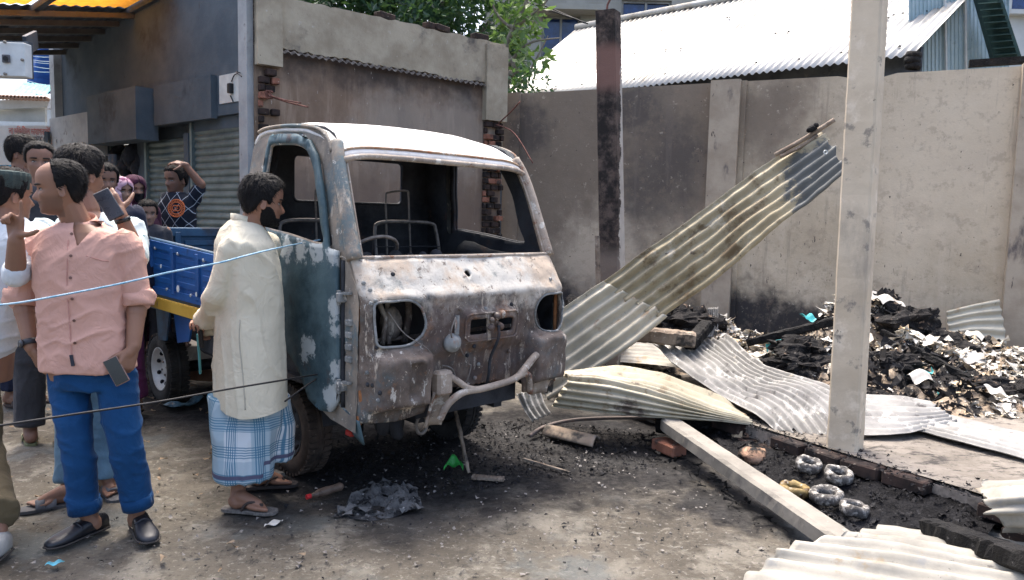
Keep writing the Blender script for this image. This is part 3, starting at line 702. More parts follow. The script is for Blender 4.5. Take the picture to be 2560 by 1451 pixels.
q = MB(); q.grid(lambda i, j: roof(i, j), 620, 8); q.build('roof_sheet', M_zinc, root, smooth=True, solid=.003)
q = MB(); q.tube([roof(0, 1.0, .03), roof(1, 1.0, .03)], .07, 8); q.build('ridge_cap', M_zinc, root, smooth=True)
rnd = random.Random(9)
for k in range(34):
    i = rnd.random(); j = rnd.choice([.08, .1, .38, .4, .7]); p = roof(i, j, .022); MB().lathe([(.001, 0), (.02, .004), (.016, .015), (.004, .02)], p, (0, -.4, 1), 8).build('roof_nail', M_char, root)
q = MB(); q.prism([e0+V((0, 0, .17))+ep*.35, e1+V((0, 0, .17))+ep*.35, e1-V((0, 0, 3.4))+ep*.35, e0-V((0, 0, 3.4))+ep*.35], ep*.1); q.build('wall', M_tin_dark, root)
# light blue ribbed gable of the shed's extension and its dark green verge
M_lblue = layered('light_blue_sheet', ((.34, .46, .50), (.46, .58, .62), 2), [dict(col=(.25, .33, .36), scale=5, lo=.6, hi=.72)], .5, metal=.1, spec=.4)
root = empty('blue_gable', on(2380, 900)); root.location = (at(2390, 300, 10.2).x, 10.2, 0); tag(root, 'pale blue ribbed tin gable wall at upper right', 'gable wall')
def gab(i, j): return at(2270+i*250, -40+j*340, 10.2)+V((0, -.02*(1 if (i*26) % 1 < .25 else 0), 0))
q = MB(); q.grid(gab, 260, 2); q.build('ribbed_sheet', M_lblue, root, solid=.004)
for u in (2362, 2412): MB().beam(at(u, -30, 10.14), at(u+3, 180, 10.14), .035, .02).build('cover_strip', M_wm, root)
M_green = layered('dark_green_paint', ((.02, .045, .045), (.04, .085, .075), 3), [dict(col=(.1, .12, .12), scale=8, lo=.62, hi=.7)], .6)
q = MB(); q.prism([at(2440, -20, 10.0), at(2490, -20, 9.6), at(2548, 160, 9.6), at(2490, 160, 10.0)], (0, .12, .05)); q.build('verge_board', M_green, root)
q = MB(); q.prism([at(2492, -20, 9.58), at(2500, -20, 9.58), at(2560, 160, 9.58), at(2550, 160, 9.58)], (0, .14, .05)); q.build('verge_trim', M_green, root)
for k in range(9): MB().beam(at(2450+k*5.2, 10+k*16, 9.9), at(2500+k*5.2, 6+k*16, 9.55), .07, .012).build('verge_slat', M_green, root)
p0, p1 = at(2422, 160, 8.35), at(2640, 146, 8.0); o = MB().beam(p0, p1, .1, .07).build('roof_beam', M_char); tag(o, 'black timber beam lying on top of the wall at right', 'beam')
for k, (u, v) in enumerate(((2283, 166), (2281, 152), (2284, 139))):
    p = at(u, v, 8.95-.0*k); tag(MB().lathe([(.05, -.034), (.08, -.038), (.092, 0), (.08, .038), (.05, .034)], p, (.1, -.1, 1), 22, cap=False).build('old_tyre', M_char, smooth=True), ('black tyre lowest in the stack by the blue gable', 'black tyre in the middle of the stack by the blue gable', 'black tyre on top of the stack by the blue gable')[k], 'tyre', 'tyres stacked by the gable')
for k in range(1): pass

# ------------------------------------------------------------------ far buildings
def far_building(name, label, u0, u1, y, m, wins, depth=5):
    r = empty(name, (at((u0+u1)/2, 600, y).x, y, 0)); tag(r, label, 'building')
    a0, a1 = at(u0, 600, y), at(u1, 600, y); a0.z = a1.z = 0; zt_ = 9.0
    holes = []
    for (x0, v0, x1, v1) in wins:
        P0, P1 = at(x0, v1, y), at(x1, v0, y); holes.append([(P0.x, P0.z), (P1.x, P0.z), (P1.x, P1.z), (P0.x, P1.z)])
    cdt_panel([(a0.x, 0), (a1.x, 0), (a1.x, zt_), (a0.x, zt_)], holes, .8, lambda x, z: V((x, y, z)), MB()).build('wall', m, r, solid=.25)
    M_glass = plain('painted_reflection_glass', (.015, .05, .17), .08, bump=0, var=.3, spec=.6); M_fr = plain('window_frame_grey', (.33, .33, .31), .6)  # the panes' blue reflection is put into the glass base colour
    for h in holes:
        (x0, z0), (x1, z1) = h[0], h[2]
        w = MB().box(((x0+x1)/2, y+.14, (z0+z1)/2), (x1-x0, .02, z1-z0)).build('window', M_glass, r)
        fr = MB()
        for xx in (x0+.03, (x0+x1)/2, x1-.03): fr.box((xx, y+.1, (z0+z1)/2), (.05, .05, z1-z0))
        for zz in (z0+.03, z1-.03): fr.box(((x0+x1)/2, y+.097, zz), (x1-x0, .05, .05))
        fr.build('frame', M_fr, w)
        MB().box(((x0+x1)/2, y-.06, z0-.05), (x1-x0+.25, .22, .08)).build('sill', m, w)
    return r
M_cb = layered('grey_building_render', ((.30, .29, .25), (.42, .41, .36), .8), [dict(col=(.2, .19, .16), scale=1.2, lo=.55, hi=.72, stretch=(1, 1, .3))], .9)
r = far_building('concrete_house', 'grey concrete house with windows coloured with a blue reflection behind the tree and shed', 1200, 1760, 17.5, M_cb, [(1352, 40, 1452, 165), (1552, 2, 1680, 62), (1215, -260, 1320, -80), (1480, -300, 1640, -90)])
MB().box(at(1350, 22, 17.3)+V((.2, 0, 0)), (2.4, .5, .12)).build('sunshade', M_cb, r)
M_pw = layered('pale_render', ((.55, .57, .54), (.68, .70, .67), 1), [dict(col=(.4, .39, .34), scale=1.5, lo=.6, hi=.74)], .85)
far_building('pale_house', 'pale rendered house with a framed window at upper right corner', 2380, 3100, 14.5, M_pw, [(2528, -60, 2700, 28)])
for kk, pts in enumerate(([(1180, -40, 13), (1330, 10, 12.5), (1470, 60, 12.2)], [(1180, -60, 13), (1350, 10, 12.5), (1462, 58, 12.2)])):
    tag(MB().tube(smooth_poly([at(*p) for p in pts], 8, False), .012, 5).build('overhead_cable', M_cable, smooth=True), ('lower', 'upper')[kk]+' of two black service cables running from tree to shed ridge', 'cable', 'service cables to the shed')

# ------------------------------------------------------------------ posts of the burnt shop
M_post = layered('concrete_post', ((.52, .435, .32), (.66, .57, .435), 1.6), [dict(col=(.72, .63, .50), scale=5, lo=.56, hi=.68), dict(col=(.32, .28, .23), scale=1.9, lo=.56, hi=.72, stretch=(1, 1, .45), amt=.8), dict(col=(.30, .265, .22), scale=8, lo=.58, hi=.66), dict(col=(.05, .045, .042), scale=9, lo=.70, hi=.74)], .9, ((30, .3, .005), (4, .2, .02)))
def post(name, label, base, top, w, d, m, rz, parts=None):
    r = empty(name, base); tag(r, label, 'post')
    ax = (top-base); n = 40; Mz = Matrix.Rotation(rz, 3, 'Z'); q = MB(); ch = .012
    sec = [(-w/2+ch, -d/2), (w/2-ch, -d/2), (w/2, -d/2+ch), (w/2, d/2-ch), (w/2-ch, d/2), (-w/2+ch, d/2), (-w/2, d/2-ch), (-w/2, -d/2+ch)]
    vs = []
    for k in range(n+1):
        t_ = k/n; c = base+ax*t_
        for j, (x, y) in enumerate(sec):
            j_ = float(vnoise(np.array([[x*20, y*20+k*1.3, rz*9+k]]), 5)[0])*.0035
            vs.append(c+Mz@V((x*(1-.05*t_)+j_, y*(1-.05*t_)-j_, 0)))
    fs_ = [(k*8+j, k*8+(j+1) % 8, (k+1)*8+(j+1) % 8, (k+1)*8+j) for k in range(n) for j in range(8)]+[tuple(range(7, -1, -1)), tuple(n*8+j for j in range(8))]
    q.add(vs, fs_); q.build('shaft', m, r)
    return r
pb = on(2112, 1122, PLINTH_Z-.01); pt = at(2178, -60, pb.y)
r = post('concrete_post', 'tall pale square concrete post standing at right', pb, pt, .172, .15, M_post, R(-40))
pb2 = on(1535, 925, PLINTH_Z-.01); y2 = pb2.y
def m_bpost():
    t = NT('half_burnt_post')
    c = t.mix(t.rng(t.noise(4, 7, .65), .35, .66), (.36, .325, .285), (.46, .43, .38))
    x, y, z = t.sep()
    # left face lost its plaster: soot and bare brick
    e = t.math('ADD', t.math('ADD', x, t.math('MULTIPLY', z, .019)), t.rng(t.noise(9, 6, .7), .2, .8, -.035, .035, False))
    soot = t.mix(t.rng(t.noise(8, 7, .7, off=4), .4, .66), (.022, .019, .018), (.12, .09, .075))
    mid = t.math('MULTIPLY', t.rng(z, 2.35, 2.5), t.rng(z, 2.85, 2.72)); soot = t.mix(mid, soot, (.19, .11, .09))
    low = t.rng(z, 1.15, .95); soot = t.mix(low, soot, (.20, .165, .14))
    c = t.mix(t.rng(e, .022, .014), c, soot)
    nb = t.bump(t.noise(35, 7, .7), .5, .008)
    return t.done(c, .9, nb, 0, .25)
r = post('burnt_post', 'blackened concrete post with broken top standing beside the truck', pb2, at(1520, 30, y2), .185, .165, m_bpost(), R(-30))
MB().tube([at(1515, 40, y2), at(1519, 12, y2), at(1524, 2, y2), at(1527, -30, y2-.02)], .01, 6).build('rod_stub', M_rod, r)
MB().beam(at(1500, 700, y2-.15)-V((0, 0, .3)), at(1493, 590, y2-.12), .03, .03).build('wood_batten', M_wood, r)
# ------------------------------------------------------------------ the burnt pickup truck
tf_, tr_w = on(715, 1185), on(395, 1010)
tb = V((tr_w.x-tf_.x, tr_w.y-tf_.y, 0)).normalized(); tw = V((tb.y, -tb.x, 0))         # backwards, and across to the far side
TS = V((tf_.x, tf_.y, 0))-tw*.06
def T(t, w, z): return TS+tb*t+tw*w+V((0, 0, z))
CW = 1.40
truck = empty('pickup_truck', T(0, CW/2, 0), math.atan2(-tb.y, -tb.x))
tag(truck, 'burnt-out pickup truck with scorched cab and blue cargo bed', 'pickup truck')
# frame of truck root: x forward, y to the far side's opposite; z up. tl(): truck metres -> root frame for stains
def tl(t, w, z): q = parent_matrix(truck).inverted() @ T(t, w, z); return (q.x, q.y, q.z)
def m_burnt(name, seed, base, layers, zone=(), rough=.72, metal=.0, bump=.55, band=False):
    t = NT(name); c = t.mix(t.rng(t.noise(3.2, 9, .7, off=seed), .36, .64), base[0], base[1])
    for i, L in enumerate(layers):
        m = t.rng(t.noise(L[1], 9, .72, L[4] if len(L) > 4 else None, off=seed+3.7*i+1), L[2], L[3]); c = t.mix(m, c, L[0])
    for (bl, cc, amt) in zone:
        m = None
        for b in bl:
            k = t.blob(*b); m = k if m is None else t.math('MAXIMUM', m, k)
        c = t.mix(t.math('MULTIPLY', m, amt), c, cc)
    for i, L in enumerate(layers[-2:]):
        m = t.rng(t.noise(L[1]*2.7, 9, .75, off=seed+11+i), L[2]+.05, L[3]+.03); c = t.mix(m, c, L[0])
    if band:
        zz = t.math('ADD', t.sep()[2], t.rng(t.noise(9, 6, .7, off=seed+40), .2, .8, -.035, .035, False)); bm_ = t.math('MULTIPLY', t.rng(zz, 1.085, 1.13), t.rng(t.noise(5, 8, .7, off=seed+42), .36, .48))
        c = t.mix(t.math('MULTIPLY', bm_, .9), c, t.mix(t.rng(t.noise(3.5, 7, .7, off=seed+44), .44, .58), (.64, .61, .54), (.56, .45, .34)))
        c = t.mix(t.math('MULTIPLY', t.rng(t.noise(20, 6, .75, off=seed+46), .58, .63), .8), c, (.12, .085, .065))
    nb = t.bump(t.noise(16, 9, .75, off=seed), bump, .012); nb = t.bump(t.noise(75, 8, .75, off=seed), bump, .004, nb)
    return t.done(c, t.rng(t.noise(6, 6, .6), .3, .7, rough-.15, rough+.15), nb, metal, .35)
ASH = (.60, .57, .51); CREAM = (.58, .50, .40); RUST = (.32, .13, .055); DKR = (.085, .05, .04); CHAR = (.03, .032, .036); TEALG = (.13, .17, .18); STEEL = (.28, .30, .31)
M_front = m_burnt('burnt_front_steel', 1.0, ((.085, .066, .055), (.225, .180, .148)),
    [((.12, .145, .15), 2.0, .50, .64), ((.30, .15, .075), 3.2, .55, .64), (CHAR, 3.6, .55, .66, (1, 1, .5)), (CREAM, 11, .575, .625, (1, 1, .22)), (ASH, 20, .59, .64, (1, 1, .35))],
    [([(tl(-.85, w, 1.20), .20, .5, 4, .5) for w in (.2, .55, .8, 1.05, 1.3)], (.62, .56, .47), .8), ([(tl(-.9, .22, 1.16), .13, .5, 4, .6), (tl(-.9, .85, 1.2), .1, .5, 4, .6)], TEALG, .7),
     ([(tl(-.95, .85, .75), .24, .5, 4, .6), (tl(-.95, .5, .92), .2, .5, 4, .6)], (.10, .07, .062), .7)], band=True)
M_corner = m_burnt('burnt_corner_steel', 5.0, ((.15, .16, .16), (.30, .31, .30)), [(RUST, 3.4, .58, .66, (1, 1, .35)), (CHAR, 3, .56, .66), (CREAM, 8, .6, .66, (1, 1, .4)), (ASH, 16, .58, .64)])
M_pillar = m_burnt('burnt_pillar_steel', 9.0, ((.17, .155, .135), (.36, .30, .235)), [(RUST, 3, .55, .63, (1, 1, .4)), (TEALG, 2.6, .50, .60), (CREAM, 6, .56, .64, (1, 1, .3)), (ASH, 15, .6, .66)], bump=.4)
M_roof = m_burnt('ashed_roof_steel', 13.0, ((.62, .60, .57), (.78, .77, .74)), [((.40, .38, .36), 2.2, .58, .70), (CREAM, 5, .60, .68), ((.42, .30, .20), 16, .64, .69), (ASH, 12, .5, .7)], rough=.6, bump=.25)
M_door = m_burnt('scorched_door_steel', 17.0, ((.030, .060, .075), (.085, .140, .160)), [((.055, .10, .12), 1.6, .5, .62), ((.06, .05, .05), 4, .58, .68), ((.34, .37, .37), 26, .70, .73), ((.36, .40, .40), 8, .68, .72)],
    [([(tl(t_, 0, 1.315), .07, .6, 2.5, .2) for t_ in (-.68, -.52, -.36, -.2, -.02, .12)]+[(tl(-.70, 0, z_), .055, .6, 2.2, .2) for z_ in (.62, .74, .95, 1.05)]+[(tl(-.44, 0, .82), .07, .5, 3, .15), (tl(-.40, 0, .76), .05, .5, 3, .15), (tl(-.68, 0, .60), .09, .6, 3, .2), (tl(-.02, 0, 1.1), .09, .6, 3, .2)], (.42, .46, .46), .95)], rough=.6, bump=.3)
M_inner = m_burnt('charred_cab_inside', 21.0, ((.014, .016, .02), (.038, .042, .05)), [((.075, .045, .037), 2.5, .58, .68), ((.14, .14, .135), 30, .68, .72)], bump=.4)
M_wire = plain('bare_burnt_wire', (.22, .20, .18), .6, metal=.4, var=.3, scale=20)
M_tube = m_burnt('ashed_bumper_tube', 25.0, ((.26, .215, .175), (.44, .37, .30)), [((.20, .10, .06), 6, .55, .63), ((.10, .08, .07), 9, .58, .66), (ASH, 12, .54, .62)], bump=.4)

def bow(w): x = (w-CW/2)/(CW/2); return .05*(1-x*x)
def rnd_edge(w, r=.055):
    d = min(w, CW-w)
    if d >= r: return 0
    k = (r-max(d, 0))/r; return r*(1-math.sqrt(max(0, 1-k*k)))
PROF = [(.45, -.855), (.55, -.885), (.75, -.905), (.95, -.915), (1.10, -.918), (1.135, -.90), (1.20, -.862), (1.29, -.80)]
def prof(z): return float(np.interp(z, [p[0] for p in PROF], [p[1] for p in PROF]))
def sbox(x, a, b, s): return float(sstep(a-s, a+s, x)*(1-sstep(b-s, b+s, x)))
def fdisp(w, z):
    d = 0
    d += .085*sbox(w, .045, .345, .014)*sbox(z, .555, .83, .02)            # near lamp bulge
    d -= .04*sbox(w, .195, .265, .008)*sbox(z, .605, .795, .008)
    d += .022*sbox(w, .18, .28, .01)*sbox(z, .59, .81, .01)
    d += .085*sbox(w, 1.085, 1.36, .014)*sbox(z, .56, .84, .02)
    d += .025*sbox(w, .56, .95, .012)*sbox(z, .845, 1.01, .012)            # number-plate / latch panel
    d -= .03*sbox(w, .40, 1.06, .03)*sbox(z, .50, .80, .03)
    d += .010*math.sin(w*2*math.pi/.052)*sbox(w, .5, 1.05, .02)*sbox(z, .52, .82, .03)
    d += .006*sbox(z, 1.085, 1.135, .01)
    for wc, zc, rx, rz in ((.185, .98, .17, .135), (1.235, .96, .14, .13)):  # raised rim round the lamp holes
        e = math.hypot((w-wc)/rx, (z-zc)/rz); d += .016*math.exp(-((e-1)/.16)**2)
    n = fbm(np.array([[w*5, z*5, 1], [w*19, z*19, 4]]), 3, 2); return d+.010*n[0]+.005*n[1]
def FR(w, z, off=0.0): return T(prof(z)-bow(w)+rnd_edge(w)-fdisp(w, z)-off, w, z)
hole1 = smooth_poly([(.042, 1.08), (.045, .975), (.055, .885), (.13, .868), (.24, .872), (.31, .92), (.327, .985), (.30, 1.05), (.24, 1.088), (.13, 1.09)], 5)
hole2 = smooth_poly([(1.375, 1.06), (1.372, .97), (1.36, .87), (1.28, .848), (1.19, .862), (1.135, .92), (1.118, .975), (1.14, 1.03), (1.20, 1.065), (1.29, 1.07)], 5)
outer = [(0, .50), (.02, .49), (.20, .475), (.36, .50), (.385, .56), (.42, .61), (.70, .60), (1.05, .585), (1.08, .50), (1.2, .485), (1.37, .50), (1.40, .52), (1.40, 1.29), (0, 1.29)]
fp = MB(); cdt_panel(outer, [hole1, hole2, rrect(.595, .89, .715, .972, .01, 2), rrect(.795, .89, .905, .965, .01, 2), smooth_poly([(.62, 1.215), (.65, 1.225), (.66, 1.20), (.635, 1.19)], 3)], .0175, FR, fp)
front_o = fp.build('front_panel', M_front, truck, smooth=True, solid=.012)
def rim(loop, r, off, name, par=front_o, m=M_corner):
    MB().tube([FR(w, z, off) for w, z in loop], r, 6, closed=True).build(name, m, par, smooth=True)
rim(hole1, .007, .004, 'lamp_hole_rim'); rim(hole2, .007, .004, 'lamp_hole_rim')
rim(rrect(.565, .855, .945, 1.0, .03, 3), .006, .004, 'latch_panel_rim', m=M_front)
# latch lump, horn, hoses, brackets on the front
q = MB(); rr_ = random.Random(4)
for k in range(9): q.ball(FR(.755+rr_.uniform(-.05, .05), .955+rr_.uniform(-.04, .05), .02), rr_.uniform(.012, .024), 8, 6)
q.build('bonnet_latch', M_front, truck, smooth=True)
q = MB(); q.lathe([(.008, .05), (.02, .05), (.034, .042), (.038, .03), (.047, .028), (.05, .012), (.05, 0)], FR(.495, .857, .0), tuple(-tb), 20); q.build('horn', M_corner, truck, smooth=True)
q = MB(); q.beam(FR(.51, .90, .02), FR(.515, 1.0, .015), .028, .006, up=tuple(tb)); q.build('horn_bracket', M_corner, truck)
for pts, r_ in (([(.77, .93, .03), (.765, .86, .035), (.755, .75, .05), (.75, .66, .05), (.77, .6, .04)], .009), ([(.52, .84, .03), (.60, .74, .045), (.62, .72, .05), (.60, .64, .05), (.56, .60, .03)], .003), ([(.50, .99, .02), (.46, .93, .035), (.47, .89, .03)], .004), ([(.12, 1.04, .0), (.2, .93, .02), (.30, .86, .03), (.38, .80, .02)], .003), ([(.45, .74, .03), (.50, .72, .05), (.52, .66, .05), (.48, .60, .04)], .004)):
    MB().tube(smooth_poly([FR(w, z, o) for w, z, o in pts], 6, False), r_, 6).build('burnt_hose', M_inner if r_ > .006 else M_wire, truck, smooth=True)
rr_ = random.Random(8)
for k in range(26):   # bolts and clips
    w, z = rr_.choice([(rr_.uniform(.03, 1.37), rr_.uniform(1.0, 1.27)), (rr_.uniform(.4, 1.06), rr_.uniform(.62, .85)), (rr_.uniform(.02, .06), rr_.uniform(.6, 1.2))])
    if inpoly((w, z), hole1) or inpoly((w, z), hole2): continue
    q = MB(); q.lathe([(.012, 0), (.011, .008), (.006, .012), (.001, .012)], FR(w, z, -.002), tuple(-tb), 8); q.build('bolt', rr_.choice([M_corner, M_inner, M_front]), truck)
# machinery seen through the lamp holes
q = MB()
for k in range(8):
    w0 = rr_.choice([rr_.uniform(.05, .33), rr_.uniform(1.12, 1.37)]); q.tube([T(-.78, w0, .85), T(-.74+rr_.uniform(-.04, .04), w0+rr_.uniform(-.05, .05), .98), T(-.76, w0+rr_.uniform(-.06, .06), 1.10)], rr_.uniform(.008, .022), 7)
q.tube([T(-.75, .04, .87), T(-.75, 1.37, .87)], .012, 6); q.ball(T(-.74, .27, .95), (.06, .06, .09)); q.ball(T(-.74, .12, .92), (.05, .05, .06)); o_ = q.build('lamp_bay_pipes', M_front, truck, smooth=True); o_['kind'] = 'stuff'
q = MB(); q.prism([T(-.66, .02, .5), T(-.66, CW-.02, .5), T(-.64, CW-.02, 1.22), T(-.64, .02, 1.22)], tb*.01); q.build('firewall', M_inner, truck)
# windscreen sill ledge and cowl
q = MB(); q.grid(lambda i, j: T(-.80-bow(i*CW)*(1-j*.8)+rnd_edge(i*CW)+.10*j, .0+i*CW, 1.29+.012*math.sin(j*math.pi)), 40, 6); q.build('windscreen_sill', M_front, truck, smooth=True, solid=.012)
q = MB(); q.tube([T(-.795-bow(w)+rnd_edge(w), w, 1.295) for w in np.linspace(.01, CW-.01, 30)], .011, 6); q.build('sill_flange', M_tube, truck, smooth=True)

# sides: fixed frame, then the door proud of it
def tum(z): return .062*max(0, (z-1.33)/.62)**1.4
side_out = [(-.845, .50), (-.86, .75), (-.868, 1.08), (-.845, 1.16), (-.775, 1.29), (-.70, 1.48), (-.635, 1.66), (-.57, 1.80), (-.53, 1.865), (-.47, 1.92), (-.36, 1.962), (-.2, 1.985), (0, 1.998), (.18, 1.998), (.29, 1.985), (.345, 1.94), (.365, 1.87), (.40, 1.5), (.41, 1.2), (.41, .72), (.40, .52)]
arch = [(.02+.50*math.cos(R(a)), .30+.50*math.sin(R(a))) for a in range(26, 157, 10)]
side_out = side_out+arch+[(-.50, .50), (-.6, .46), (-.84, .44)]
win = smooth_poly([(-.565, 1.352), (-.545, 1.45), (-.49, 1.62), (-.42, 1.755), (-.33, 1.835), (-.2, 1.872), (.0, 1.885), (.075, 1.88), (.095, 1.84), (.115, 1.6), (.125, 1.43), (.06, 1.415), (-.2, 1.39)], 4)
winb = smooth_poly([(-.59, 1.335), (-.565, 1.46), (-.51, 1.64), (-.43, 1.785), (-.335, 1.865), (-.2, 1.90), (.0, 1.912), (.10, 1.905), (.125, 1.85), (.145, 1.6), (.155, 1.41), (.06, 1.39), (-.2, 1.37)], 4)
def SIDE(sgn, off=0.0):
    def f(t, z):
        n = float(fbm(np.array([[t*6, z*6, sgn*3]]), 3, 6)[0])*.006
        w = tum(z)+off+n+.045*max(0, (-.80-t)/.07)**2*0
        return T(t, w if sgn > 0 else CW-w, z)
    return f
for sgn in (1, -1):
    q = MB(); cdt_panel(side_out, [winb], .035, SIDE(sgn), q); q.build('side_frame', M_pillar if sgn > 0 else M_corner, truck, smooth=True, solid=.0)
    q = MB(); cdt_panel([(t, z) for t, z in side_out], [winb], .06, SIDE(sgn, .045), q); q.build('side_lining', M_inner, truck, smooth=True)
    dr = [(-.715, 1.325), (-.715, 1.20), (-.725, 1.0), (-.725, .80), (-.715, .58), (-.66, .515), (-.56, .505)]+[(.02+.515*math.cos(R(a)), .30+.515*math.sin(R(a))) for a in range(152, 72, -8)]+[(.165, .9), (.17, 1.2), (.16, 1.42), (.13, 1.85), (.10, 1.925), (0, 1.935), (-.2, 1.922), (-.345, 1.885), (-.445, 1.805), (-.53, 1.65), (-.59, 1.46), (-.625, 1.335)]
    q = MB(); cdt_panel(dr, [win], .03, SIDE(sgn, -.014), q); d_o = q.build('door', M_door if sgn > 0 else M_inner, truck, smooth=True, solid=.022 if sgn < 0 else -.022)
    f = SIDE(sgn, -.018)
    q = MB(); q.tube([f(t, z) for t, z in win], .009, 6, closed=True); q.build('window_channel', M_pillar if sgn > 0 else M_inner, d_o, smooth=True)
    q = MB(); q.beam(f(-.70, 1.30), f(.16, 1.385), .014, .016); q.build('waist_moulding', M_pillar if sgn > 0 else M_inner, d_o)
    q = MB(); q.beam(f(-.02, 1.24), f(.10, 1.25), .022, .03, bev=.006); q.build('handle', M_inner, d_o)
    if sgn < 0:
        q = MB(); cdt_panel(smooth_poly([(-.62, .78), (-.60, 1.22), (-.3, 1.30), (.02, 1.31), (.08, .8)], 4), [], .08, SIDE(sgn, .052), q); q.build('door_card', M_inner, d_o, smooth=True, solid=.012)
# wheel-arch lining
for w0, w1 in ((.03, .34), (CW-.34, CW-.03)):
    q = MB(); A = [R(a) for a in range(10, 171, 8)]
    q.grid(lambda i, j: T(.02+.505*math.cos(A[0]+(A[-1]-A[0])*i), w0+(w1-w0)*j, .30+.505*math.sin(A[0]+(A[-1]-A[0])*i)), 22, 3); q.build('wheel_arch', M_inner, truck, smooth=True)
q = MB(); q.tube([T(.02+.508*math.cos(a), .004, .30+.508*math.sin(a)) for a in [R(x) for x in range(30, 158, 6)]], .012, 6); q.build('arch_lip', M_door, truck, smooth=True)
# hinge corner: hinges, lamp bracket, studs between door edge and front corner
for z in (1.10, .66):
    q = MB(); q.box(T(-.745, -.018, z), (.03, .06, .05), Matrix.Rotation(truck.rotation_euler.z, 3, 'Z'), .006); q.tube([T(-.735, -.03, z-.035), T(-.735, -.03, z+.035)], .011, 8); q.beam(T(-.75, -.02, z+.022), T(-.81, -.012, z+.024), .02, .012); q.build('door_hinge', M_corner, truck)
q = MB()
for z in (.80, .86, .92, .98): q.box(T(-.79, -.008, z), (.05, .02, .03), Matrix.Rotation(truck.rotation_euler.z, 3, 'Z'), .004)
q.build('indicator_bracket', M_corner, truck)
q = MB(); q.tube([T(-.73, -.004, z) for z in np.linspace(.55, 1.28, 14)], .012, 6); q.build('door_gap_seal', M_inner, truck, smooth=True)
q = MB(); q.tube([T(-.862+.02*(z < .6), .018, z) for z in np.linspace(.48, 1.12, 16)], [.013+.003*math.sin(k*2.1) for k in range(16)], 6); q.build('corner_seam', plain('bright_rust', (.30, .13, .055), .85, var=.4, scale=14), truck, smooth=True)
q = MB(); q.tube([T(-.862, CW-.018, z) for z in np.linspace(.52, 1.12, 16)], .013, 6); q.build('corner_seam', _mats['bright_rust'], truck, smooth=True)
# A-pillars round the windscreen
for sgn in (1, -1):
    pts = [(-.79, .022, 1.285), (-.72, .03, 1.46), (-.65, .04, 1.64), (-.585, .055, 1.78), (-.53, .075, 1.86)]
    if sgn < 0: pts = [(t, CW-w, z) for t, w, z in pts]
    P = smooth_poly([T(*p) for p in pts], 4, False)
    q = MB(); q.tube(P, [.040-.006*math.sin(k/len(P)*3) for k in range(len(P))], 10); q.build('windscreen_pillar', M_pillar if sgn > 0 else M_tube, truck, smooth=True)
    q = MB(); q.tube([p+tw*sgn*.04-tb*.01 for p in P], .007, 6); q.build('pillar_flange', M_tube, truck, smooth=True)
# roof
def rf(i, j):     # i across, j front -> back
    w = .052+i*(CW-.104); x = 2*i-1; t = -.60+.955*j
    z = float(np.interp(t, [-.60, -.56, -.50, -.40, -.25, 0, .2, .30, .36], [1.815, 1.855, 1.90, 1.945, 1.982, 2.005, 2.005, 1.99, 1.94]))
    z += .03*(1-x*x)*min(1, j*5) - .035*abs(x)**9
    return T(t-bow(w)*.75*(1-j), w, z+.003*float(fbm(np.array([[w*4, t*4, 0]]), 2, 8)[0]))
q = MB(); q.grid(rf, 44, 40); q.build('roof', M_roof, truck, smooth=True, solid=.02)
q = MB(); q.tube([rf(i, 0)+V((0, 0, -.012)) for i in np.linspace(.0, 1, 26)], .017, 6); q.build('windscreen_header', M_tube, truck, smooth=True)
q = MB(); q.tube([rf(i, 0.03)+V((0, 0, .004)) for i in np.linspace(.02, .98, 26)], .008, 6); q.build('drip_rail', m_burnt('rusty_drip_rail', 31.0, ((.25, .14, .08), (.42, .30, .20)), [(RUST, 9, .55, .62), (ASH, 14, .55, .62)]), truck, smooth=True)
q = MB(); q.grid(lambda i, j: rf(.02+.96*i, .02+.96*j)-V((0, 0, .045)), 20, 14); q.build('headlining', M_inner, truck, smooth=True)
for sgn in (1, -1): # rain gutter over the door
    P = [(-.56, 1.815), (-.50, 1.895), (-.38, 1.945), (-.2, 1.972), (.0, 1.985), (.2, 1.985), (.3, 1.97)]; f = SIDE(sgn, -.012)
    q = MB(); q.tube(smooth_poly([f(*p) for p in P], 4, False), .010, 6); q.build('rain_gutter', M_pillar, truck, smooth=True)
# rear wall of the cab
q = MB(); cdt_panel([(.03, .60), (CW-.03, .60), (CW-.03, 1.5), (CW-.07, 1.95), (.07, 1.95), (.03, 1.5)], [rrect(.31, 1.585, 1.115, 1.862, .035)], .06, lambda w, z: T(.395-.03*max(0, z-1.5)/.5, w, z), q); rw_o = q.build('rear_wall', M_inner, truck, solid=.02)
q = MB(); q.tube([T(.372, w, z) for w, z in rrect(.305, 1.58, 1.12, 1.867, .035)], .011, 6, closed=True); q.build('rear_window_frame', M_inner, truck, smooth=True)
for z in (.95, 1.15, 1.35, 1.5): MB().beam(T(.375, .06, z), T(.375, CW-.06, z), .02, .03).build('rear_wall_rib', M_inner, truck)
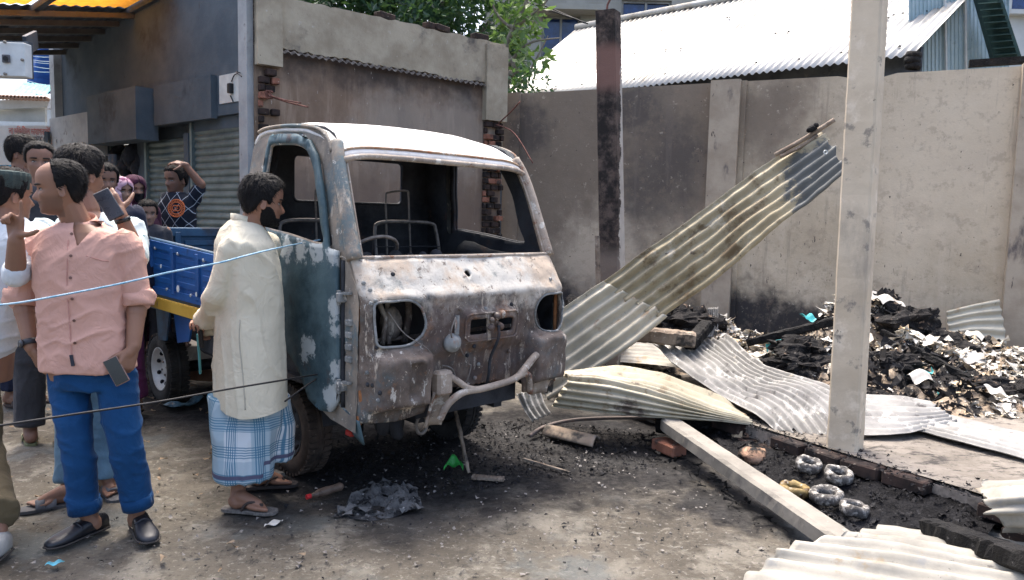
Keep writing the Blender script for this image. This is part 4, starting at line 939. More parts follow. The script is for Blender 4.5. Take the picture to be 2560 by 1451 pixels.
# floor, seats, steering wheel
q = MB(); q.prism([T(-.64, .03, .58), T(.39, .03, .58), T(.39, CW-.03, .58), T(-.64, CW-.03, .58)], (0, 0, .03)); q.build('cab_floor', M_inner, truck)
q = MB(); q.prism([T(-.15, .08, .61), T(.36, .08, .61), T(.36, CW-.08, .61), T(-.15, CW-.08, .61)], (0, 0, .26)); q.build('seat_box', M_inner, truck)
for k, (w0, w1) in enumerate(((.12, .56), (.78, 1.30))):
    s = empty('seat_frame', (0, 0, 0)); bpy.data.objects.remove(s)
    U = smooth_poly([T(.10, w0, .88), T(.16, w0, 1.2), T(.20, w0+.01, 1.40), T(.205, w0+.05, 1.455), T(.205, (w0+w1)/2, 1.465), T(.205, w1-.05, 1.455), T(.20, w1-.01, 1.40), T(.16, w1, 1.2), T(.10, w1, .88)], 5, False)
    so_ = MB().tube(U, .012, 8).build('seat_frame', M_wire, truck, smooth=True)
    for z in (1.0, 1.15, 1.3): MB().tube([T(.12+.06*(z-.88)/.5, w0, z), T(.12+.06*(z-.88)/.5, w1, z)], .004, 6).build('seat_spring', M_inner, so_)
    c_ = w0+(.25 if k == 0 else .10); hb = smooth_poly([T(.19, c_, 1.22), T(.205, c_, 1.48), T(.21, c_, 1.62), T(.21, c_+.02, 1.655), T(.21, c_+.16, 1.67), T(.21, c_+.18, 1.64), T(.205, c_+.185, 1.48), T(.19, c_+.19, 1.22)], 5, False)
    MB().tube(hb, .007, 6).build('headrest_frame', M_wire, so_, smooth=True)
sc_ = T(-.50, .30, 1.29); ax = V((0, 0, 1))*.75+tb*.66; ax.normalize(); e1_ = tw; e2_ = ax.cross(e1_)
st_ = MB().tube([sc_+(e1_*math.cos(a)+e2_*math.sin(a))*.155 for a in np.linspace(0, 2*math.pi, 32, endpoint=False)], .010, 8, closed=True).build('steering_wheel', M_wire, truck, smooth=True)
q = MB(); q.tube([sc_-ax*.30-tb*.1, sc_-ax*.04], .022, 8); q.ball(sc_-ax*.05, .045); 
for a in (.3, 2.4, 4.4): q.tube([sc_-ax*.05, sc_+(e1_*math.cos(a)+e2_*math.sin(a))*.15], .008, 6)
q.build('steering_column', M_inner, st_, smooth=True)
q = MB()
for k in range(7): p = T(-.56+.03*rr_.random(), .16+.09*k, 1.27+.02*rr_.random()); q.ball(p, rr_.uniform(.02, .045), 8, 6)
q.tube([T(-.60, .05, 1.2), T(-.60, CW-.05, 1.2)], .02, 8); q.build('dash_remains', M_inner, truck, smooth=True)

# tube bumper with its brackets
q = MB(); Mr = Matrix.Rotation(truck.rotation_euler.z, 3, 'Z')
q.box(T(-.965, .435, .655), (.07, .10, .13), Mr, .015); q.build('bumper_bracket', M_tube, truck)
q = MB(); q.grid(lambda i, j: T(-.975+.05*j+.03*math.sin(i*3.14), .385+.10*i-.02*j, .61-.19*j), 8, 8); q.build('bumper_bracket_plate', M_tube, truck, smooth=True, solid=.014)
q = MB(); q.grid(lambda i, j: T(-.965+.03*j+.02*math.sin(i*3.14), 1.13+.12*i, .70-.22*j), 8, 8); q.build('bumper_bracket_plate', M_tube, truck, smooth=True, solid=.014)
def bt(pts, r): return MB().tube(smooth_poly([T(*p) for p in pts], 7, False), r, 10).build('bumper_tube', M_tube, truck, smooth=True)
bt([(-.98, .41, .47), (-1.0, .45, .55), (-1.02, .53, .60), (-1.03, .66, .605), (-1.03, .85, .62), (-1.02, .95, .64), (-1.01, 1.01, .63), (-1.0, 1.035, .58), (-.99, 1.045, .54), (-.985, 1.06, .52)], .019)
bt([(-.97, .45, .70), (-1.0, .50, .665), (-1.02, .56, .62), (-1.03, .62, .605)], .017)
bt([(-1.02, .93, .635), (-1.01, 1.0, .68), (-1.0, 1.07, .725), (-.97, 1.14, .735)], .021)
# underside: chassis rails, cross beam, axle, steering gear, tow ring
for w in (.42, .98): MB().beam(T(-.80, w, .47), T(2.72, w, .52), .06, .12).build('chassis_rail', M_inner, truck)
MB().beam(T(-.80, .36, .50), T(-.80, 1.08, .50), .08, .10).build('front_crossmember', M_inner, truck)
q = MB(); q.tube([T(0, .12, .27), T(0, .4, .30), T(0, 1.0, .30), T(0, 1.28, .27)], .035, 8); q.build('front_axle', M_inner, truck, smooth=True)
q = MB(); q.tube([T(2.1, .12, .27), T(2.1, 1.28, .27)], .045, 8); q.ball(T(2.1, .7, .28), .13); q.build('rear_axle', M_inner, truck, smooth=True)
q = MB(); q.ball(T(-.68, .27, .46), (.06, .05, .12)); q.ball(T(-.70, .33, .42), (.05, .05, .10)); q.tube([T(-.70, .30, .45), T(-.72, .335, .34), T(-.72, .345, .325)], [.05, .035, .02], 8); q.build('steering_box', M_inner, truck, smooth=True)
q = MB(); q.tube([T(-.80, .43+.035*math.cos(a), .40+.05*math.sin(a)) for a in np.linspace(0, 2*math.pi, 16, endpoint=False)], .010, 6, closed=True); q.build('tow_ring', M_wire, truck, smooth=True)
q = MB(); q.grid(lambda i, j: T(-.86+.30*i, .0+.03*j, .50-.12*j+.10*i), 8, 5); q.build('side_skirt', M_door, truck, smooth=True, solid=.01)
q = MB(); q.box(T(-.74, .03, .415), (.05, .03, .03), Mr, .006); q.build('side_marker', plain('red_lens', (.35, .03, .02), .4, bump=0), truck)
MB().beam(T(-.55, .1, .42), T(-.2, .25, .36), .03, .03).build('track_rod', M_inner, truck)
# wheels
def wheel(t, side, rad, wid, m_t, m_r, burnt):
    w_out = .06 if side > 0 else CW-.06
    ax = -tw if side > 0 else tw                              # outwards
    c = T(t, w_out, rad); cc = c-ax*wid/2
    wo = bpy.data.objects.new('wheel', None); col.objects.link(wo); wo.parent = truck; wo.location = truck_local(cc); wo.empty_display_size = .1
    h = wid/2; q = MB()
    q.lathe([(rad*.60, h*.72), (rad*.66, h*.92), (rad*.80, h), (rad*.92, h*.92), (rad*.985, h*.72), (rad, h*.4), (rad, -h*.4), (rad*.985, -h*.72), (rad*.92, -h*.92), (rad*.8, -h), (rad*.66, -h*.92), (rad*.6, -h*.72)], cc, tuple(ax), 48, cap=False)
    e1_ = tb; e2_ = ax.cross(tb)
    for k in range(44):
        a = 2*math.pi*k/44; d = e1_*math.cos(a)+e2_*math.sin(a); ta = -e1_*math.sin(a)+e2_*math.cos(a)
        for s_, sk in ((.60, .35), (-.60, -.35)):
            p = cc+d*(rad*.992)+ax*(h*s_); q.beam(p-ax*h*.32+ta*.004*sk, p+ax*h*.32-ta*.010*sk, rad*.085, .018, up=tuple(d))
    q.tube([cc+(e1_*math.cos(a)+e2_*math.sin(a))*rad*.985 for a in np.linspace(0, 2*math.pi, 48, endpoint=False)], .012, 5, closed=True)
    q.build('tyre', m_t, wo, smooth=True, angle=35)
    q = MB(); q.lathe([(.02, h*.30), (.055, h*.32), (.075, h*.12), (rad*.36, h*.05), (rad*.46, h*.42), (rad*.54, h*.55), (rad*.585, h*.85), (rad*.62, h*.88), (rad*.62, h*.70), (rad*.55, h*.2), (rad*.55, -h*.7)], cc, tuple(ax), 36, cap=True)
    ro = q.build('rim', m_r, wo, smooth=True)
    for k in range(8):
        a = 2*math.pi*(k+.5)/8; p = cc+(e1_*math.cos(a)+e2_*math.sin(a))*rad*.44+ax*h*.36
        MB().ball(p, (.017, .017, .017), 8, 6).build('rim_slot', M_dark, ro, smooth=True)
    for k in range(4):
        a = 2*math.pi*k/4+.3; p = cc+(e1_*math.cos(a)+e2_*math.sin(a))*.05+ax*h*.2
        MB().lathe([(.009, 0), (.009, .014), (.005, .017)], p, tuple(ax), 6).build('wheel_nut', M_wire, ro)
def truck_local(p): return parent_matrix(truck).inverted() @ p
bpy.context.view_layer.update()
M_tyre = layered('worn_rubber', ((.018, .018, .019), (.04, .039, .038), 8), [dict(col=(.10, .095, .085), scale=5, lo=.55, hi=.72)], .85, ((60, .3, .003),), spec=.35)
M_tyre_b = layered('scorched_rubber', ((.045, .034, .028), (.085, .066, .055), 8), [dict(col=(.02, .02, .02), scale=5, lo=.5, hi=.66), dict(col=(.18, .15, .13), scale=22, lo=.64, hi=.7)], .9, ((40, .6, .005),))
M_rim = layered('dull_wheel_steel', ((.38, .39, .38), (.52, .53, .52), 6), [dict(col=(.2, .19, .18), scale=6, lo=.56, hi=.7)], .5, metal=.4)
wheel(0, 1, .268, .15, M_tyre_b, M_inner, True); wheel(0, -1, .268, .15, M_tyre, M_inner, True)
wheel(2.1, 1, .275, .15, M_tyre, M_rim, False); wheel(2.1, -1, .275, .15, M_tyre, M_rim, False)
MB().lathe([(.001, .05), (.03, .05), (.036, .035), (.04, .0)], T(-.02, CW-.06-.15-.02, .27), tuple(-tb*.8-tw*.3), 20).build('hub_cap', M_wire, truck, smooth=True)
MB().ball(T(-.02, CW-.25, .32), (.08, .08, .11)).build('brake_drum', M_inner, truck, smooth=True)

# cargo bed
M_blue = layered('blue_paint', ((.010, .065, .22), (.018, .11, .34), 2.5), [dict(col=(.008, .03, .10), scale=3, lo=.56, hi=.7), dict(col=(.10, .17, .26), scale=12, lo=.64, hi=.72), dict(col=(.07, .055, .05), scale=18, lo=.66, hi=.72)], .42, ((30, .15, .003),), spec=.5)
M_blued = layered('scorched_blue_paint', ((.018, .055, .11), (.035, .10, .17), 2.5), [dict(col=(.03, .035, .045), scale=3, lo=.5, hi=.66), dict(col=(.16, .2, .22), scale=14, lo=.64, hi=.72)], .55, ((30, .2, .003),), spec=.45)
M_yellow = layered('yellow_paint', ((.46, .27, .035), (.58, .36, .06), 3), [dict(col=(.25, .15, .05), scale=6, lo=.6, hi=.72), dict(col=(.6, .5, .3), scale=16, lo=.66, hi=.74)], .5, ((30, .15, .003),))
bed0, bed1 = .56, 2.78
def bed_panel(name, P00, P10, P01, P11, out, m, nv, inner=True):
    """pressed steel side: P00..P10 bottom edge, P01..P11 top edge; out = outward unit vector"""
    def pt(i, j, o=0.0): a = P00.lerp(P10, i); b = P01.lerp(P11, i); return a.lerp(b, j)+out*o
    q = MB(); q.add([pt(0, 0), pt(1, 0), pt(1, 1), pt(0, 1)], [(0, 1, 2, 3)]); r = q.build(name, m, truck, solid=.012)
    q = MB(); q.tube([pt(0, 1), pt(1, 1)], .017, 8); q.build('top_rail', M_blued, r, smooth=True)
    q = MB(); q.beam(pt(0, .93, .012), pt(1, .93, .012), .03, .05, up=tuple(pt(.5, 1)-pt(.5, 0))); q.build('upper_frame', m, r)
    q = MB(); q.beam(pt(0, .05, .012), pt(1, .05, .012), .03, .05, up=tuple(pt(.5, 1)-pt(.5, 0))); q.build('lower_frame', m, r)
    for k in range(nv+1):
        i = min(max(k/nv, .012), .988); q = MB(); q.beam(pt(i, .05, .016), pt(i, .95, .016), .05, .035, up=tuple(out), bev=.006); q.build('upright', m, r)
    for k in range(nv):
        for j in (.27, .50, .73):
            q = MB(); q.beam(pt((k+.13)/nv, j, .006), pt((k+.87)/nv, j, .006), .022, .05, up=tuple(pt(.5, 1)-pt(.5, 0)), bev=.008); q.build('pressed_rib', m, r)
    for k in range(nv*2):
        q = MB(); q.lathe([(.012, 0), (.012, .008), (.008, .012)], pt((k+.5)/(nv*2), .86 if k % 2 else .12, .02), tuple(out), 8); q.build('latch', M_rim, r)
    return r
bed_panel('bed_side', T(bed0, -.02, .90), T(bed1, -.02, .91), T(bed0, -.02, 1.222), T(bed1, -.02, 1.335), -tw, M_blue, 5)
bed_panel('bed_side', T(bed0, CW+.02, .90), T(bed1, CW+.02, .91), T(bed0, CW+.02, 1.222), T(bed1, CW+.02, 1.335), tw, M_blue, 5)
bed_panel('tailgate', T(bed1, 0, .91), T(bed1, CW, .91), T(bed1, 0, 1.345), T(bed1, CW, 1.345), -tb, M_blued, 3)
q = MB(); q.prism([T(bed0, 0, .885), T(bed1, 0, .885), T(bed1, CW, .885), T(bed0, CW, .885)], (0, 0, -.03)); q.build('bed_floor', M_blued, truck)
for k in range(12): MB().beam(T(bed0, .06+k*.116, .889), T(bed1, .06+k*.116, .889), .04, .012).build('floor_rib', M_blued, truck)
q = MB(); q.prism([T(bed0, 0, .88), T(bed0, CW, .88), T(bed0, CW, 1.24), T(bed0, 0, 1.24)], tb*.015); q.build('bed_headboard', M_blued, truck)
MB().beam(T(bed0-.03, -.035, .825), T(bed1, -.035, .835), .03, .075).build('yellow_stripe', M_yellow, truck)
MB().beam(T(bed0-.03, CW+.035, .825), T(bed1, CW+.035, .835), .03, .075).build('yellow_stripe', M_yellow, truck)
MB().beam(T(bed0-.03, .03, .81), T(bed1, .03, .82), .05, .10).build('bed_sill', M_blued, truck)
for t_ in (.9, 1.35, 1.75, 2.45): MB().beam(T(t_, .03, .78), T(t_, CW-.03, .78), .06, .09).build('bed_bearer', M_inner, truck)
q = MB(); q.prism([T(1.62, -.01, .78), T(1.90, -.01, .78), T(1.86, -.01, .545), T(1.70, -.01, .56)], tw*.012); q.build('side_guard', M_blued, truck)
q = MB(); q.prism([T(1.28, .02, .77), T(1.62, .02, .77), T(1.56, .02, .56), T(1.34, .02, .60)], tw*.012); q.build('side_guard', M_blue, truck)
q = MB(); q.box(T(1.2, .25, .60), (.5, .25, .22), Mr, .03); q.build('fuel_tank', M_inner, truck)
# stickers on the bed
for t_, z_, s_ in ((2.02, .995, .05), (1.62, 1.11, .02), (1.3, .975, .035), (.98, .965, .022), (2.3, .99, .04)):
    MB().lathe([(.001, .001), (s_*.7, .001), (s_*.7, .003), (.001, .003)], T(t_, -.06, z_), tuple(-tw), 12).build('sticker', M_card, truck)
# ------------------------------------------------------------------ fallen corrugated sheets
def cat(P, t):
    """Catmull-Rom on rows of an array P (n, ...) at parameters t in 0..1"""
    n = len(P); x = np.clip(t, 0, 1)*(n-1); k = np.minimum(x.astype(int), n-2); f = (x-k).reshape(-1, *([1]*(P.ndim-1)))
    g = lambda i: P[np.clip(i, 0, n-1)]
    a, b, c, d = g(k-1), g(k), g(k+1), g(k+2)
    a = np.where((k == 0).reshape(f.shape), 2*b-c, a); d = np.where((k == n-2).reshape(f.shape), 2*c-b, d)
    return .5*(2*b+(c-a)*f+(2*a-5*b+4*c-d)*f**2+(3*b-a-3*c+d)*f**3)
def sheet(name, label, C, ncorr, amp, mat, nu=None, nv=60, crumple=.012, seed=0, parent=None, group=None, ragged=.0, box=False):
    C = np.array([[tuple(p) for p in row] for row in C], float); nu = nu or int(ncorr*8+1)
    A = cat(C, np.linspace(0, 1, nu)); S = np.stack([cat(A[i], np.linspace(0, 1, nv)) for i in range(nu)])
    du = np.gradient(S, axis=0); dv = np.gradient(S, axis=1); N = np.cross(du, dv); N /= np.linalg.norm(N, axis=2, keepdims=True)+1e-9
    ii = np.linspace(0, 1, nu)[:, None]
    w = np.sin(2*np.pi*ncorr*ii); 
    if box: w = np.tanh(2.2*w)
    S2 = S+N*(amp*w)[..., None]
    fl_ = S.reshape(-1, 3)
    S2 += N*((fbm(fl_*2.2+seed, 3, seed)*crumple+fbm(fl_*9+seed, 2, seed+3)*crumple*.25).reshape(nu, nv))[..., None]
    if ragged:
        e = fbm(np.stack([np.linspace(0, 9, nu), np.zeros(nu), np.zeros(nu)], 1)+seed, 3, seed+5)*ragged
        d0 = S[:, 1]-S[:, 0]; d0 /= np.linalg.norm(d0, axis=1, keepdims=True); S2[:, 0] += d0*e[:, None]
        d1 = S[:, -1]-S[:, -2]; d1 /= np.linalg.norm(d1, axis=1, keepdims=True); S2[:, -1] += d1*np.roll(e, 7)[:, None]
    q = MB(); q.add(S2.reshape(-1, 3), [(i*nv+j, (i+1)*nv+j, (i+1)*nv+j+1, i*nv+j+1) for i in range(nu-1) for j in range(nv-1)])
    o = q.build(name, mat, parent, smooth=True, solid=.0025)
    I_, J_ = np.meshgrid(np.linspace(0, 1, nu), np.linspace(0, 1, nv), indexing='ij'); a_ = o.data.attributes.new('pat', 'FLOAT_VECTOR', 'POINT'); a_.data.foreach_set('vector', np.stack([I_, J_, J_*0], -1).ravel())
    if label: tag(o, label, 'metal sheet', group or 'fallen corrugated sheets')
    return o
def m_sheet(name, c0, c1, extra=(), metal=.35, rough=.45, seed=0.0, patch=False):
    t = NT(name); c = t.mix(t.rng(t.noise(2.2, 8, .68, off=seed), .35, .65), c0, c1)
    for i, L in enumerate(extra): c = t.mix(t.rng(t.noise(L[1], 8, .7, off=seed+i*5+2), L[2], L[3]), c, L[0])
    if patch:
        px, py, pz = t.sep(t.attr('pat')['Vector']); n_ = t.rng(t.noise(7, 7, .7, off=9), .25, .75, -.14, .14, False)
        k_ = t.math('MULTIPLY', t.rng(t.math('ADD', py, n_), .30, .25), t.rng(t.math('ADD', px, n_), .14, .20)); c = t.mix(t.math('MULTIPLY', k_, .9), c, (.085, .098, .105))
    nb = t.bump(t.noise(9, 7, .65, off=seed), .25, .012)
    return t.done(c, t.rng(t.noise(5, 6, .6, off=seed+3), .3, .7, rough-.12, rough+.2), nb, metal, .45)
M_s1 = m_sheet('olive_tinted_tin', (.27, .23, .145), (.41, .365, .255), [((.155, .115, .065), 4, .52, .63), ((.54, .50, .40), 3, .58, .70), ((.10, .08, .06), 14, .62, .68)], .1, .6, 1, patch=True)
M_s1b = m_sheet('pale_warm_tin', (.46, .43, .34), (.60, .56, .45), [((.38, .27, .17), 3, .58, .68), ((.36, .39, .40), 2.4, .55, .66), ((.14, .11, .08), 15, .64, .69)], .1, .55, 4)
M_s2 = m_sheet('cream_ashed_tin', (.34, .305, .215), (.49, .45, .345), [((.13, .10, .075), 4, .56, .66), ((.30, .24, .16), 9, .56, .64)], .1, .6, 8)
M_s3 = m_sheet('grey_ashed_tin', (.17, .168, .16), (.31, .305, .29), [((.50, .49, .46), 7, .55, .62), ((.075, .07, .068), 6, .57, .67), ((.52, .46, .36), 18, .62, .67)], .1, .65, 12)
M_s4 = m_sheet('white_zinc_sheet', (.22, .212, .185), (.37, .35, .30), [((.26, .20, .125), 3.5, .56, .66), ((.12, .11, .10), 16, .62, .68), ((.24, .24, .23), 5, .56, .66)], .1, .6, 16)
A_ = at
lean = sheet('corrugated_sheet', 'long olive-tinted corrugated sheet leaning up beside the pale post', [[A_(2052, 333, 5.5), A_(1930, 398, 5.6), A_(1750, 530, 5.75), A_(1490, 716, 5.98)], [A_(2088, 380, 5.25), A_(1945, 480, 5.45), A_(1780, 605, 5.62), A_(1570, 757, 5.86)], [A_(2121, 428, 5.02), A_(1962, 560, 5.28), A_(1805, 688, 5.48), A_(1652, 796, 5.72)]], 6, .017, M_s1, nv=90, crumple=.030, seed=1, ragged=.03)
sheet('corrugated_sheet', 'pale bent corrugated sheet sloping down behind the truck corner', [[A_(1510, 702, 5.96), A_(1430, 756, 6.0), A_(1340, 818, 6.05), A_(1260, 872, 6.1)], [A_(1592, 748, 5.83), A_(1505, 812, 5.88), A_(1410, 880, 5.93), A_(1310, 945, 5.98)], [A_(1672, 790, 5.69), A_(1580, 865, 5.74), A_(1480, 930, 5.80), A_(1370, 1000, 5.86)]], 6, .019, M_s1b, nv=70, crumple=.022, seed=2, ragged=.015)
# patch of paint, bolts and timber on the leaning sheet
q = MB(); q.tube(smooth_poly([A_(1938, 388, 5.52), A_(2010, 348, 5.48), A_(2086, 300, 5.42)], 5, False), .017, 7); tag(q.build('timber_batten', M_wood, smooth=True), 'thin pale batten along the top edge of the leaning sheet', 'batten')
q = MB(); q.tube(smooth_poly([A_(1950, 392, 5.50), A_(2000, 368, 5.48), A_(2044, 338, 5.45)], 5, False), .014, 7); tag(q.build('timber_batten', M_wood, smooth=True), 'short split batten beneath the thin batten on the leaning sheet', 'batten')
q = MB(); q.ball(A_(2030, 322, 5.44), (.045, .03, .025), 10, 7, Matrix.Rotation(-.5, 3, 'Y')); q.ball(A_(2040, 314, 5.43), (.02, .02, .02)); tag(q.build('charred_lump', M_char, smooth=True), 'small black charred lump on the batten of the leaning sheet', 'debris')
MB().tube([A_(2064, 381, 5.20)+V((.012*math.cos(a), 0, .012*math.sin(a))) for a in np.linspace(0, 6.28, 12, endpoint=False)], .004, 5, closed=True).build('nail_hole_rim', M_wm, lean)

sheet('corrugated_sheet', 'cream ash-covered sheet folded over beside the truck front', [[A_(1398, 938, 5.35), A_(1530, 922, 5.35), A_(1650, 938, 5.3), A_(1790, 985, 5.2), A_(1850, 1028, 5.1)], [A_(1405, 940, 5.05), A_(1530, 948, 5.05), A_(1660, 975, 5.0), A_(1800, 1020, 4.9), A_(1872, 1046, 4.85)], [A_(1425, 948, 4.95), A_(1540, 962, 4.92), A_(1690, 1004, 4.87), A_(1810, 1036, 4.82), A_(1880, 1055, 4.80)], [A_(1408, 985, 4.92), A_(1540, 1003, 4.88), A_(1690, 1028, 4.84), A_(1810, 1048, 4.80), A_(1884, 1060, 4.78)], [A_(1385, 1018, 4.92), A_(1530, 1035, 4.88), A_(1690, 1048, 4.84), A_(1810, 1056, 4.80), A_(1886, 1064, 4.78)]], 9, .014, M_s2, nv=60, crumple=.016, seed=5, ragged=.03)
sheet('corrugated_sheet', 'large grey ashed sheet sagging down left of the pale post', [[A_(1622, 850, 6.3), A_(1750, 955, 5.5), A_(1868, 1028, 4.95), A_(1945, 1082, 4.66)], [A_(1700, 850, 6.4), A_(1830, 945, 5.6), A_(1950, 1010, 5.0), A_(2030, 1090, 4.60)], [A_(1760, 850, 6.45), A_(1880, 930, 5.7), A_(2020, 990, 5.05), A_(2120, 1085, 4.62)], [A_(1822, 838, 6.5), A_(1915, 915, 5.8), A_(2080, 975, 5.2), A_(2245, 1088, 4.66)]], 11, .015, M_s3, nv=80, crumple=.025, seed=7, ragged=.02)
sheet('corrugated_sheet', 'flat grey sheet lying just right behind the pale post', [[on(2130, 985, .30), on(2250, 992, .30), on(2330, 1010, .28)], [on(2140, 1030, .27), on(2260, 1040, .27), on(2360, 1035, .27)], [on(2150, 1085, .24), on(2260, 1082, .25), on(2395, 1058, .25)]], 7, .010, M_s3, nv=40, crumple=.012, seed=9, ragged=.015)
sheet('corrugated_sheet', 'narrow grey sheet lying at right edge of the ash floor', [[on(2240, 1010, .25), on(2400, 1045, .25), on(2600, 1092, .25)], [on(2270, 1050, .25), on(2420, 1085, .25), on(2600, 1120, .25)], [on(2292, 1078, .235), on(2430, 1112, .235), on(2600, 1152, .235)]], 5, .012, M_s3, nv=50, crumple=.010, seed=11)
sheet('corrugated_sheet', 'bright white corrugated sheet lying in the bottom right corner', [[on(1815, 1520, .05), on(2080, 1560, .10), on(2350, 1600, .10), on(2600, 1640, .1)], [on(1890, 1420, .10), on(2120, 1450, .14), on(2380, 1500, .14), on(2640, 1540, .14)], [on(1985, 1368, .15), on(2200, 1390, .17), on(2420, 1430, .17), on(2660, 1470, .17)], [on(2110, 1338, .16), on(2260, 1350, .17), on(2460, 1385, .18), on(2680, 1420, .18)], [on(2215, 1322, .12), on(2330, 1332, .13), on(2500, 1360, .14), on(2700, 1390, .15)]], 9, .016, M_s4, nv=60, crumple=.02, seed=13, ragged=.02)
sheet('corrugated_sheet', 'white sheet curled up at the right edge above the bottom sheet', [[on(2452, 1205, .30), on(2560, 1200, .34), on(2680, 1190, .34)], [on(2450, 1235, .34), on(2560, 1232, .40), on(2680, 1225, .40)], [on(2478, 1285, .30), on(2570, 1280, .34), on(2680, 1275, .34)], [on(2530, 1335, .20), on(2590, 1335, .22), on(2690, 1330, .22)]], 5, .013, M_s4, nv=36, crumple=.018, seed=15, ragged=.03)
sheet('corrugated_sheet', 'small greenish sheet propped against the boundary wall at right', [[A_(2366, 778, 7.55), A_(2430, 762, 7.5), A_(2498, 748, 7.45)], [A_(2370, 815, 7.5), A_(2435, 803, 7.45), A_(2508, 800, 7.4)], [A_(2382, 855, 7.45), A_(2440, 850, 7.4), A_(2516, 864, 7.3)]], 4.5, .017, M_s1b, nv=30, crumple=.014, seed=17)
sheet('corrugated_sheet', 'small white sheet lying under the leaning sheet', [[on(1555, 855, .42), on(1610, 852, .42), on(1660, 856, .40)], [on(1550, 905, .30), on(1630, 912, .30), on(1700, 922, .28)]], 6, .006, M_s4, nv=24, crumple=.008, seed=19)
sheet('corrugated_sheet', 'brown corrugated scrap hanging under the far front corner of the truck', [[A_(1290, 985, 5.15), A_(1310, 1025, 5.1), A_(1330, 1055, 5.05)], [A_(1350, 975, 5.2), A_(1362, 1010, 5.15), A_(1378, 1035, 5.1)]], 4, .014, M_s3, nv=20, crumple=.01, seed=21)
sheet('corrugated_sheet', 'little curled grey tin scrap standing by the wall pilaster', [[A_(1770, 770, 7.6), A_(1768, 810, 7.55), A_(1735, 842, 7.5)], [A_(1796, 768, 7.6), A_(1796, 810, 7.5), A_(1792, 845, 7.45)]], 5, .012, M_s3, nv=20, crumple=.008, seed=23)
sheet('corrugated_sheet', 'dull white sheet flat under the charred log at bottom right', [[on(2290, 1300, .05), on(2420, 1330, .06), on(2600, 1370, .06)], [on(2340, 1290, .04), on(2460, 1310, .04), on(2600, 1335, .05)]], 4, .010, M_s3, nv=24, crumple=.01, seed=25)

# ------------------------------------------------------------------ timbers, beam, pipe, coils
def timber(name, label, a, b, w, h, m, cat='timber', bumpy=.006, n=26, group=None):
    a, b = V(a), V(b); d = (b-a); L = d.length; d.normalize(); sx = d.cross(V((0, 0, 1))).normalized(); sz = sx.cross(d); vs = []; k_ = 8
    sec = [(1, .7), (.7, 1), (-.7, 1), (-1, .7), (-1, -.7), (-.7, -1), (.7, -1), (1, -.7)]
    for i in range(n+1):
        c = a+d*(L*i/n); e = 1.0 if 0 < i < n else .9
        for j, (x, y) in enumerate(sec):
            nz = float(vnoise(np.array([[i*.9+L*7, j*1.7, a.x*5]]), 3)[0])*bumpy; vs.append(c+sx*(x*(w/2)*e+nz)+sz*(y*(h/2)*e+nz))
    q = MB(); q.add(vs, [(i*8+j, i*8+(j+1) % 8, (i+1)*8+(j+1) % 8, (i+1)*8+j) for i in range(n) for j in range(8)]+[tuple(range(7, -1, -1)), tuple(n*8+j for j in range(8))])
    o = q.build(name, m); tag(o, label, cat, group); return o
Bn, Bf = on(2125, 1372, .09), on(1672, 1060, .17); Bn += (Bn-Bf).normalized()*.06
timber('concrete_beam', 'long grey concrete beam fallen diagonally beside the ash pit', Bf, Bn, .135, .095, M_conc, 'beam', .004, 40)
q = MB(); q.box(on(1672, 1118, .04), (.12, .22, .075), Matrix.Rotation(.5, 3, 'Z'), .01); tag(q.build('brick', M_brick), 'red brick wedged under the far end of the concrete beam', 'brick')
timber('charred_beam', 'thick black charred timber under the folded cream sheet', on(1640, 1058, .10), on(1905, 1062, .16), .12, .13, M_char)
timber('charred_beam', 'black charred timber lying across the paper heap left of the post', A_(1868, 858, 6.6), A_(2110, 798, 6.3), .07, .07, M_char, bumpy=.01)
timber('charred_beam', 'long grey-black charred pole sloping down the paper heap', A_(2205, 830, 6.4), A_(2490, 985, 5.6), .06, .06, M_char, bumpy=.012)
timber('charred_beam', 'thick black charred log at bottom right over the white sheet', on(2318, 1318, .16), on(2640, 1428, .26), .085, .085, M_char, bumpy=.012)
timber('timber_block', 'short brown timber block with burnt end under the leaning sheet', A_(1570, 832, 6.2), A_(1738, 850, 6.1), .17, .12, M_wood, bumpy=.006)
timber('charred_beam', 'stubby black charred wood by the timber block', A_(1725, 862, 6.1), A_(1768, 812, 6.5), .11, .10, M_char, bumpy=.015)
timber('charred_beam', 'dark flat board lying below the small white sheet', on(1560, 925, .24), on(1700, 945, .22), .12, .03, M_char)
timber('timber_upright', 'dark burnt wooden upright standing under the leaning sheet', on(1520, 915, .19), A_(1522, 800, on(1520, 915, .19).y), .09, .09, M_char)
q = MB(); q.tube(smooth_poly([on(1325, 1090, .03), on(1365, 1066, .05), on(1440, 1050, .08), on(1560, 1045, .10), on(1745, 1045, .12)], 8, False), .014, 8); tag(q.build('hose_pipe', plain('grey_brown_pipe', (.16, .13, .12), .6), smooth=True), 'grey-brown pipe curving along the ground under the folded sheet', 'pipe')
q = MB(); q.grid(lambda i, j: on(1365+i*125, 1078+i*30, .03)+V((.0, 0, .05*math.sin(math.pi*j)))+V((.07*(j-.5), .16*(j-.5), 0)), 16, 9); tag(q.build('roof_tile_shard', layered('scorched_clay', ((.22, .17, .13), (.34, .28, .22), 5), [dict(col=(.05, .05, .05), scale=4, lo=.5, hi=.64)], .85), smooth=True, solid=.012), 'curved scorched clay tile lying beside the truck', 'tile')
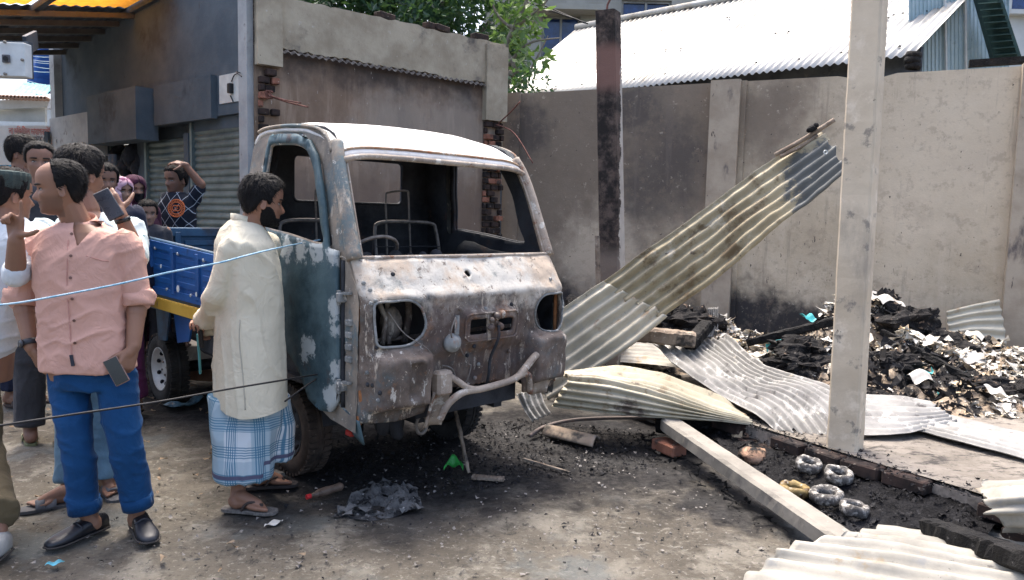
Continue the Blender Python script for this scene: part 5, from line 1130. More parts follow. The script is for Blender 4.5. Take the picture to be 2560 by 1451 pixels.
# pit between beam and floor edge: lumpy black ash
pit = [on(1700, 1070), on(1960, 1085), on(2200, 1165), on(2480, 1280), on(2560, 1330), on(2400, 1420), on(2150, 1400), on(1900, 1230), on(1760, 1120)]
def pit_z(x, y): return .015+.10*float(sstep(-.55, -.08, (V((x, y, 0))-V((E0.x, E0.y, 0))).dot(pe_n)))
def pitf(x, y):
    n = fbm(np.array([[x*6, y*6, 0], [x*20, y*20, 5]]), 4, 51); e = min(((V((x, y, 0))-V((p.x, p.y, 0))).length for p in pit)); 
    return V((x, y, pit_z(x, y)+.03*max(-.4, n[0])*min(1, e/.15)+.012*n[1]))
q = MB(); cdt_panel([(p.x, p.y) for p in pit], [], .022, pitf, q)
M_pit = layered('wet_black_ash', ((.004, .004, .005), (.014, .014, .016), 9), [dict(col=(.055, .055, .058), scale=16, lo=.60, hi=.70), dict(col=(.020, .021, .025), scale=2.4, lo=.52, hi=.62)], .62, ((26, 1.0, .025), (90, .9, .008)), spec=.12)
tag(q.build('ash_pit', M_pit, smooth=True), 'black sodden ash bed between the beam and the floor edge', 'ash', kind='stuff')
# coils in the pit
M_coil = layered('ash_crusted_coil', ((.07, .066, .062), (.17, .16, .15), 14), [dict(col=(.46, .44, .40), scale=40, lo=.48, hi=.62), dict(col=(.03, .03, .03), scale=60, lo=.58, hi=.68)], .9, ((45, .9, .01),))
M_amber = layered('amber_melted_coil', ((.16, .11, .045), (.34, .25, .10), 12), [dict(col=(.6, .58, .5), scale=24, lo=.6, hi=.68), dict(col=(.06, .03, .02), scale=9, lo=.55, hi=.65)], .5, ((45, .7, .008),))
for k, (u, v, r_, m, lab) in enumerate(((1988, 1198, .072, M_amber, 'amber brown melted ring at left in the ash pit'), (2022, 1166, .066, M_coil, 'ash-white burnt ring farthest back in the ash pit'), (2067, 1216, .078, M_coil, 'ash-white burnt ring in the middle of the five in the ash pit'), (2097, 1192, .068, M_coil, 'ash-rimmed dark ring at right back in the ash pit'), (2138, 1245, .064, M_coil, 'speckled white burnt ring nearest the bottom sheet in the ash pit'))):
    c = on(u, v, .13); c.z = max(.05, pit_z(c.x, c.y)+.055); q = MB(); r_ *= 1.12; pr = [(r_*.55, .004), (r_*.62, .014), (r_*.78, .018), (r_*.94, .013), (r_, .0), (r_*.97, -.03), (r_*.8, -.045), (r_*.56, -.03), (r_*.52, -.01)]
    q.lathe(pr+[pr[0]], c, (.10*math.sin(k*2), -.12+.08*math.cos(k*3), 1), 28, cap=False)
    q.v = [tuple(V(p)+V((0, 0, .008*float(vnoise(np.array([[p[0]*45, p[1]*45, k]]), 2)[0]))) ) for p in q.v]
    o = q.build('burnt_coil', m, smooth=True); tag(o, lab, 'coil', 'burnt rings in the pit')

# ------------------------------------------------------------------ heap of burnt paper, ash pit, litter
hills = [(A_(2235, 760, 7.0), .50, .34), (A_(2130, 800, 6.9), .42, .30), (A_(2010, 850, 7.0), .22, .4), (A_(1880, 850, 7.4), .16, .4), (A_(2420, 880, 6.7), .28, .45), (A_(2320, 900, 6.3), .26, .4), (A_(2050, 900, 6.2), .22, .35), (A_(2200, 930, 5.9), .16, .35), (A_(2540, 930, 6.3), .18, .45), (A_(1700, 790, 8.0), .34, .45), (A_(1450, 760, 8.3), .34, .5), (A_(1560, 800, 7.2), .18, .5), (A_(2350, 985, 5.7), .10, .4)]
HC = np.array([(h[0].x, h[0].y) for h in hills]); HA = np.array([h[1] for h in hills]); HS = np.array([h[2] for h in hills])
def heap_z(x, y):
    x = np.atleast_1d(x); y = np.atleast_1d(y); d2 = (x[:, None]-HC[:, 0])**2+(y[:, None]-HC[:, 1])**2
    h = (np.exp(-d2/(2*HS**2))*HA).max(1)+.35*(np.exp(-d2/(2*HS**2))*HA).sum(1)*.4
    P = np.stack([x, y, np.zeros_like(x)], 1)
    return PLINTH_Z-.03+h*(1+.25*fbm(P*3, 3, 31))+np.clip(h, 0, .15)*.5*fbm(P*11, 3, 37)
hx = np.arange(.2, 5.6, .035); hy = np.arange(5.0, 9.8, .035); XX, YY = np.meshgrid(hx, hy, indexing='ij'); ZZ = heap_z(XX.ravel(), YY.ravel())
okm = ZZ > PLINTH_Z-.012
vid = -np.ones(XX.size, int); nvh = len(hy); fs_ = []
dist_wall = ((XX.ravel()-WA.x)*wnrm.x+(YY.ravel()-WA.y)*wnrm.y)
okm &= dist_wall > .03
for i in range(len(hx)-1):
    for j in range(nvh-1):
        f = (i*nvh+j, (i+1)*nvh+j, (i+1)*nvh+j+1, i*nvh+j+1)
        if all(okm[k] for k in f): fs_.append(f)
q = MB(); used = sorted({k for f in fs_ for k in f}); mp = {k: n for n, k in enumerate(used)}
q.add([(XX.ravel()[k], YY.ravel()[k], ZZ[k]) for k in used], [tuple(mp[k] for k in f) for f in fs_])
M_heap = layered('ash_heap', ((.20, .15, .11), (.42, .34, .25), 5), [dict(col=(.55, .49, .40), scale=7, lo=.55, hi=.62), dict(col=(.018, .017, .017), scale=4, lo=.48, hi=.56), dict(col=(.025, .022, .02), scale=18, lo=.54, hi=.6), dict(col=(.62, .58, .5), scale=26, lo=.60, hi=.66)], .92, ((30, .8, .02), (110, .6, .005)))
tag(q.build('ash_heap', M_heap, smooth=True), 'heap of ash and burnt paper against the boundary wall', 'ash', kind='stuff')
def scatter(name, label, pts, size, mat, seed, flat=.5, curl=.5, asp=(.5, 1.4), lift=.4, seg=3, catg='debris', parent=None):
    rs = np.random.RandomState(seed); q = MB(); n = seg
    gu, gv = np.meshgrid(np.linspace(-.5, .5, n), np.linspace(-.5, .5, n), indexing='ij'); gu = gu.ravel(); gv = gv.ravel()
    F0 = [(i*n+j, (i+1)*n+j, (i+1)*n+j+1, i*n+j+1) for i in range(n-1) for j in range(n-1)]
    pts = np.asarray(pts); K = len(pts); s_ = rs.uniform(*size, K)*np.where(rs.rand(K) > .1, 1, 1.6); a = rs.uniform(*asp, K)
    x = gu[None]*(s_*a)[:, None]+rs.uniform(-.1, .1, (K, n*n))*s_[:, None]; y = gv[None]*s_[:, None]+rs.uniform(-.1, .1, (K, n*n))*s_[:, None]
    z = curl*s_[:, None]*(rs.uniform(-1, 1, (K, 1))*gu**2*2+rs.uniform(-1, 1, (K, 1))*gu*gv*3+rs.uniform(-.22, .22, (K, n*n)))
    ax = np.column_stack([rs.randn(K)*flat, rs.randn(K)*flat, np.ones(K)]); ax /= np.linalg.norm(ax, axis=1)[:, None]; th = rs.uniform(0, 6.28, K)
    t1 = np.cross(ax, np.column_stack([np.cos(th), np.sin(th), np.full(K, .1)])); t1 /= np.linalg.norm(t1, axis=1)[:, None]; t2 = np.cross(ax, t1)
    W_ = pts[:, None]+x[..., None]*t1[:, None]+y[..., None]*t2[:, None]+z[..., None]*ax[:, None]; W_[:, :, 2] += lift*s_[:, None]
    q.v = W_.reshape(-1, 3).tolist(); q.f = [tuple(b+i for i in f) for b in range(0, K*n*n, n*n) for f in F0]; q.mi = [0]*len(q.f)
    o = q.build(name, mat, parent, recalc=False); tag(o, label, catg if not parent else None, kind='stuff'); return o
rs = np.random.RandomState(4)
def heap_points(n, power=1.0, seed=0, lo=.0):
    r = np.random.RandomState(seed); out = []
    while len(out) < n:
        k = r.randint(len(hills)); x = HC[k, 0]+r.randn()*HS[k]*1.25; y = HC[k, 1]+r.randn()*HS[k]*1.25
        if (x-WA.x)*wnrm.x+(y-WA.y)*wnrm.y < .06: continue
        if y < 5.1: continue
        out.append((x, y))
    a_ = np.array(out); z = np.maximum(heap_z(a_[:, 0], a_[:, 1]), PLINTH_Z); return np.column_stack([a_, z])
M_paper = layered('white_paper', ((.50, .475, .42), (.66, .63, .57), 5), [dict(col=(.55, .42, .26), scale=3, lo=.58, hi=.68), dict(col=(.08, .06, .05), scale=9, lo=.64, hi=.68)], .85, ((25, .3, .006),))
M_paperc = layered('scorched_cream_paper', ((.52, .40, .26), (.66, .55, .40), 5), [dict(col=(.20, .11, .07), scale=6, lo=.56, hi=.64), dict(col=(.03, .025, .025), scale=10, lo=.60, hi=.66)], .88, ((25, .3, .006),))
M_flake = layered('charred_flake', ((.010, .010, .012), (.030, .029, .030), 20), [dict(col=(.08, .078, .078), scale=40, lo=.66, hi=.72)], .8, ((60, .6, .004),), spec=.2)
M_tealp = plain('teal_wrapper', (.06, .42, .44), .5, var=.2); M_pinkp = plain('pink_wrapper', (.5, .16, .22), .6, var=.2)
def sel(P, f): return P[[bool(f(p)) for p in P]]
right = lambda p: p[0] > 1.75 and p[1] < 8.6
HP = heap_points(6500, seed=1); HPn = sel(HP, right)
nzv = fbm(np.column_stack([HPn[:, 0]*2.2, HPn[:, 1]*2.2, HPn[:, 2]]), 3, 77)
scatter('paper_scraps', 'white paper scraps strewn over the ash heap', HPn[nzv > -.2][:2300], (.012, .055), M_paper, 1, .5, .5)
scatter('scorched_scraps', 'scorched cream paper scraps strewn over the ash heap', HPn[nzv > -.3][1300:2700], (.012, .05), M_paperc, 2, .5, .6)
dark_pts = np.vstack([HPn[nzv < .05], HP[[not right(p) for p in HP]]])
scatter('charred_flakes', 'black charred paper flakes matted over the heap', dark_pts[:2000], (.008, .032), M_flake, 3, .8, .9, (.2, .9))
scatter('charred_strips', 'thin black charred strips tangled in the heap', dark_pts[::3][:1100], (.05, .13), M_flake, 33, .5, .5, (.04, .12), lift=.12)
scatter('paper_leaves', 'larger white and cream paper leaves lying on the heap', HPn[nzv > .08][::2][:650], (.035, .10), M_paper, 35, .35, .35, lift=.3)
q = MB(); rl = np.random.RandomState(71)                     # matted lumps of charred paper and cloth
for (u, v, y, sx_, sy_, sz_) in ((2250, 800, 6.75, .28, .2, .14), (2310, 840, 6.6, .3, .2, .12), (2030, 885, 6.3, .32, .22, .12), (2000, 935, 6.0, .22, .15, .08), (2230, 905, 6.0, .22, .14, .08), (2370, 865, 6.5, .22, .16, .08), (2430, 960, 5.8, .24, .14, .06), (2540, 975, 5.7, .25, .2, .08), (1700, 800, 7.6, .3, .2, .14), (1660, 820, 7.2, .25, .2, .1), (1460, 745, 7.9, .3, .2, .2), (2150, 985, 5.5, .25, .14, .05)):
    c = at(u, v, y); c.z = float(heap_z(c.x, c.y)[0]); b0_ = len(q.v); q.ball(c, (sx_, sy_, sz_), 34, 20)
    P_ = np.array(q.v[b0_:]); d_ = P_-np.array(c); n_ = fbm(P_*9+u, 4, 3, .65); n2_ = fbm(P_*30, 3, 9); q.v[b0_:] = (np.array(c)+d_*(1+.45*n_+.14*n2_)[:, None]+rl.randn(*P_.shape)*.004).tolist()
M_mat = layered('matted_char', ((.008, .008, .009), (.030, .027, .026), 14), [dict(col=(.24, .17, .12), scale=9, lo=.60, hi=.68), dict(col=(.5, .46, .4), scale=30, lo=.64, hi=.70)], .85, ((45, 1.0, .02), (150, .8, .006)), spec=.25)
tag(q.build('charred_mats', M_mat), 'matted black lumps of charred paper and cloth in the heap', 'debris', kind='stuff')
scatter('teal_wrappers', 'teal plastic wrapper scraps caught in the paper heap', heap_points(70, seed=6)[[bool(right(p)) for p in heap_points(70, seed=6)]][:22], (.04, .09), M_tealp, 5, .7, .7)
for k, (u, v, y, sz, m, lab) in enumerate(((2215, 757, 6.85, .30, M_paper, 'white paper sheets fanned on top of the ash heap'), (2495, 992, 5.35, .17, M_paper, 'white pointed paper at the foot of the charred pole'), (2020, 800, 6.6, .13, M_tealp, 'teal plastic bag scrap beside the charred timber on the heap'), (2420, 900, 6.1, .20, M_paper, 'crumpled white paper on the right shoulder of the heap'), (1950, 855, 6.6, .16, M_tealp, 'teal wrapper lying under the charred timber on the heap'), (2300, 985, 5.7, .18, M_paper, 'flat white paper low on the heap beside the charred pole'), (2440, 845, 6.7, .2, M_paper, 'white paper in front of the propped greenish sheet'), (2165, 905, 6.0, .2, M_paper, 'white paper half buried right of the pale post'))):
    c = at(u, v, y); c.z = max(c.z, float(heap_z(c.x, c.y)[0])+.03); r_ = random.Random(k+40); th = r_.uniform(0, 3)
    def pf(i, j): x = (i-.5)*sz; yy = (j-.5)*sz*.6; z = .12*sz*math.sin(i*5+k)+.10*sz*math.sin(j*6+k*2)+.25*sz*(j-.3); return c+V((x*math.cos(th*.3)-yy*math.sin(th*.3), x*math.sin(th*.3)+yy, z+.02))
    q = MB(); q.grid(pf, 8, 7); tag(q.build('paper_sheet', m, solid=.002), lab, 'paper', 'larger sheets on the heap')
def poly_points(poly, n, seed, z=0.0):
    r = random.Random(seed); xs = [p.x for p in poly]; ys = [p.y for p in poly]; P2 = [(p.x, p.y) for p in poly]; o = []
    while len(o) < n:
        x, y = r.uniform(min(xs), max(xs)), r.uniform(min(ys), max(ys))
        if inpoly((x, y), P2): o.append((x, y, z))
    return np.array(o)
scatter('pit_flakes', 'black ash flakes lying in the pit', np.array([(p[0], p[1], pit_z(p[0], p[1])+.012) for p in poly_points(pit, 1500, 3)]), (.006, .022), M_flake, 7, .5, .6, lift=.1)
scatter('pit_embers', 'pale scorched lumps lying in the pit', poly_points([on(1740, 1080), on(1900, 1085), on(1960, 1180), on(1860, 1170)], 60, 4, .05), (.02, .07), M_paperc, 8, .9, .9)
for k, (u, v, lab) in enumerate(((1878, 1140, 'scorched orange-brown bundle in the far end of the ash pit'), (1862, 1090, 'small singed bundle by the grey sheet edge in the ash pit'))):
    c = on(u, v, .10); q = MB(); q.ball(c, (.085-.02*k, .075, .055), 16, 10); q.v = [tuple(V(p)+V((float(a)*.022, float(a)*.01, float(a)*.02))) for p, a in zip(q.v, fbm(np.array(q.v)*22, 3, 60+k))]
    tag(q.build('burnt_bundle', layered('singed_bundle', ((.30, .18, .12), (.55, .36, .24), 9), [dict(col=(.02, .02, .02), scale=7, lo=.42, hi=.54)], .9, ((40, .8, .01),)), smooth=True), lab, 'debris')
# black soot crumbs and flakes on the ground around the truck front; pale ash chips in the foreground
sootp = [on(760, 1110), on(1300, 1050), on(1640, 1080), on(1640, 1170), on(1350, 1200), on(1000, 1260), on(800, 1210)]
scatter('soot_flakes', 'black soot flakes and charcoal crumbs under the truck front', poly_points(sootp, 3000, 9, .002), (.005, .018), M_flake, 9, .4, .6, lift=.15)
M_chip = layered('grey_ash_chip', ((.16, .15, .14), (.28, .26, .24), 9), [dict(col=(.15, .14, .13), scale=8, lo=.5, hi=.64)], .9)
fore = [on(420, 1250), on(800, 1130), on(1650, 1130), on(2100, 1420), on(1900, 1600), on(0, 1600), on(-50, 1250)]
scatter('ash_chips', 'pale ash chips and grit scattered over the dirt', np.vstack([poly_points(fore, 500, 10, .003), poly_points(sootp, 110, 21, .004)]), (.005, .016), M_chip, 11, .3, .5)
M_leaf = layered('dry_leaf', ((.16, .11, .07), (.30, .23, .16), 8), [], .85)
left = [on(0, 900), on(520, 950), on(560, 1280), on(800, 1420), on(400, 1600), on(-100, 1600)]
scatter('dry_leaves', 'dry leaves and wood splinters on the dirt at left', poly_points(left, 90, 12, .004), (.02, .06), M_leaf, 13, .15, .35, (.2, .5))
scatter('dark_grit', 'dark grit scattered over the dirt', np.vstack([poly_points(fore, 520, 14, .002), poly_points(left, 120, 15, .002)]), (.004, .012), M_flake, 15, .5, .6)
ashp = [on(830, 1290), on(900, 1230), on(960, 1195), on(1040, 1230), on(1060, 1275), on(930, 1300)]
q = MB(); Pp = [(p.x, p.y) for p in ashp]; cxa = sum(p[0] for p in Pp)/len(Pp); cya = sum(p[1] for p in Pp)/len(Pp)
def ashf(x, y):
    e = max(0.0, 1-math.hypot((x-cxa)/.34, (y-cya)/.26)); n = fbm(np.array([[x*14, y*14, 2], [x*45, y*45, 7]]), 3, 91); return V((x, y, -.006+.07*e*(.7+.9*n[0])+.018*n[1]*min(1, e*3)))
cdt_panel(dens(Pp, .05), [], .014, ashf, q)
tag(q.build('burnt_paper_clump', layered('grey_paper_ash', ((.05, .05, .05), (.15, .148, .145), 9), [dict(col=(.016, .016, .017), scale=12, lo=.52, hi=.60), dict(col=(.42, .41, .39), scale=18, lo=.62, hi=.68)], .9, ((50, .9, .01),))), 'crumpled grey clump of burnt paper on the dirt before the truck', 'burnt paper')
scatter('edge_soot', 'black crumbs along the brick edge of the floor', np.array([tuple(E0+pe_dir*s-pe_n*o+V((0, 0, .004 if o < .09 else -min(.10, (o-.09)*1.1)))) for s, o in zip(np.random.RandomState(3).uniform(-.3, 3.2, 700), np.random.RandomState(4).randn(700)*.10+.03)]), (.006, .020), M_flake, 41, .4, .6, lift=.1)
scatter('grey_ash_scraps', 'grey burnt paper scraps heaped on the dirt before the truck', poly_points(ashp, 70, 16, .012), (.012, .045), m_sheet('grey_burnt_paper', (.07, .07, .07), (.17, .17, .168), [((.42, .42, .40), 12, .62, .68)], 0, .8), 17, .35, .45, lift=.25)
scatter('splinters', 'wood splinters scattered along the fallen beam', poly_points([on(1560, 1090), on(1650, 1090), on(2050, 1400), on(1950, 1400), on(1750, 1230)], 110, 18, .004), (.02, .06), M_char, 19, .3, .3, (.08, .25))
# single bits of litter
q = MB(); q.grid(lambda i, j: on(1110+i*48, 1172-12*math.sin(i*3), .03)+V((0, .05*(j-.5), .045*math.sin(i*3.1)*math.sin(j*3.1)+.015*math.sin(i*9+j*7))), 12, 9); tag(q.build('plastic_bag', plain('green_plastic', (.05, .42, .08), .35, var=.3, bump=.4), smooth=True, solid=.001), 'small bright green plastic bag on the soot before the truck', 'plastic bag')
p0, p1 = on(768, 1243, .022), on(848, 1218, .03); d = (p1-p0).normalized(); bo = empty('plastic_bottle', p0); tag(bo, 'crushed clear-brown bottle with red cap lying near the front wheel', 'bottle')
q = MB(); q.tube([p0+d*x for x in (.02, .04, .07, .12, .16, .20, .215)], [.010, .012, .022, .024, .020, .023, .012], 12); q.build('body', plain('brown_bottle_plastic', (.17, .12, .09), .35, var=.3, bump=.4), bo, smooth=True)
q = MB(); q.tube([p0-d*.004, p0+d*.02], .013, 12); q.build('cap', plain('red_plastic', (.55, .03, .035), .4, bump=0), bo)
q = MB(); q.grid(lambda i, j: on(118+i*38, 1409-i*4, .012)+V((0, .018*(j-.5)*2, .006*math.sin(i*8+j*3))), 8, 4); tag(q.build('wrapper', plain('light_blue_wrapper', (.12, .45, .58), .4, var=.3), solid=.001), 'torn light blue wrapper strip on the dirt at bottom left', 'wrapper')
q = MB(); q.grid(lambda i, j: on(420+i*80, 1012+6*math.sin(i*5), .02)+V((0, .16*(j-.5), .035*math.sin(i*6)*math.sin(j*5)+.02)), 12, 8); tag(q.build('plastic_sheet', plain('blue_grey_polythene', (.10, .18, .24), .4, var=.5, scale=14), smooth=True, solid=.001), 'crumpled blue-grey polythene on the ground by the rear wheel', 'plastic sheet')
q = MB(); q.grid(lambda i, j: on(664+i*40, 1312-10*i, .012)+V((0, .05*(j-.5), .008*math.sin(i*7+j*5))), 8, 6); tag(q.build('paper_scrap', M_paper, solid=.001), 'small white paper scrap on the dirt beyond the sandal', 'paper')
timber('split_stick', 'pale split stick propped upright against the bumper tube', on(1172, 1183, .0), A_(1133, 1000, on(1172, 1183).y+.18), .020, .016, M_wood, 'stick', .003)
timber('driftwood', 'flat grey wood fragment lying before the truck', on(1180, 1193, .015), on(1260, 1198, .015), .05, .02, M_wood, 'wood')
timber('twig', 'thin brown twig lying at right of the soot', on(1310, 1148, .012), on(1425, 1182, .012), .016, .014, M_wood, 'twig', .003)
timber('wood_plank', 'flat dark stone-like plank beside the front tyre', on(662, 1176, .02), on(700, 1190, .02), .07, .025, M_conc, 'plank')
q = MB(); c = on(508, 935, .12); q.box(c, (.30, .16, .10), Matrix.Rotation(.7, 3, 'Z') @ Matrix.Rotation(.2, 3, 'Y')); tag(q.build('cardboard_box', plain('brown_cardboard', (.26, .15, .10), .9), bevel=.004), 'brown cardboard box under the truck bed behind the kurta', 'box')
# wires tied across the scene
M_bluew = layered('blue_white_cord', ((.16, .36, .50), (.42, .56, .66), 30), [], .6)
cord = [A_(-60, 772, 2.75), A_(0, 763, 2.8), A_(80, 752, 2.85), A_(290, 712, 2.98), A_(420, 682, 3.05), A_(545, 658, 3.15), A_(610, 641, 3.25), A_(670, 626, 3.45), A_(740, 611, 3.85), A_(800, 600, 4.05)]
tag(MB().tube(smooth_poly(cord, 8, False), .0042, 6).build('rope', M_bluew, smooth=True), 'pale blue cord stretched across the men to the truck door', 'rope')
wire = [A_(-60, 1072, 2.6), A_(0, 1064, 2.65), A_(200, 1034, 2.8), A_(400, 1004, 3.0), A_(560, 975, 3.2), A_(700, 952, 3.45), A_(810, 934, 3.85), A_(872, 925, 4.05)]
bw = empty('black_wire', A_(400, 1004, 3.0)); tag(bw, 'taut black wire tied to the truck corner below the door', 'wire')
MB().tube(smooth_poly(wire, 8, False), .0045, 6).build('strand', M_cable, bw, smooth=True)
MB().tube(smooth_poly([A_(815, 932, 3.84), A_(770, 962, 3.75), A_(712, 1004, 3.62)], 6, False), .0045, 6).build('loose_tail', M_cable, bw, smooth=True)
MB().tube([A_(812, 934, 3.84)+V((.02*math.sin(a*.4), .012*math.sin(a), .016*math.cos(a)+.004*a*.3)) for a in np.linspace(0, 15, 50)], .004, 5).build('knot', M_cable, bw, smooth=True)

# ------------------------------------------------------------------ trees behind the burnt wall
M_bark = layered('grey_bark', ((.16, .14, .11), (.28, .25, .20), 6), [dict(col=(.4, .38, .33), scale=8, lo=.6, hi=.7)], .95, ((30, .6, .01),))
def m_leafy(name, c0, c1):
    t = NT(name); r_ = t.attr('tint')['Fac']; c = t.mix(r_, c0, c1); t.setin(t.b, 'Base Color', c); t.b.inputs['Roughness'].default_value = .5
    tr = t.n('ShaderNodeBsdfTranslucent'); t.l(t.mix(.5, c, (.25, .45, .08)), tr.inputs[0]); ms = t.n('ShaderNodeMixShader'); ms.inputs[0].default_value = .3
    t.l(t.b.outputs[0], ms.inputs[1]); t.l(tr.outputs[0], ms.inputs[2]); t.l(ms.outputs[0], t.t.nodes['Material Output'].inputs[0]); return t.m
M_lf1 = m_leafy('dark_leaf', (.012, .045, .028), (.042, .105, .05)); M_lf2 = m_leafy('bright_leaf', (.05, .11, .03), (.14, .22, .06))
def crown(name, clumps, per, size, mat, parent, seed):
    rs = np.random.RandomState(seed); vs = []; fs = []; tint = []
    for (c, r_) in clumps:
        n = int(per*(r_/.5)**2); tc = rs.uniform(-.25, .25)
        d = rs.randn(n, 3); d /= np.linalg.norm(d, axis=1)[:, None]; p = np.array(c)+d*(r_*rs.uniform(.35, 1.08, n)[:, None]**.7)*[1, 1, .8]
        L = size*rs.uniform(.7, 1.4, n)[:, None]; ax = d*.6+rs.randn(n, 3)*.6+[0, 0, -.25]; ax /= np.linalg.norm(ax, axis=1)[:, None]; sd_ = np.cross(ax, rs.randn(n, 3)); sd_ /= np.linalg.norm(sd_, axis=1)[:, None]+1e-9; up = np.cross(sd_, ax); w_ = L*.22
        vs.append(np.stack([p, p+ax*L*.45+sd_*w_+up*L*.05, p+ax*L, p+ax*L*.45-sd_*w_+up*L*.05], 1).reshape(-1, 3)); tint.append(np.repeat(np.clip(.5+tc+rs.uniform(-.35, .35, n), 0, 1), 4))
    vs = np.concatenate(vs); tint = np.concatenate(tint); fs = [(b, b+1, b+2, b+3) for b in range(0, len(vs), 4)]
    inv = parent_matrix(parent).inverted(); me = bpy.data.meshes.new(name); me.from_pydata((vs @ np.array(inv.to_3x3()).T+np.array(inv.translation)).tolist(), [], fs)
    a = me.attributes.new('tint', 'FLOAT', 'POINT'); a.data.foreach_set('value', np.array(tint, float)); me.update()
    return link(name, me, mat, parent)
def limb(pts, r0, r1, parent, name='trunk'):
    P = smooth_poly(pts, 6, False); n = len(P); return MB().tube(P, [r0+(r1-r0)*k/(n-1) for k in range(n)], 8).build(name, M_bark, parent, smooth=True)
rs = np.random.RandomState(12)
tr1 = empty('broadleaf_tree', (at(1000, 300, 13.2).x, 13.2, 0)); tag(tr1, 'dense dark green tree rising behind the burnt side wall', 'tree')
b0 = tr1.location; limb([b0, b0+V((.1, 0, 2)), b0+V((0, .1, 3.5)), b0+V((.3, 0, 5.5))], .16, .06, tr1)
for e in ((-1.2, -.2, 4.8), (1.3, .2, 4.6), (.9, -.3, 5.6), (-.6, .3, 6.0), (-1.8, .1, 5.4), (1.9, 0, 5.3)): limb([b0+V((.05, .05, 2.8)), b0+V((e[0]*.5, e[1]*.5, 3.6+.1*e[2])), b0+V(e)], .07, .02, tr1, 'limb')
cl = []
for k in range(130):
    u = rs.uniform(690, 1285); v = rs.uniform(-160, 190); cl.append((tuple(at(u, v, 13.2+rs.uniform(-.9, .9))), rs.uniform(.28, .52)))
crown('crown', cl, 260, .13, M_lf1, tr1, 3)
tr2 = empty('young_tree', (at(1285, 300, 11.6).x, 11.6, 0)); tag(tr2, 'young light green tree with pale crooked branches beside the shed roof', 'tree')
b0 = tr2.location
limb([b0, at(1262, 250, 11.6), at(1290, 180, 11.5), at(1265, 120, 11.5), at(1300, 40, 11.5), at(1330, -30, 11.5)], .07, .02, tr2)
for pts in ([(1268, 165, 11.5), (1320, 110, 11.4), (1400, 95, 11.3)], [(1262, 235, 11.6), (1310, 200, 11.5), (1345, 140, 11.4), (1370, 90, 11.4)], [(1290, 80, 11.5), (1245, 40, 11.5), (1225, -10, 11.5)], [(1300, 60, 11.5), (1350, 20, 11.4), (1385, -20, 11.4)]): limb([at(*p) for p in pts], .03, .008, tr2, 'limb')
cl = [(tuple(at(u, v, 11.5+rs.uniform(-.3, .3))), rs.uniform(.12, .24)) for u, v in [(1245, 15), (1275, 30), (1310, 20), (1340, 50), (1290, 60), (1265, 85), (1320, 95), (1345, 150), (1290, 130), (1300, 215), (1270, 200), (1330, 5), (1300, -20), (1250, -20)]]
crown('crown', cl, 170, .15, M_lf2, tr2, 5)
tr3 = empty('creeper', (at(1300, 230, 10.6).x, 10.6, 0)); tag(tr3, 'dark creeper foliage growing behind the wall corner under the shed roof', 'plant')
limb([tr3.location, at(1290, 240, 10.8)], .04, .02, tr3, 'stem'); crown('foliage', [(tuple(at(u, v, 10.9)), .25) for u, v in ((1270, 215), (1310, 225), (1290, 190), (1340, 200), (1265, 250))], 260, .09, M_lf1, tr3, 6)
# ------------------------------------------------------------------ people
from mathutils.bvhtree import BVHTree
def capsule(mb, p0, r0, p1, r1, n=12):
    p0, p1 = V(p0), V(p1); d = p1-p0
    if d.length < 1e-5: mb.ball(p0, max(r0, r1)); return
    d.normalize()
    mb.tube([p0-d*r0*.985, p0-d*r0*.7, p0, p1, p1+d*r1*.7, p1+d*r1*.985], [r0*.17, r0*.714, r0, r1, r1*.714, r1*.17], n)
def loft(mb, secs, xdir, n=28, p=2.3, ydir=None):
    """secs: (centre, rx, ry); ellipse across xdir and depth"""
    x = V(xdir).normalized(); vs = []; m = len(secs)
    for i, s in enumerate(secs):
        c = V(s[0]); y = V(ydir) if ydir else V((0, 0, 1)).cross(x); xx = V(s[3]).normalized() if len(s) > 3 else x; yy = V((0, 0, 1)).cross(xx) if len(s) > 3 else y
        for k in range(n):
            a = 2*math.pi*k/n; ca, sa = math.cos(a), math.sin(a)
            vs.append(c+xx*(s[1]*math.copysign(abs(ca)**(2/p), ca))+yy*(s[2]*math.copysign(abs(sa)**(2/p), sa)))
    mb.add(vs, [(i*n+k, i*n+(k+1) % n, (i+1)*n+(k+1) % n, (i+1)*n+k) for i in range(m-1) for k in range(n)]+[tuple(range(n-1, -1, -1)), tuple((m-1)*n+k for k in range(n))])
def remesh(mb, vox, it=3, fac=.5):
    me = bpy.data.meshes.new('tmp'); me.from_pydata(mb.v, [], mb.f)
    bm = bmesh.new(); bm.from_mesh(me); bmesh.ops.recalc_face_normals(bm, faces=bm.faces); bm.to_mesh(me); bm.free()
    o = bpy.data.objects.new('tmp', me); col.objects.link(o)
    m = o.modifiers.new('r', 'REMESH'); m.mode = 'VOXEL'; m.voxel_size = vox; m.use_smooth_shade = True
    if it: s = o.modifiers.new('s', 'SMOOTH'); s.factor = fac; s.iterations = it
    dg = bpy.context.evaluated_depsgraph_get(); r = bpy.data.meshes.new_from_object(o.evaluated_get(dg))
    bpy.data.objects.remove(o); bpy.data.meshes.remove(me); return r
def getv(me): a = np.empty(len(me.vertices)*3); me.vertices.foreach_get('co', a); return a.reshape(-1, 3)
def getn(me): a = np.empty(len(me.vertices)*3); me.vertices.foreach_get('normal', a); return a.reshape(-1, 3)
def setv(me, P): me.vertices.foreach_set('co', np.ascontiguousarray(P).ravel()); me.update()
def setcol(me, C):
    a = me.color_attributes.new('tone', 'FLOAT_COLOR', 'POINT'); a.data.foreach_set('color', np.column_stack([C, np.ones(len(C))]).ravel())
def setpat(me, P): a = me.attributes.new('pat', 'FLOAT_VECTOR', 'POINT'); a.data.foreach_set('vector', np.ascontiguousarray(P).ravel())
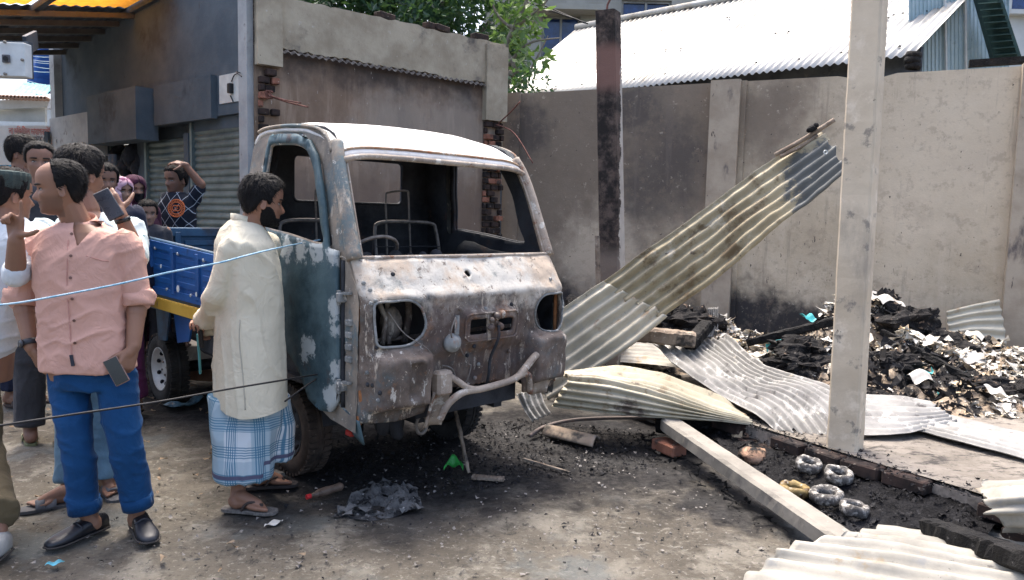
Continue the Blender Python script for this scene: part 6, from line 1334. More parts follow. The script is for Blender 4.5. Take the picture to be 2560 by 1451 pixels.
t = NT('skin'); c = t.attr('tone')['Color']; nzz = t.rng(t.noise(60, 4, .6), .3, .7, .88, 1.08); cc = t.mix(1.0, c, t.mix(nzz, (.86, .84, .84), (1.05, 1.05, 1.05)), 'MULTIPLY')
t.b.inputs['Subsurface Weight'].default_value = .06; t.b.inputs['Subsurface Radius'].default_value = (.012, .005, .003)
M_skin = t.done(cc, .52, t.bump(t.noise(180, 4, .6), .12, .002), 0, .4)
t = NT('black_hair'); nzz = t.noise(60, 5, .6, (1, 1, .2)); M_hair = t.done(t.mix(nzz, (.004, .004, .005), (.014, .013, .013)), .62, t.bump(t.noise(150, 5, .65, (1, 1, .25)), .9, .006), 0, .16)
# head: front / back / half-width by height, in head heights (chin 0, crown 1); face looks along -y
HZ = [0, .04, .10, .18, .26, .34, .42, .50, .58, .66, .74, .82, .89, .95, .985, 1.0]
HF = [.24, .335, .372, .365, .37, .375, .372, .365, .392, .398, .39, .36, .30, .21, .11, 0]
HB = [-.02, .03, .10, .20, .27, .32, .36, .39, .41, .42, .415, .39, .34, .25, .14, 0]
HW = [.10, .15, .205, .245, .275, .298, .312, .32, .328, .332, .328, .305, .262, .19, .105, 0]
def head_pts(z, phi, sx=1.0):
    f, b, w = np.interp(z, HZ, HF), np.interp(z, HZ, HB), np.interp(z, HZ, HW)*sx
    c, s = np.cos(phi), np.sin(phi); e = 2/2.35
    x = w*np.sign(s)*np.abs(s)**e; y = np.where(c > 0, -f*np.abs(c)**e, b*np.abs(c)**e)
    fr = (c > 0)*1.0
    g = lambda x0, z0, sx_, sz_: np.exp(-((x-x0)/sx_)**2-((z-z0)/sz_)**2)
    N = np.interp(z, [.22, .262, .285, .31, .345, .38, .44, .50, .56], [0, .01, .07, .108, .118, .10, .058, .018, 0]); sg = np.interp(z, [.25, .30, .36, .45, .55], [.075, .07, .05, .036, .05])
    dy = N*np.exp(-(x/sg)**2)
    for sgn in (-1, 1):
        dy += -.052*g(sgn*.145, .485, .085, .045)+.024*g(sgn*.140, .482, .045, .024)+.022*g(sgn*.15, .565, .10, .028)+.02*g(sgn*.20, .385, .075, .06)
    dy += .028*g(0, .218, .085, .018)+.030*g(0, .165, .085, .020)-.014*g(0, .19, .12, .008)+.03*g(0, .06, .10, .045)-.014*g(0, .115, .12, .022)
    return np.stack([x, y-dy*fr, z-.5], -1)
def head_mesh(mb, M, hh, sx=1.0, nz=46, nph=60):
    zz = .5-.5*np.cos(np.linspace(.0, math.pi, nz)); zz[0] = 0.0; zz[-1] = .9995; ph = np.linspace(0, 2*math.pi, nph, endpoint=False)
    Z, Ph = np.meshgrid(zz, ph, indexing='ij'); P = head_pts(Z.ravel(), Ph.ravel(), sx)*hh
    W = (np.array(M.to_3x3()) @ P.T).T+np.array(M.translation)
    mb.add(W, [(i*nph+k, i*nph+(k+1) % nph, (i+1)*nph+(k+1) % nph, (i+1)*nph+k) for i in range(nz-1) for k in range(nph)]+[tuple(range(nph-1, -1, -1)), tuple((nz-1)*nph+k for k in range(nph))])
    for s in (-1, 1):
        c = lambda x, y, z: M @ V((s*x*hh*sx, y*hh, (z-.5)*hh))
        mb.ball(c(.335, .03, .43), (.028*hh, .065*hh, .115*hh), 12, 8, M.to_3x3() @ Matrix.Rotation(-s*.35, 3, 'Z') @ Matrix.Rotation(.15, 3, 'X'))
        mb.tube([c(.352+.018*math.sin(a*.6), .035+.062*math.cos(a+2.2), .435+.115*math.sin(a+2.2)) for a in np.linspace(-.9, 3.6, 16)], .016*hh, 6)
def head_matrix(center, face, tilt=0.0, nod=0.0):
    f = V(face).normalized(); y = -f; up = V((0, 0, 1)); x = y.cross(up).normalized(); z = x.cross(y)
    Mr = Matrix(((x.x, y.x, z.x), (x.y, y.y, z.y), (x.z, y.z, z.z))) @ Matrix.Rotation(nod, 3, 'X') @ Matrix.Rotation(tilt, 3, 'Y')
    return Matrix.Translation(V(center)) @ Mr.to_4x4()
HAIR = { # thickness edges: hairline height by y (front -.4 ... back .42)
 'short': ([-.45, -.30, -.20, -.13, -.10, -.04, .08, .16, .25, .42], [.80, .80, .70, .52, .40, .46, .50, .30, .20, .16], .050),
 'receding': ([-.45, -.20, -.10, -.06, -.02, .03, .10, .16, .22, .42], [1.2, 1.12, .88, .52, .36, .47, .50, .26, .14, .08], .042),
 'thick': ([-.45, -.30, -.20, -.13, -.10, -.04, .08, .16, .25, .42], [.78, .78, .66, .52, .42, .46, .46, .28, .18, .14], .072)}
def hair_shell(fig, M, hh, style, sx=1.0, seed=0, extra=0.0):
    ys, hz, th = HAIR[style]; nz, nph = 90, 130
    zz = np.linspace(.02, .9995, nz); ph = np.linspace(0, 2*math.pi, nph, endpoint=False); Z, Ph = np.meshgrid(zz, ph, indexing='ij')
    P = head_pts(Z.ravel(), Ph.ravel(), sx); z = P[:, 2]+.5
    line = np.interp(P[:, 1], ys, hz)+.025*vnoise(np.column_stack([P[:, 0]*22, P[:, 1]*22, z*0]), seed)
    m = sstep(-.01, .09, z-line)
    fr = vnoise(np.column_stack([P[:, 0]*26, P[:, 1]*10, z*5])+seed, seed+1)*.5+vnoise(np.column_stack([P[:, 0]*60, P[:, 1]*24, z*9])+seed, seed+2)*.5
    r = P/np.linalg.norm(P, axis=1)[:, None]; tt = -.035+(th+extra+.035)*m+.030*fr*m+.02*m*sstep(.7, 1, z)*(style != 'receding')
    P2 = P+r*tt[:, None]
    W = (np.array(M.to_3x3()) @ (P2*hh).T).T+np.array(M.translation)
    q = MB(); q.add(W, [(i*nph+k, i*nph+(k+1) % nph, (i+1)*nph+(k+1) % nph, (i+1)*nph+k) for i in range(nz-1) for k in range(nph)]+[tuple((nz-1)*nph+k for k in range(nph))])
    sel_ = np.nonzero(m > .55)[0]; rs_ = np.random.RandomState(seed+5); pick = rs_.choice(sel_, 2200)       # loose strands over the shell
    p = P2[pick]; n_ = r[pick]; K = len(pick)
    dn = np.column_stack([p[:, 0]*.2, np.full(K, .75), -.55-.9*np.maximum(0, p[:, 1])]) if style != 'thick' else np.column_stack([p[:, 0]*.8, -.45+p[:, 1]*2.2, np.full(K, -.6)])
    dn -= n_*(dn*n_).sum(1)[:, None]; dn /= np.linalg.norm(dn, axis=1)[:, None]+1e-6; dn += rs_.randn(K, 3)*.22; sd_ = np.cross(n_, dn); sd_ /= np.linalg.norm(sd_, axis=1)[:, None]+1e-6
    L_ = rs_.uniform(.05, .11, K)[:, None]; w_ = .0045; p0 = p-n_*.006; p1 = p+dn*L_*.5+n_*.009; p2 = p+dn*L_+n_*rs_.uniform(-.006, .006, K)[:, None]
    sv = np.stack([p0-sd_*w_, p0+sd_*w_, p1+sd_*w_*.8, p1-sd_*w_*.8, p2], 1).reshape(-1, 3); sf = [f_ for b in range(0, 5*K, 5) for f_ in ((b, b+1, b+2, b+3), (b+3, b+2, b+4))]
    SW = (np.array(M.to_3x3()) @ (sv*hh).T).T+np.array(M.translation); q.add(SW, sf)
    q.build('hair', M_hair, fig.root, smooth=True, recalc=False)
M_eye = plain('eye_white', (.42, .39, .36), .25, bump=0, var=.05, spec=.5); M_iris = plain('dark_iris', (.012, .008, .007), .15, bump=0, spec=.6)
def face_bits(fig, M, hh, sx):
    for sg in (1, -1):
        q = MB(); nu, nv = 22, 6; ph = np.linspace(.16, .80, nu)*sg; vs = []
        for i in range(nu):
            t_ = i/(nu-1); zc = .572+.014*math.sin(t_*2.4)-.012*t_; hw = .019*(1-.65*t_**2)
            for j in range(nv):
                e = j/(nv-1)*2-1; vs.append((ph[i], zc+hw*e, (.020-.030*e*e)*(1 if 0 < i < nu-1 else 0)+.003*math.sin(i*9.1+j*5)))
        vs = np.array(vs); P = head_pts(vs[:, 1], vs[:, 0], sx); P[:, 1] -= vs[:, 2]
        W = (np.array(M.to_3x3()) @ (P*hh).T).T+np.array(M.translation); q.add(W, [(i*nv+j, (i+1)*nv+j, (i+1)*nv+j+1, i*nv+j+1) for i in range(nu-1) for j in range(nv-1)]); q.build('eyebrow', M_hair, fig.root, smooth=True, recalc=False)
        c = lambda x, y, z: M @ V((sg*x*hh*sx, y*hh, (z-.5)*hh)); e0 = head_pts(np.array([.483]), np.array([sg*.40]), sx)[0]; ey = e0[1]+.016
        q = MB(); q.ball(c(.140, ey, .483), (.047*hh, .030*hh, .0185*hh), 14, 10, M.to_3x3()); eo = q.build('eye', M_eye, fig.root, smooth=True)
        q = MB(); q.ball(c(.138, ey-.012, .484), (.019*hh, .022*hh, .0185*hh), 12, 8, M.to_3x3()); q.build('iris', M_iris, eo, smooth=True)
        q = MB(); q.tube([c(.140+.052*math.cos(a), ey-.020-.008*math.sin(a), .484+.021*math.sin(a)) for a in np.linspace(.1, 3.04, 12)], .0058*hh, 5); q.build('eyelash', M_hair, eo, smooth=True)
def beard_shell(fig, M, hh, sx=1.0, th=.05):
    nz, nph = 46, 110; zz = np.linspace(.0, .42, nz); ph = np.linspace(-2.0, 2.0, nph); Z, Ph = np.meshgrid(zz, ph, indexing='ij')
    P = head_pts(Z.ravel(), Ph.ravel(), sx); z = P[:, 2]+.5; ax_ = np.abs(P[:, 0])
    top = np.interp(ax_, [0, .05, .10, .16, .22, .30], [.255, .25, .22, .20, .28, .42])
    m = sstep(.0, .05, top-z)*(1-np.exp(-(ax_/.075)**2-((z-.19)/.026)**2))*sstep(.10, .0, P[:, 1])
    fr = vnoise(np.column_stack([P[:, 0]*50, P[:, 1]*50, z*30]), 3); r = P/np.linalg.norm(P, axis=1)[:, None]
    P2 = P+r*(-.03+(th+.03)*m+.012*fr*m)[:, None]; W = (np.array(M.to_3x3()) @ (P2*hh).T).T+np.array(M.translation)
    q = MB(); q.add(W, [(i*nph+k, i*nph+k+1, (i+1)*nph+k+1, (i+1)*nph+k) for i in range(nz-1) for k in range(nph-1)]); q.build('beard', M_hair, fig.root, smooth=True, recalc=False)
def hand(mb, wrist, d, n, curl=(.3, .35, .4, .45), thumb=.5, side=1, size=1.0, straight=(), thumb_out=.75):
    """d: towards the fingers, n: out of the back of the hand; side: +1 when the thumb is on n x d side"""
    d = V(d).normalized(); n = V(n); n = (n-d*n.dot(d)).normalized(); s = n.cross(d)*side; w = V(wrist); k = size
    capsule(mb, w-d*.02*k, .025*k, w+d*.02*k+s*.008*k, .024*k)
    for i, (o, L, r_) in enumerate(((.030, .072, .0092), (.010, .080, .0095), (-.010, .074, .009), (-.029, .058, .008))):
        kn = w+d*(.088-.004*abs(i-1))*k+s*o*k+n*.002
        capsule(mb, w+s*o*.55*k+d*.012*k, .016*k, kn, .0125*k, 10)
        a = 0.0; p = kn; c_ = 0.03 if i in straight else curl[i]
        for seg, fr in enumerate((.45, .30, .25)):
            a += c_*(1.0 if seg == 0 else 1.15); dr = d*math.cos(a)-n*math.sin(a)+s*(.10*(1.5-i)/1.5)*(1 if a < 1 else .3)
            dr.normalize(); p2 = p+dr*L*fr*k; capsule(mb, p, r_*k*(1-.06*seg), p2, r_*k*(.94-.08*seg), 8); p = p2
    tb0 = w+d*.022*k+s*.022*k-n*.006*k; t1 = (d*(1-thumb_out)+s*thumb_out-n*.25*thumb).normalized(); p1 = tb0+t1*.038*k; t2 = (d*(1.15-thumb_out)+s*(thumb_out*.9)-n*.5*thumb).normalized(); p2 = p1+t2*.032*k; t3 = (t2+d*.25-n*.35*thumb).normalized()
    capsule(mb, w+d*.01*k+s*.012*k, .02*k, tb0, .0155*k, 10); capsule(mb, tb0, .015*k, p1, .0125*k, 10); capsule(mb, p1, .0115*k, p2, .0105*k, 8); capsule(mb, p2, .0105*k, p2+t3*.024*k, .0085*k, 8)
def foot(mb, heel, d, L=.25, toes=True, ankle=None):
    d = V(d); d.z = 0; d.normalize(); s = V((d.y, -d.x, 0)); h = V(heel)
    mb.ball(h+d*.04+V((0, 0, .036)), (.036, .036, .036), 14, 10)
    capsule(mb, h+d*.04+V((0, 0, .036)), .034, h+d*L*.62+V((0, 0, .028)), .028); capsule(mb, h+d*.07+V((0, 0, .06)), .034, h+d*L*.58+s*.0+V((0, 0, .034)), .026)
    for i, o in enumerate((.032, .014, -.002, -.017, -.031)):
        r_ = .0125 if i == 0 else .0095; p = h+d*(L*.68-.006*i)+s*o*1.1+V((0, 0, .018)); capsule(mb, h+d*L*.5+s*o*.7+V((0, 0, .022)), .018, p, r_*1.15, 8); capsule(mb, p, r_, p+d*(.048-.006*i)+V((0, 0, -.004)), r_*.9, 8)
class Fig:
    def __init__(s, label, base, vox=.006, group=None):
        s.root = empty('person', base); tag(s.root, label, 'person', group); s.b = MB(); s.vox = vox; s.heads = []
    def head(s, center, face, hh=.235, sx=1.0, tilt=0.0, nod=0.0, neck=None, nr=.055):
        M = head_matrix(center, face, tilt, nod); head_mesh(s.b, M, hh, sx); s.heads.append((M, hh, sx)); s.hm = (M, hh, sx)
        if neck is not None:
            top = M @ V((0, .06*hh, -.22*hh)); capsule(s.b, V(neck), nr*1.12, top, nr); capsule(s.b, V(neck)-V((0, 0, .03)), nr*1.5, V(neck), nr*1.1)
    def limb(s, pts, rs):
        for i in range(len(pts)-1): capsule(s.b, pts[i], rs[i], pts[i+1], rs[i+1])
    def done(s, skin=(.23, .125, .08), beard=0.0, stubble=0.0, it=2):
        me = remesh(s.b, s.vox, it); P = getv(me); C = np.tile(np.array(skin), (len(P), 1)); lowz = P[:, 2]
        C *= (1+.10*fbm(P*9, 3, 5))[:, None]
        for M, hh, sx in s.heads:
            L = (np.array(M.inverted().to_3x3()) @ (P-np.array(M.translation)).T).T/hh; x, y, z = L[:, 0]/sx, L[:, 1], L[:, 2]+.5; inh = (z > -.05)&(z < 1.05)&(np.abs(x) < .45)&(np.abs(y) < .6); f = inh&(y < -.15)
            def mixc(m, c, a=1.0):
                m = np.clip(m*a, 0, 1)[:, None]; C[:] = C*(1-m)+np.array(c)*m
            ax_ = np.abs(x)
            mixc(f*np.exp(-(x/.075)**6-((z-.192)/.036)**4), (skin[0]*.72, skin[1]*.50, skin[2]*.50), .75)
            mixc(f*np.exp(-(x/.085)**4-((z-.191)/.006)**2), (.03, .015, .012), .8)
            mixc(f*np.exp(-((ax_-.145)/.075)**4-((z-.575+.10*np.maximum(0, ax_-.15))/.022)**2), (.012, .01, .01), .92)
            mixc(f*np.exp(-((ax_-.14)/.062)**4-((z-.487)/.026)**4), (skin[0]*.45, skin[1]*.4, skin[2]*.4), .7)
            mixc(f*np.exp(-((ax_-.14)/.046)**4-((z-.483)/.019)**4), (.42, .39, .37), .9)
            mixc(f*np.exp(-((ax_-.14)/.022)**4-((z-.483)/.02)**4), (.01, .008, .008), .97)
            mixc(f*np.exp(-((ax_-.14)/.055)**4-((z-.506)/.009)**2), (.012, .01, .01), .95)
            mixc(f*np.exp(-((ax_-.035)/.016)**2-((z-.285)/.010)**2), (.02, .012, .01), .7)
            st = inh*(y < .02)*sstep(.40, .30, z+.0*x)*(1-np.exp(-(x/.07)**4-((z-.19)/.03)**4))*np.clip(sstep(.10, .2, ax_)*.9+(z < .27), 0, 1)
            mixc(st, (.04, .03, .028), stubble)
            mous = f*np.exp(-(ax_/.11)**4-((z-.247)/.02)**2); mixc(mous, (.02, .016, .015), max(stubble*1.3, beard))
        setcol(me, C); inv = np.array(s.root.location); setv(me, P-inv); me.materials.clear()
        for M, hh, sx in s.heads: face_bits(s, M, hh, sx)
        o = link('body', me, M_skin, s.root, True); return o
    def cloth(s, mb, name, mat, vox=.008, it=4, wr=.006, wscale=9, seed=0, cut=None, pat=None, thick=.0, stretch=(1, 1, 1.0), parent=None, snap=None, rot=0.0):
        me = remesh(mb, vox, it); P = getv(me); N = getn(me)
        if wr:
            Pr = P if not rot else np.column_stack([P[:, 0]*math.cos(rot)+P[:, 2]*math.sin(rot), P[:, 1], -P[:, 0]*math.sin(rot)+P[:, 2]*math.cos(rot)])
            Q = Pr*wscale*np.array(stretch); Q = Q+.55*np.column_stack([vnoise(Q*.6+seed, seed+9), vnoise(Q*.6+5+seed, seed+8), vnoise(Q*.6+9, seed+7)])
            a = (1-np.abs(vnoise(Q+seed, seed)))**5; b = (1-np.abs(vnoise(Q*2.0+seed+3.3, seed+1)))**5; c_ = sstep(-.35, .35, vnoise(P*4.0+seed, seed+2)); P = P+N*(wr*(1.5*a*(.35+.65*c_)+1.0*b*(1-.6*c_)+.5*vnoise(Q*.8, seed+4)-.35))[:, None]
        if cut is not None:
            k = cut(P); bm = bmesh.new(); bm.from_mesh(me); bm.verts.ensure_lookup_table()
            for i in range(len(P)): bm.verts[i].co = P[i]
            bmesh.ops.delete(bm, geom=[bm.verts[i] for i in np.nonzero(k)[0]], context='VERTS')
            if snap is not None:
                for v_ in bm.verts:
                    if v_.is_boundary: v_.co = snap(v_.co)
            bm.to_mesh(me); bm.free(); P = getv(me)
        if pat is not None: setpat(me, pat(P))
        s.last = BVHTree.FromPolygons([V(p) for p in P], [tuple(p.vertices) for p in me.polygons])
        setv(me, P-np.array(s.root.location)); me.materials.clear(); return link(name, me, mat, parent or s.root, True)
def shoe(fig, heel, d, L=.275, m=None, w=.047, h=.07, name='shoe'):
    d = V(d); d.z = 0; d.normalize(); s_ = V((d.y, -d.x, 0)); q = MB(); heel = V(heel); secs = []
    tabs = [(-.01, .018, .03, .0), (0, .034, .07, .02), (.06, .040, .082, .03), (.11, .038, .075, .03), (.15, .042, .06, .02), (.19, .047, .05, .015), (.225, .046, .043, .012), (.255, .035, .036, .012), (.272, .018, .026, .012)]
    n = 20
    for t_, w_, h_, _ in tabs:
        c = heel+d*t_*(L/.275); ring = []
        for k in range(n):
            a = 2*math.pi*k/n; ring.append(c+s_*(w_*w/.047*math.copysign(abs(math.cos(a))**.8, math.cos(a)))+V((0, 0, .006+h_*h/.07*.5*(1+math.copysign(abs(math.sin(a))**.75, math.sin(a))))))
        secs.append(ring)
    q.add([p for r in secs for p in r], [(i*n+k, i*n+(k+1) % n, (i+1)*n+(k+1) % n, (i+1)*n+k) for i in range(len(tabs)-1) for k in range(n)]+[tuple(range(n-1, -1, -1)), tuple((len(tabs)-1)*n+k for k in range(n))])
    o = q.build(name, m, fig.root, smooth=True)
    z0 = heel.z
    q = MB(); q.tube([heel+d*t_*(L/.275)+s_*w_*1.04+V((0, 0, .014)) for t_, w_, *_ in tabs]+[heel+d*t_*(L/.275)-s_*w_*1.04+V((0, 0, .014)) for t_, w_, *_ in tabs[::-1]], .005, 5, closed=True); q.build('welt', plain('shoe_sole', (.05, .045, .042), .8, bump=0), o, smooth=True)
    q = MB(); q.tube(smooth_poly([heel+d*.135+s_*.036+V((0, 0, .055)), heel+d*.14+V((0, 0, .077)), heel+d*.135-s_*.036+V((0, 0, .055))], 5, False), .006, 6); q.build('saddle_strap', m, o, smooth=True)
    return o
def sandal(fig, heel, d, L=.26, m=None, strap=True, th=.018, cross=False):
    d = V(d); d.z = 0; d.normalize(); s_ = V((d.y, -d.x, 0)); heel = V(heel); P = []
    tab = [(-.015, .022), (0, .034), (.06, .037), (.12, .036), (.17, .043), (.22, .044), (.25, .034), (.262, .015)]
    for t_, w_ in tab: P.append(heel+d*t_*L/.26+s_*w_)
    for t_, w_ in tab[::-1]: P.append(heel+d*t_*L/.26-s_*w_)
    q = MB(); q.prism([p+V((0, 0, .001)) for p in P], (0, 0, th)); o = q.build('sandal', m[0], fig.root, bevel=.003)
    if strap and not cross:
        for sg in (1, -1):
            q = MB(); q.tube(smooth_poly([heel+d*.10+s_*.036*sg+V((0, 0, .02)), heel+d*.13+s_*.034*sg+V((0, 0, .058)), heel+d*.175+s_*.012*sg+V((0, 0, .056)), heel+d*.20+s_*.012+V((0, 0, .035))], 5, False), .0075, 6); q.build('strap', m[1], o, smooth=True)
    elif cross:
        for a0, a1 in ((.10, .15), (.15, .19)):
            q = MB(); q.grid(lambda i, j: heel+d*(a0+(a1-a0)*j)+s_*(.046*math.cos(math.pi*i))+V((0, 0, .012+.058*math.sin(math.pi*i)-.02*j*math.sin(math.pi*i))), 14, 4); q.build('strap', m[1], o, smooth=True, solid=.004)
    return o
def m_cloth(name, c, rough=.85, var=.10, fine=350):
    t = NT(name); cc = t.mix(t.rng(t.noise(5, 5, .6), .3, .7), tuple(x*(1-var) for x in c), tuple(min(1, x*(1+var)) for x in c))
    rd = t.math('ABSOLUTE', t.math('SUBTRACT', t.noise(11, 3, .55, (1, 1, .8), dist=1.2), .5)); nb = t.bump(t.rng(rd, 0, .16, 1, 0), .22, .010); nb = t.bump(t.noise(fine, 2, .5), .12, .001, nb); t.b.inputs['Sheen Weight'].default_value = .05
    return t.done(cc, rough, nb, 0, .2)
M_black_leather = plain('black_leather', (.014, .016, .022), .38, var=.3, bump=.3, spec=.5)
M_brown_rubber = plain('brown_rubber', (.055, .040, .035), .75, var=.2); M_tan_rubber = plain('tan_insole', (.16, .11, .08), .85)
Zup = V((0, 0, 1))

# ---- man in the pink shirt -------------------------------------------------
yP = 3.35
A = lambda u, v, dy=0.0: at(u, v, yP+dy)
fb = V((on(285, 1335).x, on(285, 1335).y, 0))
f = Fig('man in salmon pink shirt and blue trousers looking left, phone in hand', fb, .0048)
hc = A(152, 470, .0); f.head(hc, (-.89, -.45, -.03), .236, .98, 0, .05, neck=A(196, 568, .05), nr=.056)
loft(f.b, [(A(203, 560, .045), .07, .055), (A(204, 580, .035), .14, .078), (A(205, 610, .025), .165, .10), (A(205, 680, .03), .16, .11), (A(208, 800, .03), .16, .11), (A(215, 900, .03), .17, .12), (A(222, 950, .03), .16, .11)], (1, .05, 0))
RS, RE, RW = A(100, 612, .03), A(54, 742, .05), A(78, 868, -.02)          # viewer's left arm
LS, LE, LW = A(314, 604, .03), A(344, 745, .06), A(334, 868, -.02)
f.limb([RS, RE, RW], [.055, .046, .030]); f.limb([LS, LE, LW], [.055, .046, .031])
f.limb([RE, RE.lerp(RW, .35)], [.046, .043]); f.limb([LE, LE.lerp(LW, .35)], [.046, .043])
hand(f.b, RW+V((.006, 0, -.01)), A(104, 915)-RW, (-.6, -.8, 0), (.2, .25, .3, .3), .3, -1)
hand(f.b, LW+V((0, -.01, -.01)), A(300, 945, -.06)-LW, (.75, -.55, .15), (.55, .6, .65, .7), .8, -1, 1.0, thumb_out=.5)
hipR, knR, anR = A(168, 925, .03), A(190, 1105, -.02), A(212, 1275, .0); hipL, knL, anL = A(288, 930, .03), A(312, 1105, .0), A(345, 1262, .06)
f.limb([hipR, knR, anR], [.085, .058, .038]); f.limb([hipL, knL, anL], [.085, .058, .038])
hR, hL = V((anR.x+.03, anR.y+.05, 0)), V((anL.x-.02, anL.y+.04, 0))
dR, dL = V((-.42, -.9, 0)), V((.62, -.78, 0))
capsule(f.b, anR, .036, hR+V((0, -.03, .05)), .036); capsule(f.b, anL, .036, hL+V((0, -.03, .05)), .036)
capsule(f.b, hR+V((0, 0, .04)), .030, hR+dR.normalized()*.14+V((0, 0, .028)), .020); capsule(f.b, hL+V((0, 0, .04)), .030, hL+dL.normalized()*.14+V((0, 0, .028)), .020)
f.done((.245, .130, .083), stubble=.42)
hair_shell(f, *f.hm[:2], 'receding', f.hm[2], 3)
M_pink = m_cloth('salmon_cotton', (.59, .345, .275), .85, .06)
q = MB(); ud = (1, .06, 0)
loft(q, [(A(203, 553, .05), .075, .058), (A(204, 566, .045), .115, .076), (A(204, 577, .035), .170, .092), (A(205, 594, .03), .194, .104), (A(205, 640, .02), .194, .120), (A(207, 730, .02), .190, .128), (A(212, 810, .02), .190, .130), (A(218, 870, .02), .197, .133), (A(222, 905, .02), .201, .134), (A(224, 922, .02), .199, .132)], ud, 32, 2.4)
for S, E, W_ in ((RS, RE, RW), (LS, LE, LW)):
    capsule(q, S+V((0, 0, -.005)), .064, E, .062); capsule(q, E+(S-E)*.15, .063, E+(W_-E)*.02, .066)
nk = A(200, 560, -.06)
def cutp(P):
    px = (P[:, 0]-nk.x); pz = P[:, 2]-A(205, 612).z
    return (P[:, 1] < yP+.02)&(pz > 0)&(np.abs(px) < .004+.50*pz)
def snapp(c):
    pz = max(0, c.z-A(205, 612).z); w_ = .004+.50*pz; return V((nk.x+math.copysign(w_, c.x-nk.x), c.y, max(c.z, A(205, 612).z)))
shirt = f.cloth(q, 'shirt', M_pink, .0075, 4, .0085, 6.5, 3, cut=cutp, stretch=(.55, 1.0, 1.7), snap=snapp, rot=.55)
def onfront(bv, u, v, off=.003, y0=2.0):
    o = V((0, 0, CAMZ)); d = V(_ray(u, v)).normalized(); h = bv.ray_cast(o, d)
    return (h[0]-d*off, h[1]) if h[0] is not None else (at(u, v, yP), V((0, -1, 0)))
M_pinkd = m_cloth('salmon_cotton_trim', (.50, .27, .225)); M_btn = plain('brown_button', (.16, .09, .07), .5, bump=0)
for (u, v) in ((179, 585), (177, 640), (176, 695), (180, 748), (185, 802), (187, 858)):
    p, n = onfront(f.last, u, v, .002); MB().lathe([(.001, .002), (.0062, .002), (.0062, -.002), (.001, -.002)], p, tuple(n), 10).build('button', M_btn, shirt)
pts = [onfront(f.last, u, v, .0015)[0] for u, v in ((170, 600), (168, 650), (167, 700), (169, 750), (173, 800), (176, 850), (179, 895))]
MB().tube(smooth_poly(pts, 5, False), .0022, 5).build('placket_seam', M_pinkd, shirt, smooth=True)
pts = [onfront(f.last, u, v, .0015)[0] for u, v in ((215, 640), (235, 646), (255, 652), (272, 654))]; MB().tube(pts, .002, 5).build('pocket_seam', M_pinkd, shirt, smooth=True)
p, n = onfront(f.last, 180, 902, .004); MB().box(p, (.014, .004, .05), Matrix.Rotation(-.15, 3, 'Y')).build('black_tag', M_ink, shirt)
def collar(fig, parent, cN, xd, r0, r1, h, m, gap=.55, fall=.05, rise=.035):
    x = V(xd).normalized(); y = Zup.cross(x)         # y points to the back
    def g(i, j):
        a = -math.pi/2+gap*.5+(2*math.pi-gap)*i; rr = r0+(r1-r0)*j; fr_ = .5-.5*math.sin(a)
        if j < .4: k = j/.4; zz = rise*k*(.35+.65*(1-fr_*.6)); rad = r0
        else: k = (j-.4)/.6; zz = rise*(.35+.65*(1-fr_*.6))-fall*k*(1+.5*fr_); rad = r0+(r1-r0)*k
        return V(cN)+x*(rad*math.cos(a))+y*(rad*.85*math.sin(a))+V((0, 0, zz-.035*fr_))
    q = MB(); q.grid(g, 40, 9); return q.build('collar', m, parent, smooth=True, solid=.003)
collar(f, shirt, A(199, 556, .045), ud, .066, .100, .04, M_pink, .95, .060, .052)
for E, S, W_ in ((RE, RS, RW), (LE, LS, LW)):
    d = (W_-E).normalized(); d0 = (E-S).normalized(); dd = (d*.5+d0*.5).normalized(); s1 = dd.cross(V((0, 1, 0))).normalized(); s2 = dd.cross(s1)
    q = MB(); q.grid(lambda i, j: E-dd*.035+dd*(.072*j)+(s1*math.cos(6.2832*i)+s2*math.sin(6.2832*i))*(.068+.009*math.sin(j*3.1)+.004*math.sin(i*19+j*7)), 40, 7); q.build('rolled_cuff', M_pink, shirt, smooth=True, solid=.006)
M_trous = m_cloth('royal_blue_twill', (.006, .052, .150), .8, .16)
q = MB(); loft(q, [(A(226, 890, .04), .17, .12), (A(226, 930, .03), .178, .125), (A(228, 968, .03), .165, .115)], ud, 28, 2.2)
for h_, k_, a_ in ((hipR, knR, anR), (hipL, knL, anL)):
    capsule(q, h_, .088, h_.lerp(k_, .5), .080); capsule(q, h_.lerp(k_, .5), .080, k_, .069); capsule(q, k_, .069, k_.lerp(a_, .6), .066)
    e_ = a_+(a_-k_).normalized()*.0; d = (e_-k_).normalized(); q.tube([k_.lerp(a_, .5), a_.lerp(k_, .12), e_+d*.0], [.069, .067, .066], 16)
tro = f.cloth(q, 'trousers', M_trous, .009, 4, .009, 6, 11, stretch=(.6, .8, 1.5), rot=-.35)
for a_, k_ in ((anR, knR), (anL, knL)):
    d = (a_-k_).normalized(); s1 = d.cross(V((0, 1, 0))).normalized(); s2 = d.cross(s1)
    q = MB(); q.grid(lambda i, j: a_-d*.055+d*.06*j+(s1*math.cos(6.2832*i)+s2*math.sin(6.2832*i))*(.071+.002*math.sin(i*25)), 32, 3); q.build('turn_up', M_trous, tro, smooth=True, solid=.005)
shoe(f, hR-dR.normalized()*.035, dR, .285, M_black_leather); shoe(f, hL-dL.normalized()*.035, dL, .285, M_black_leather)
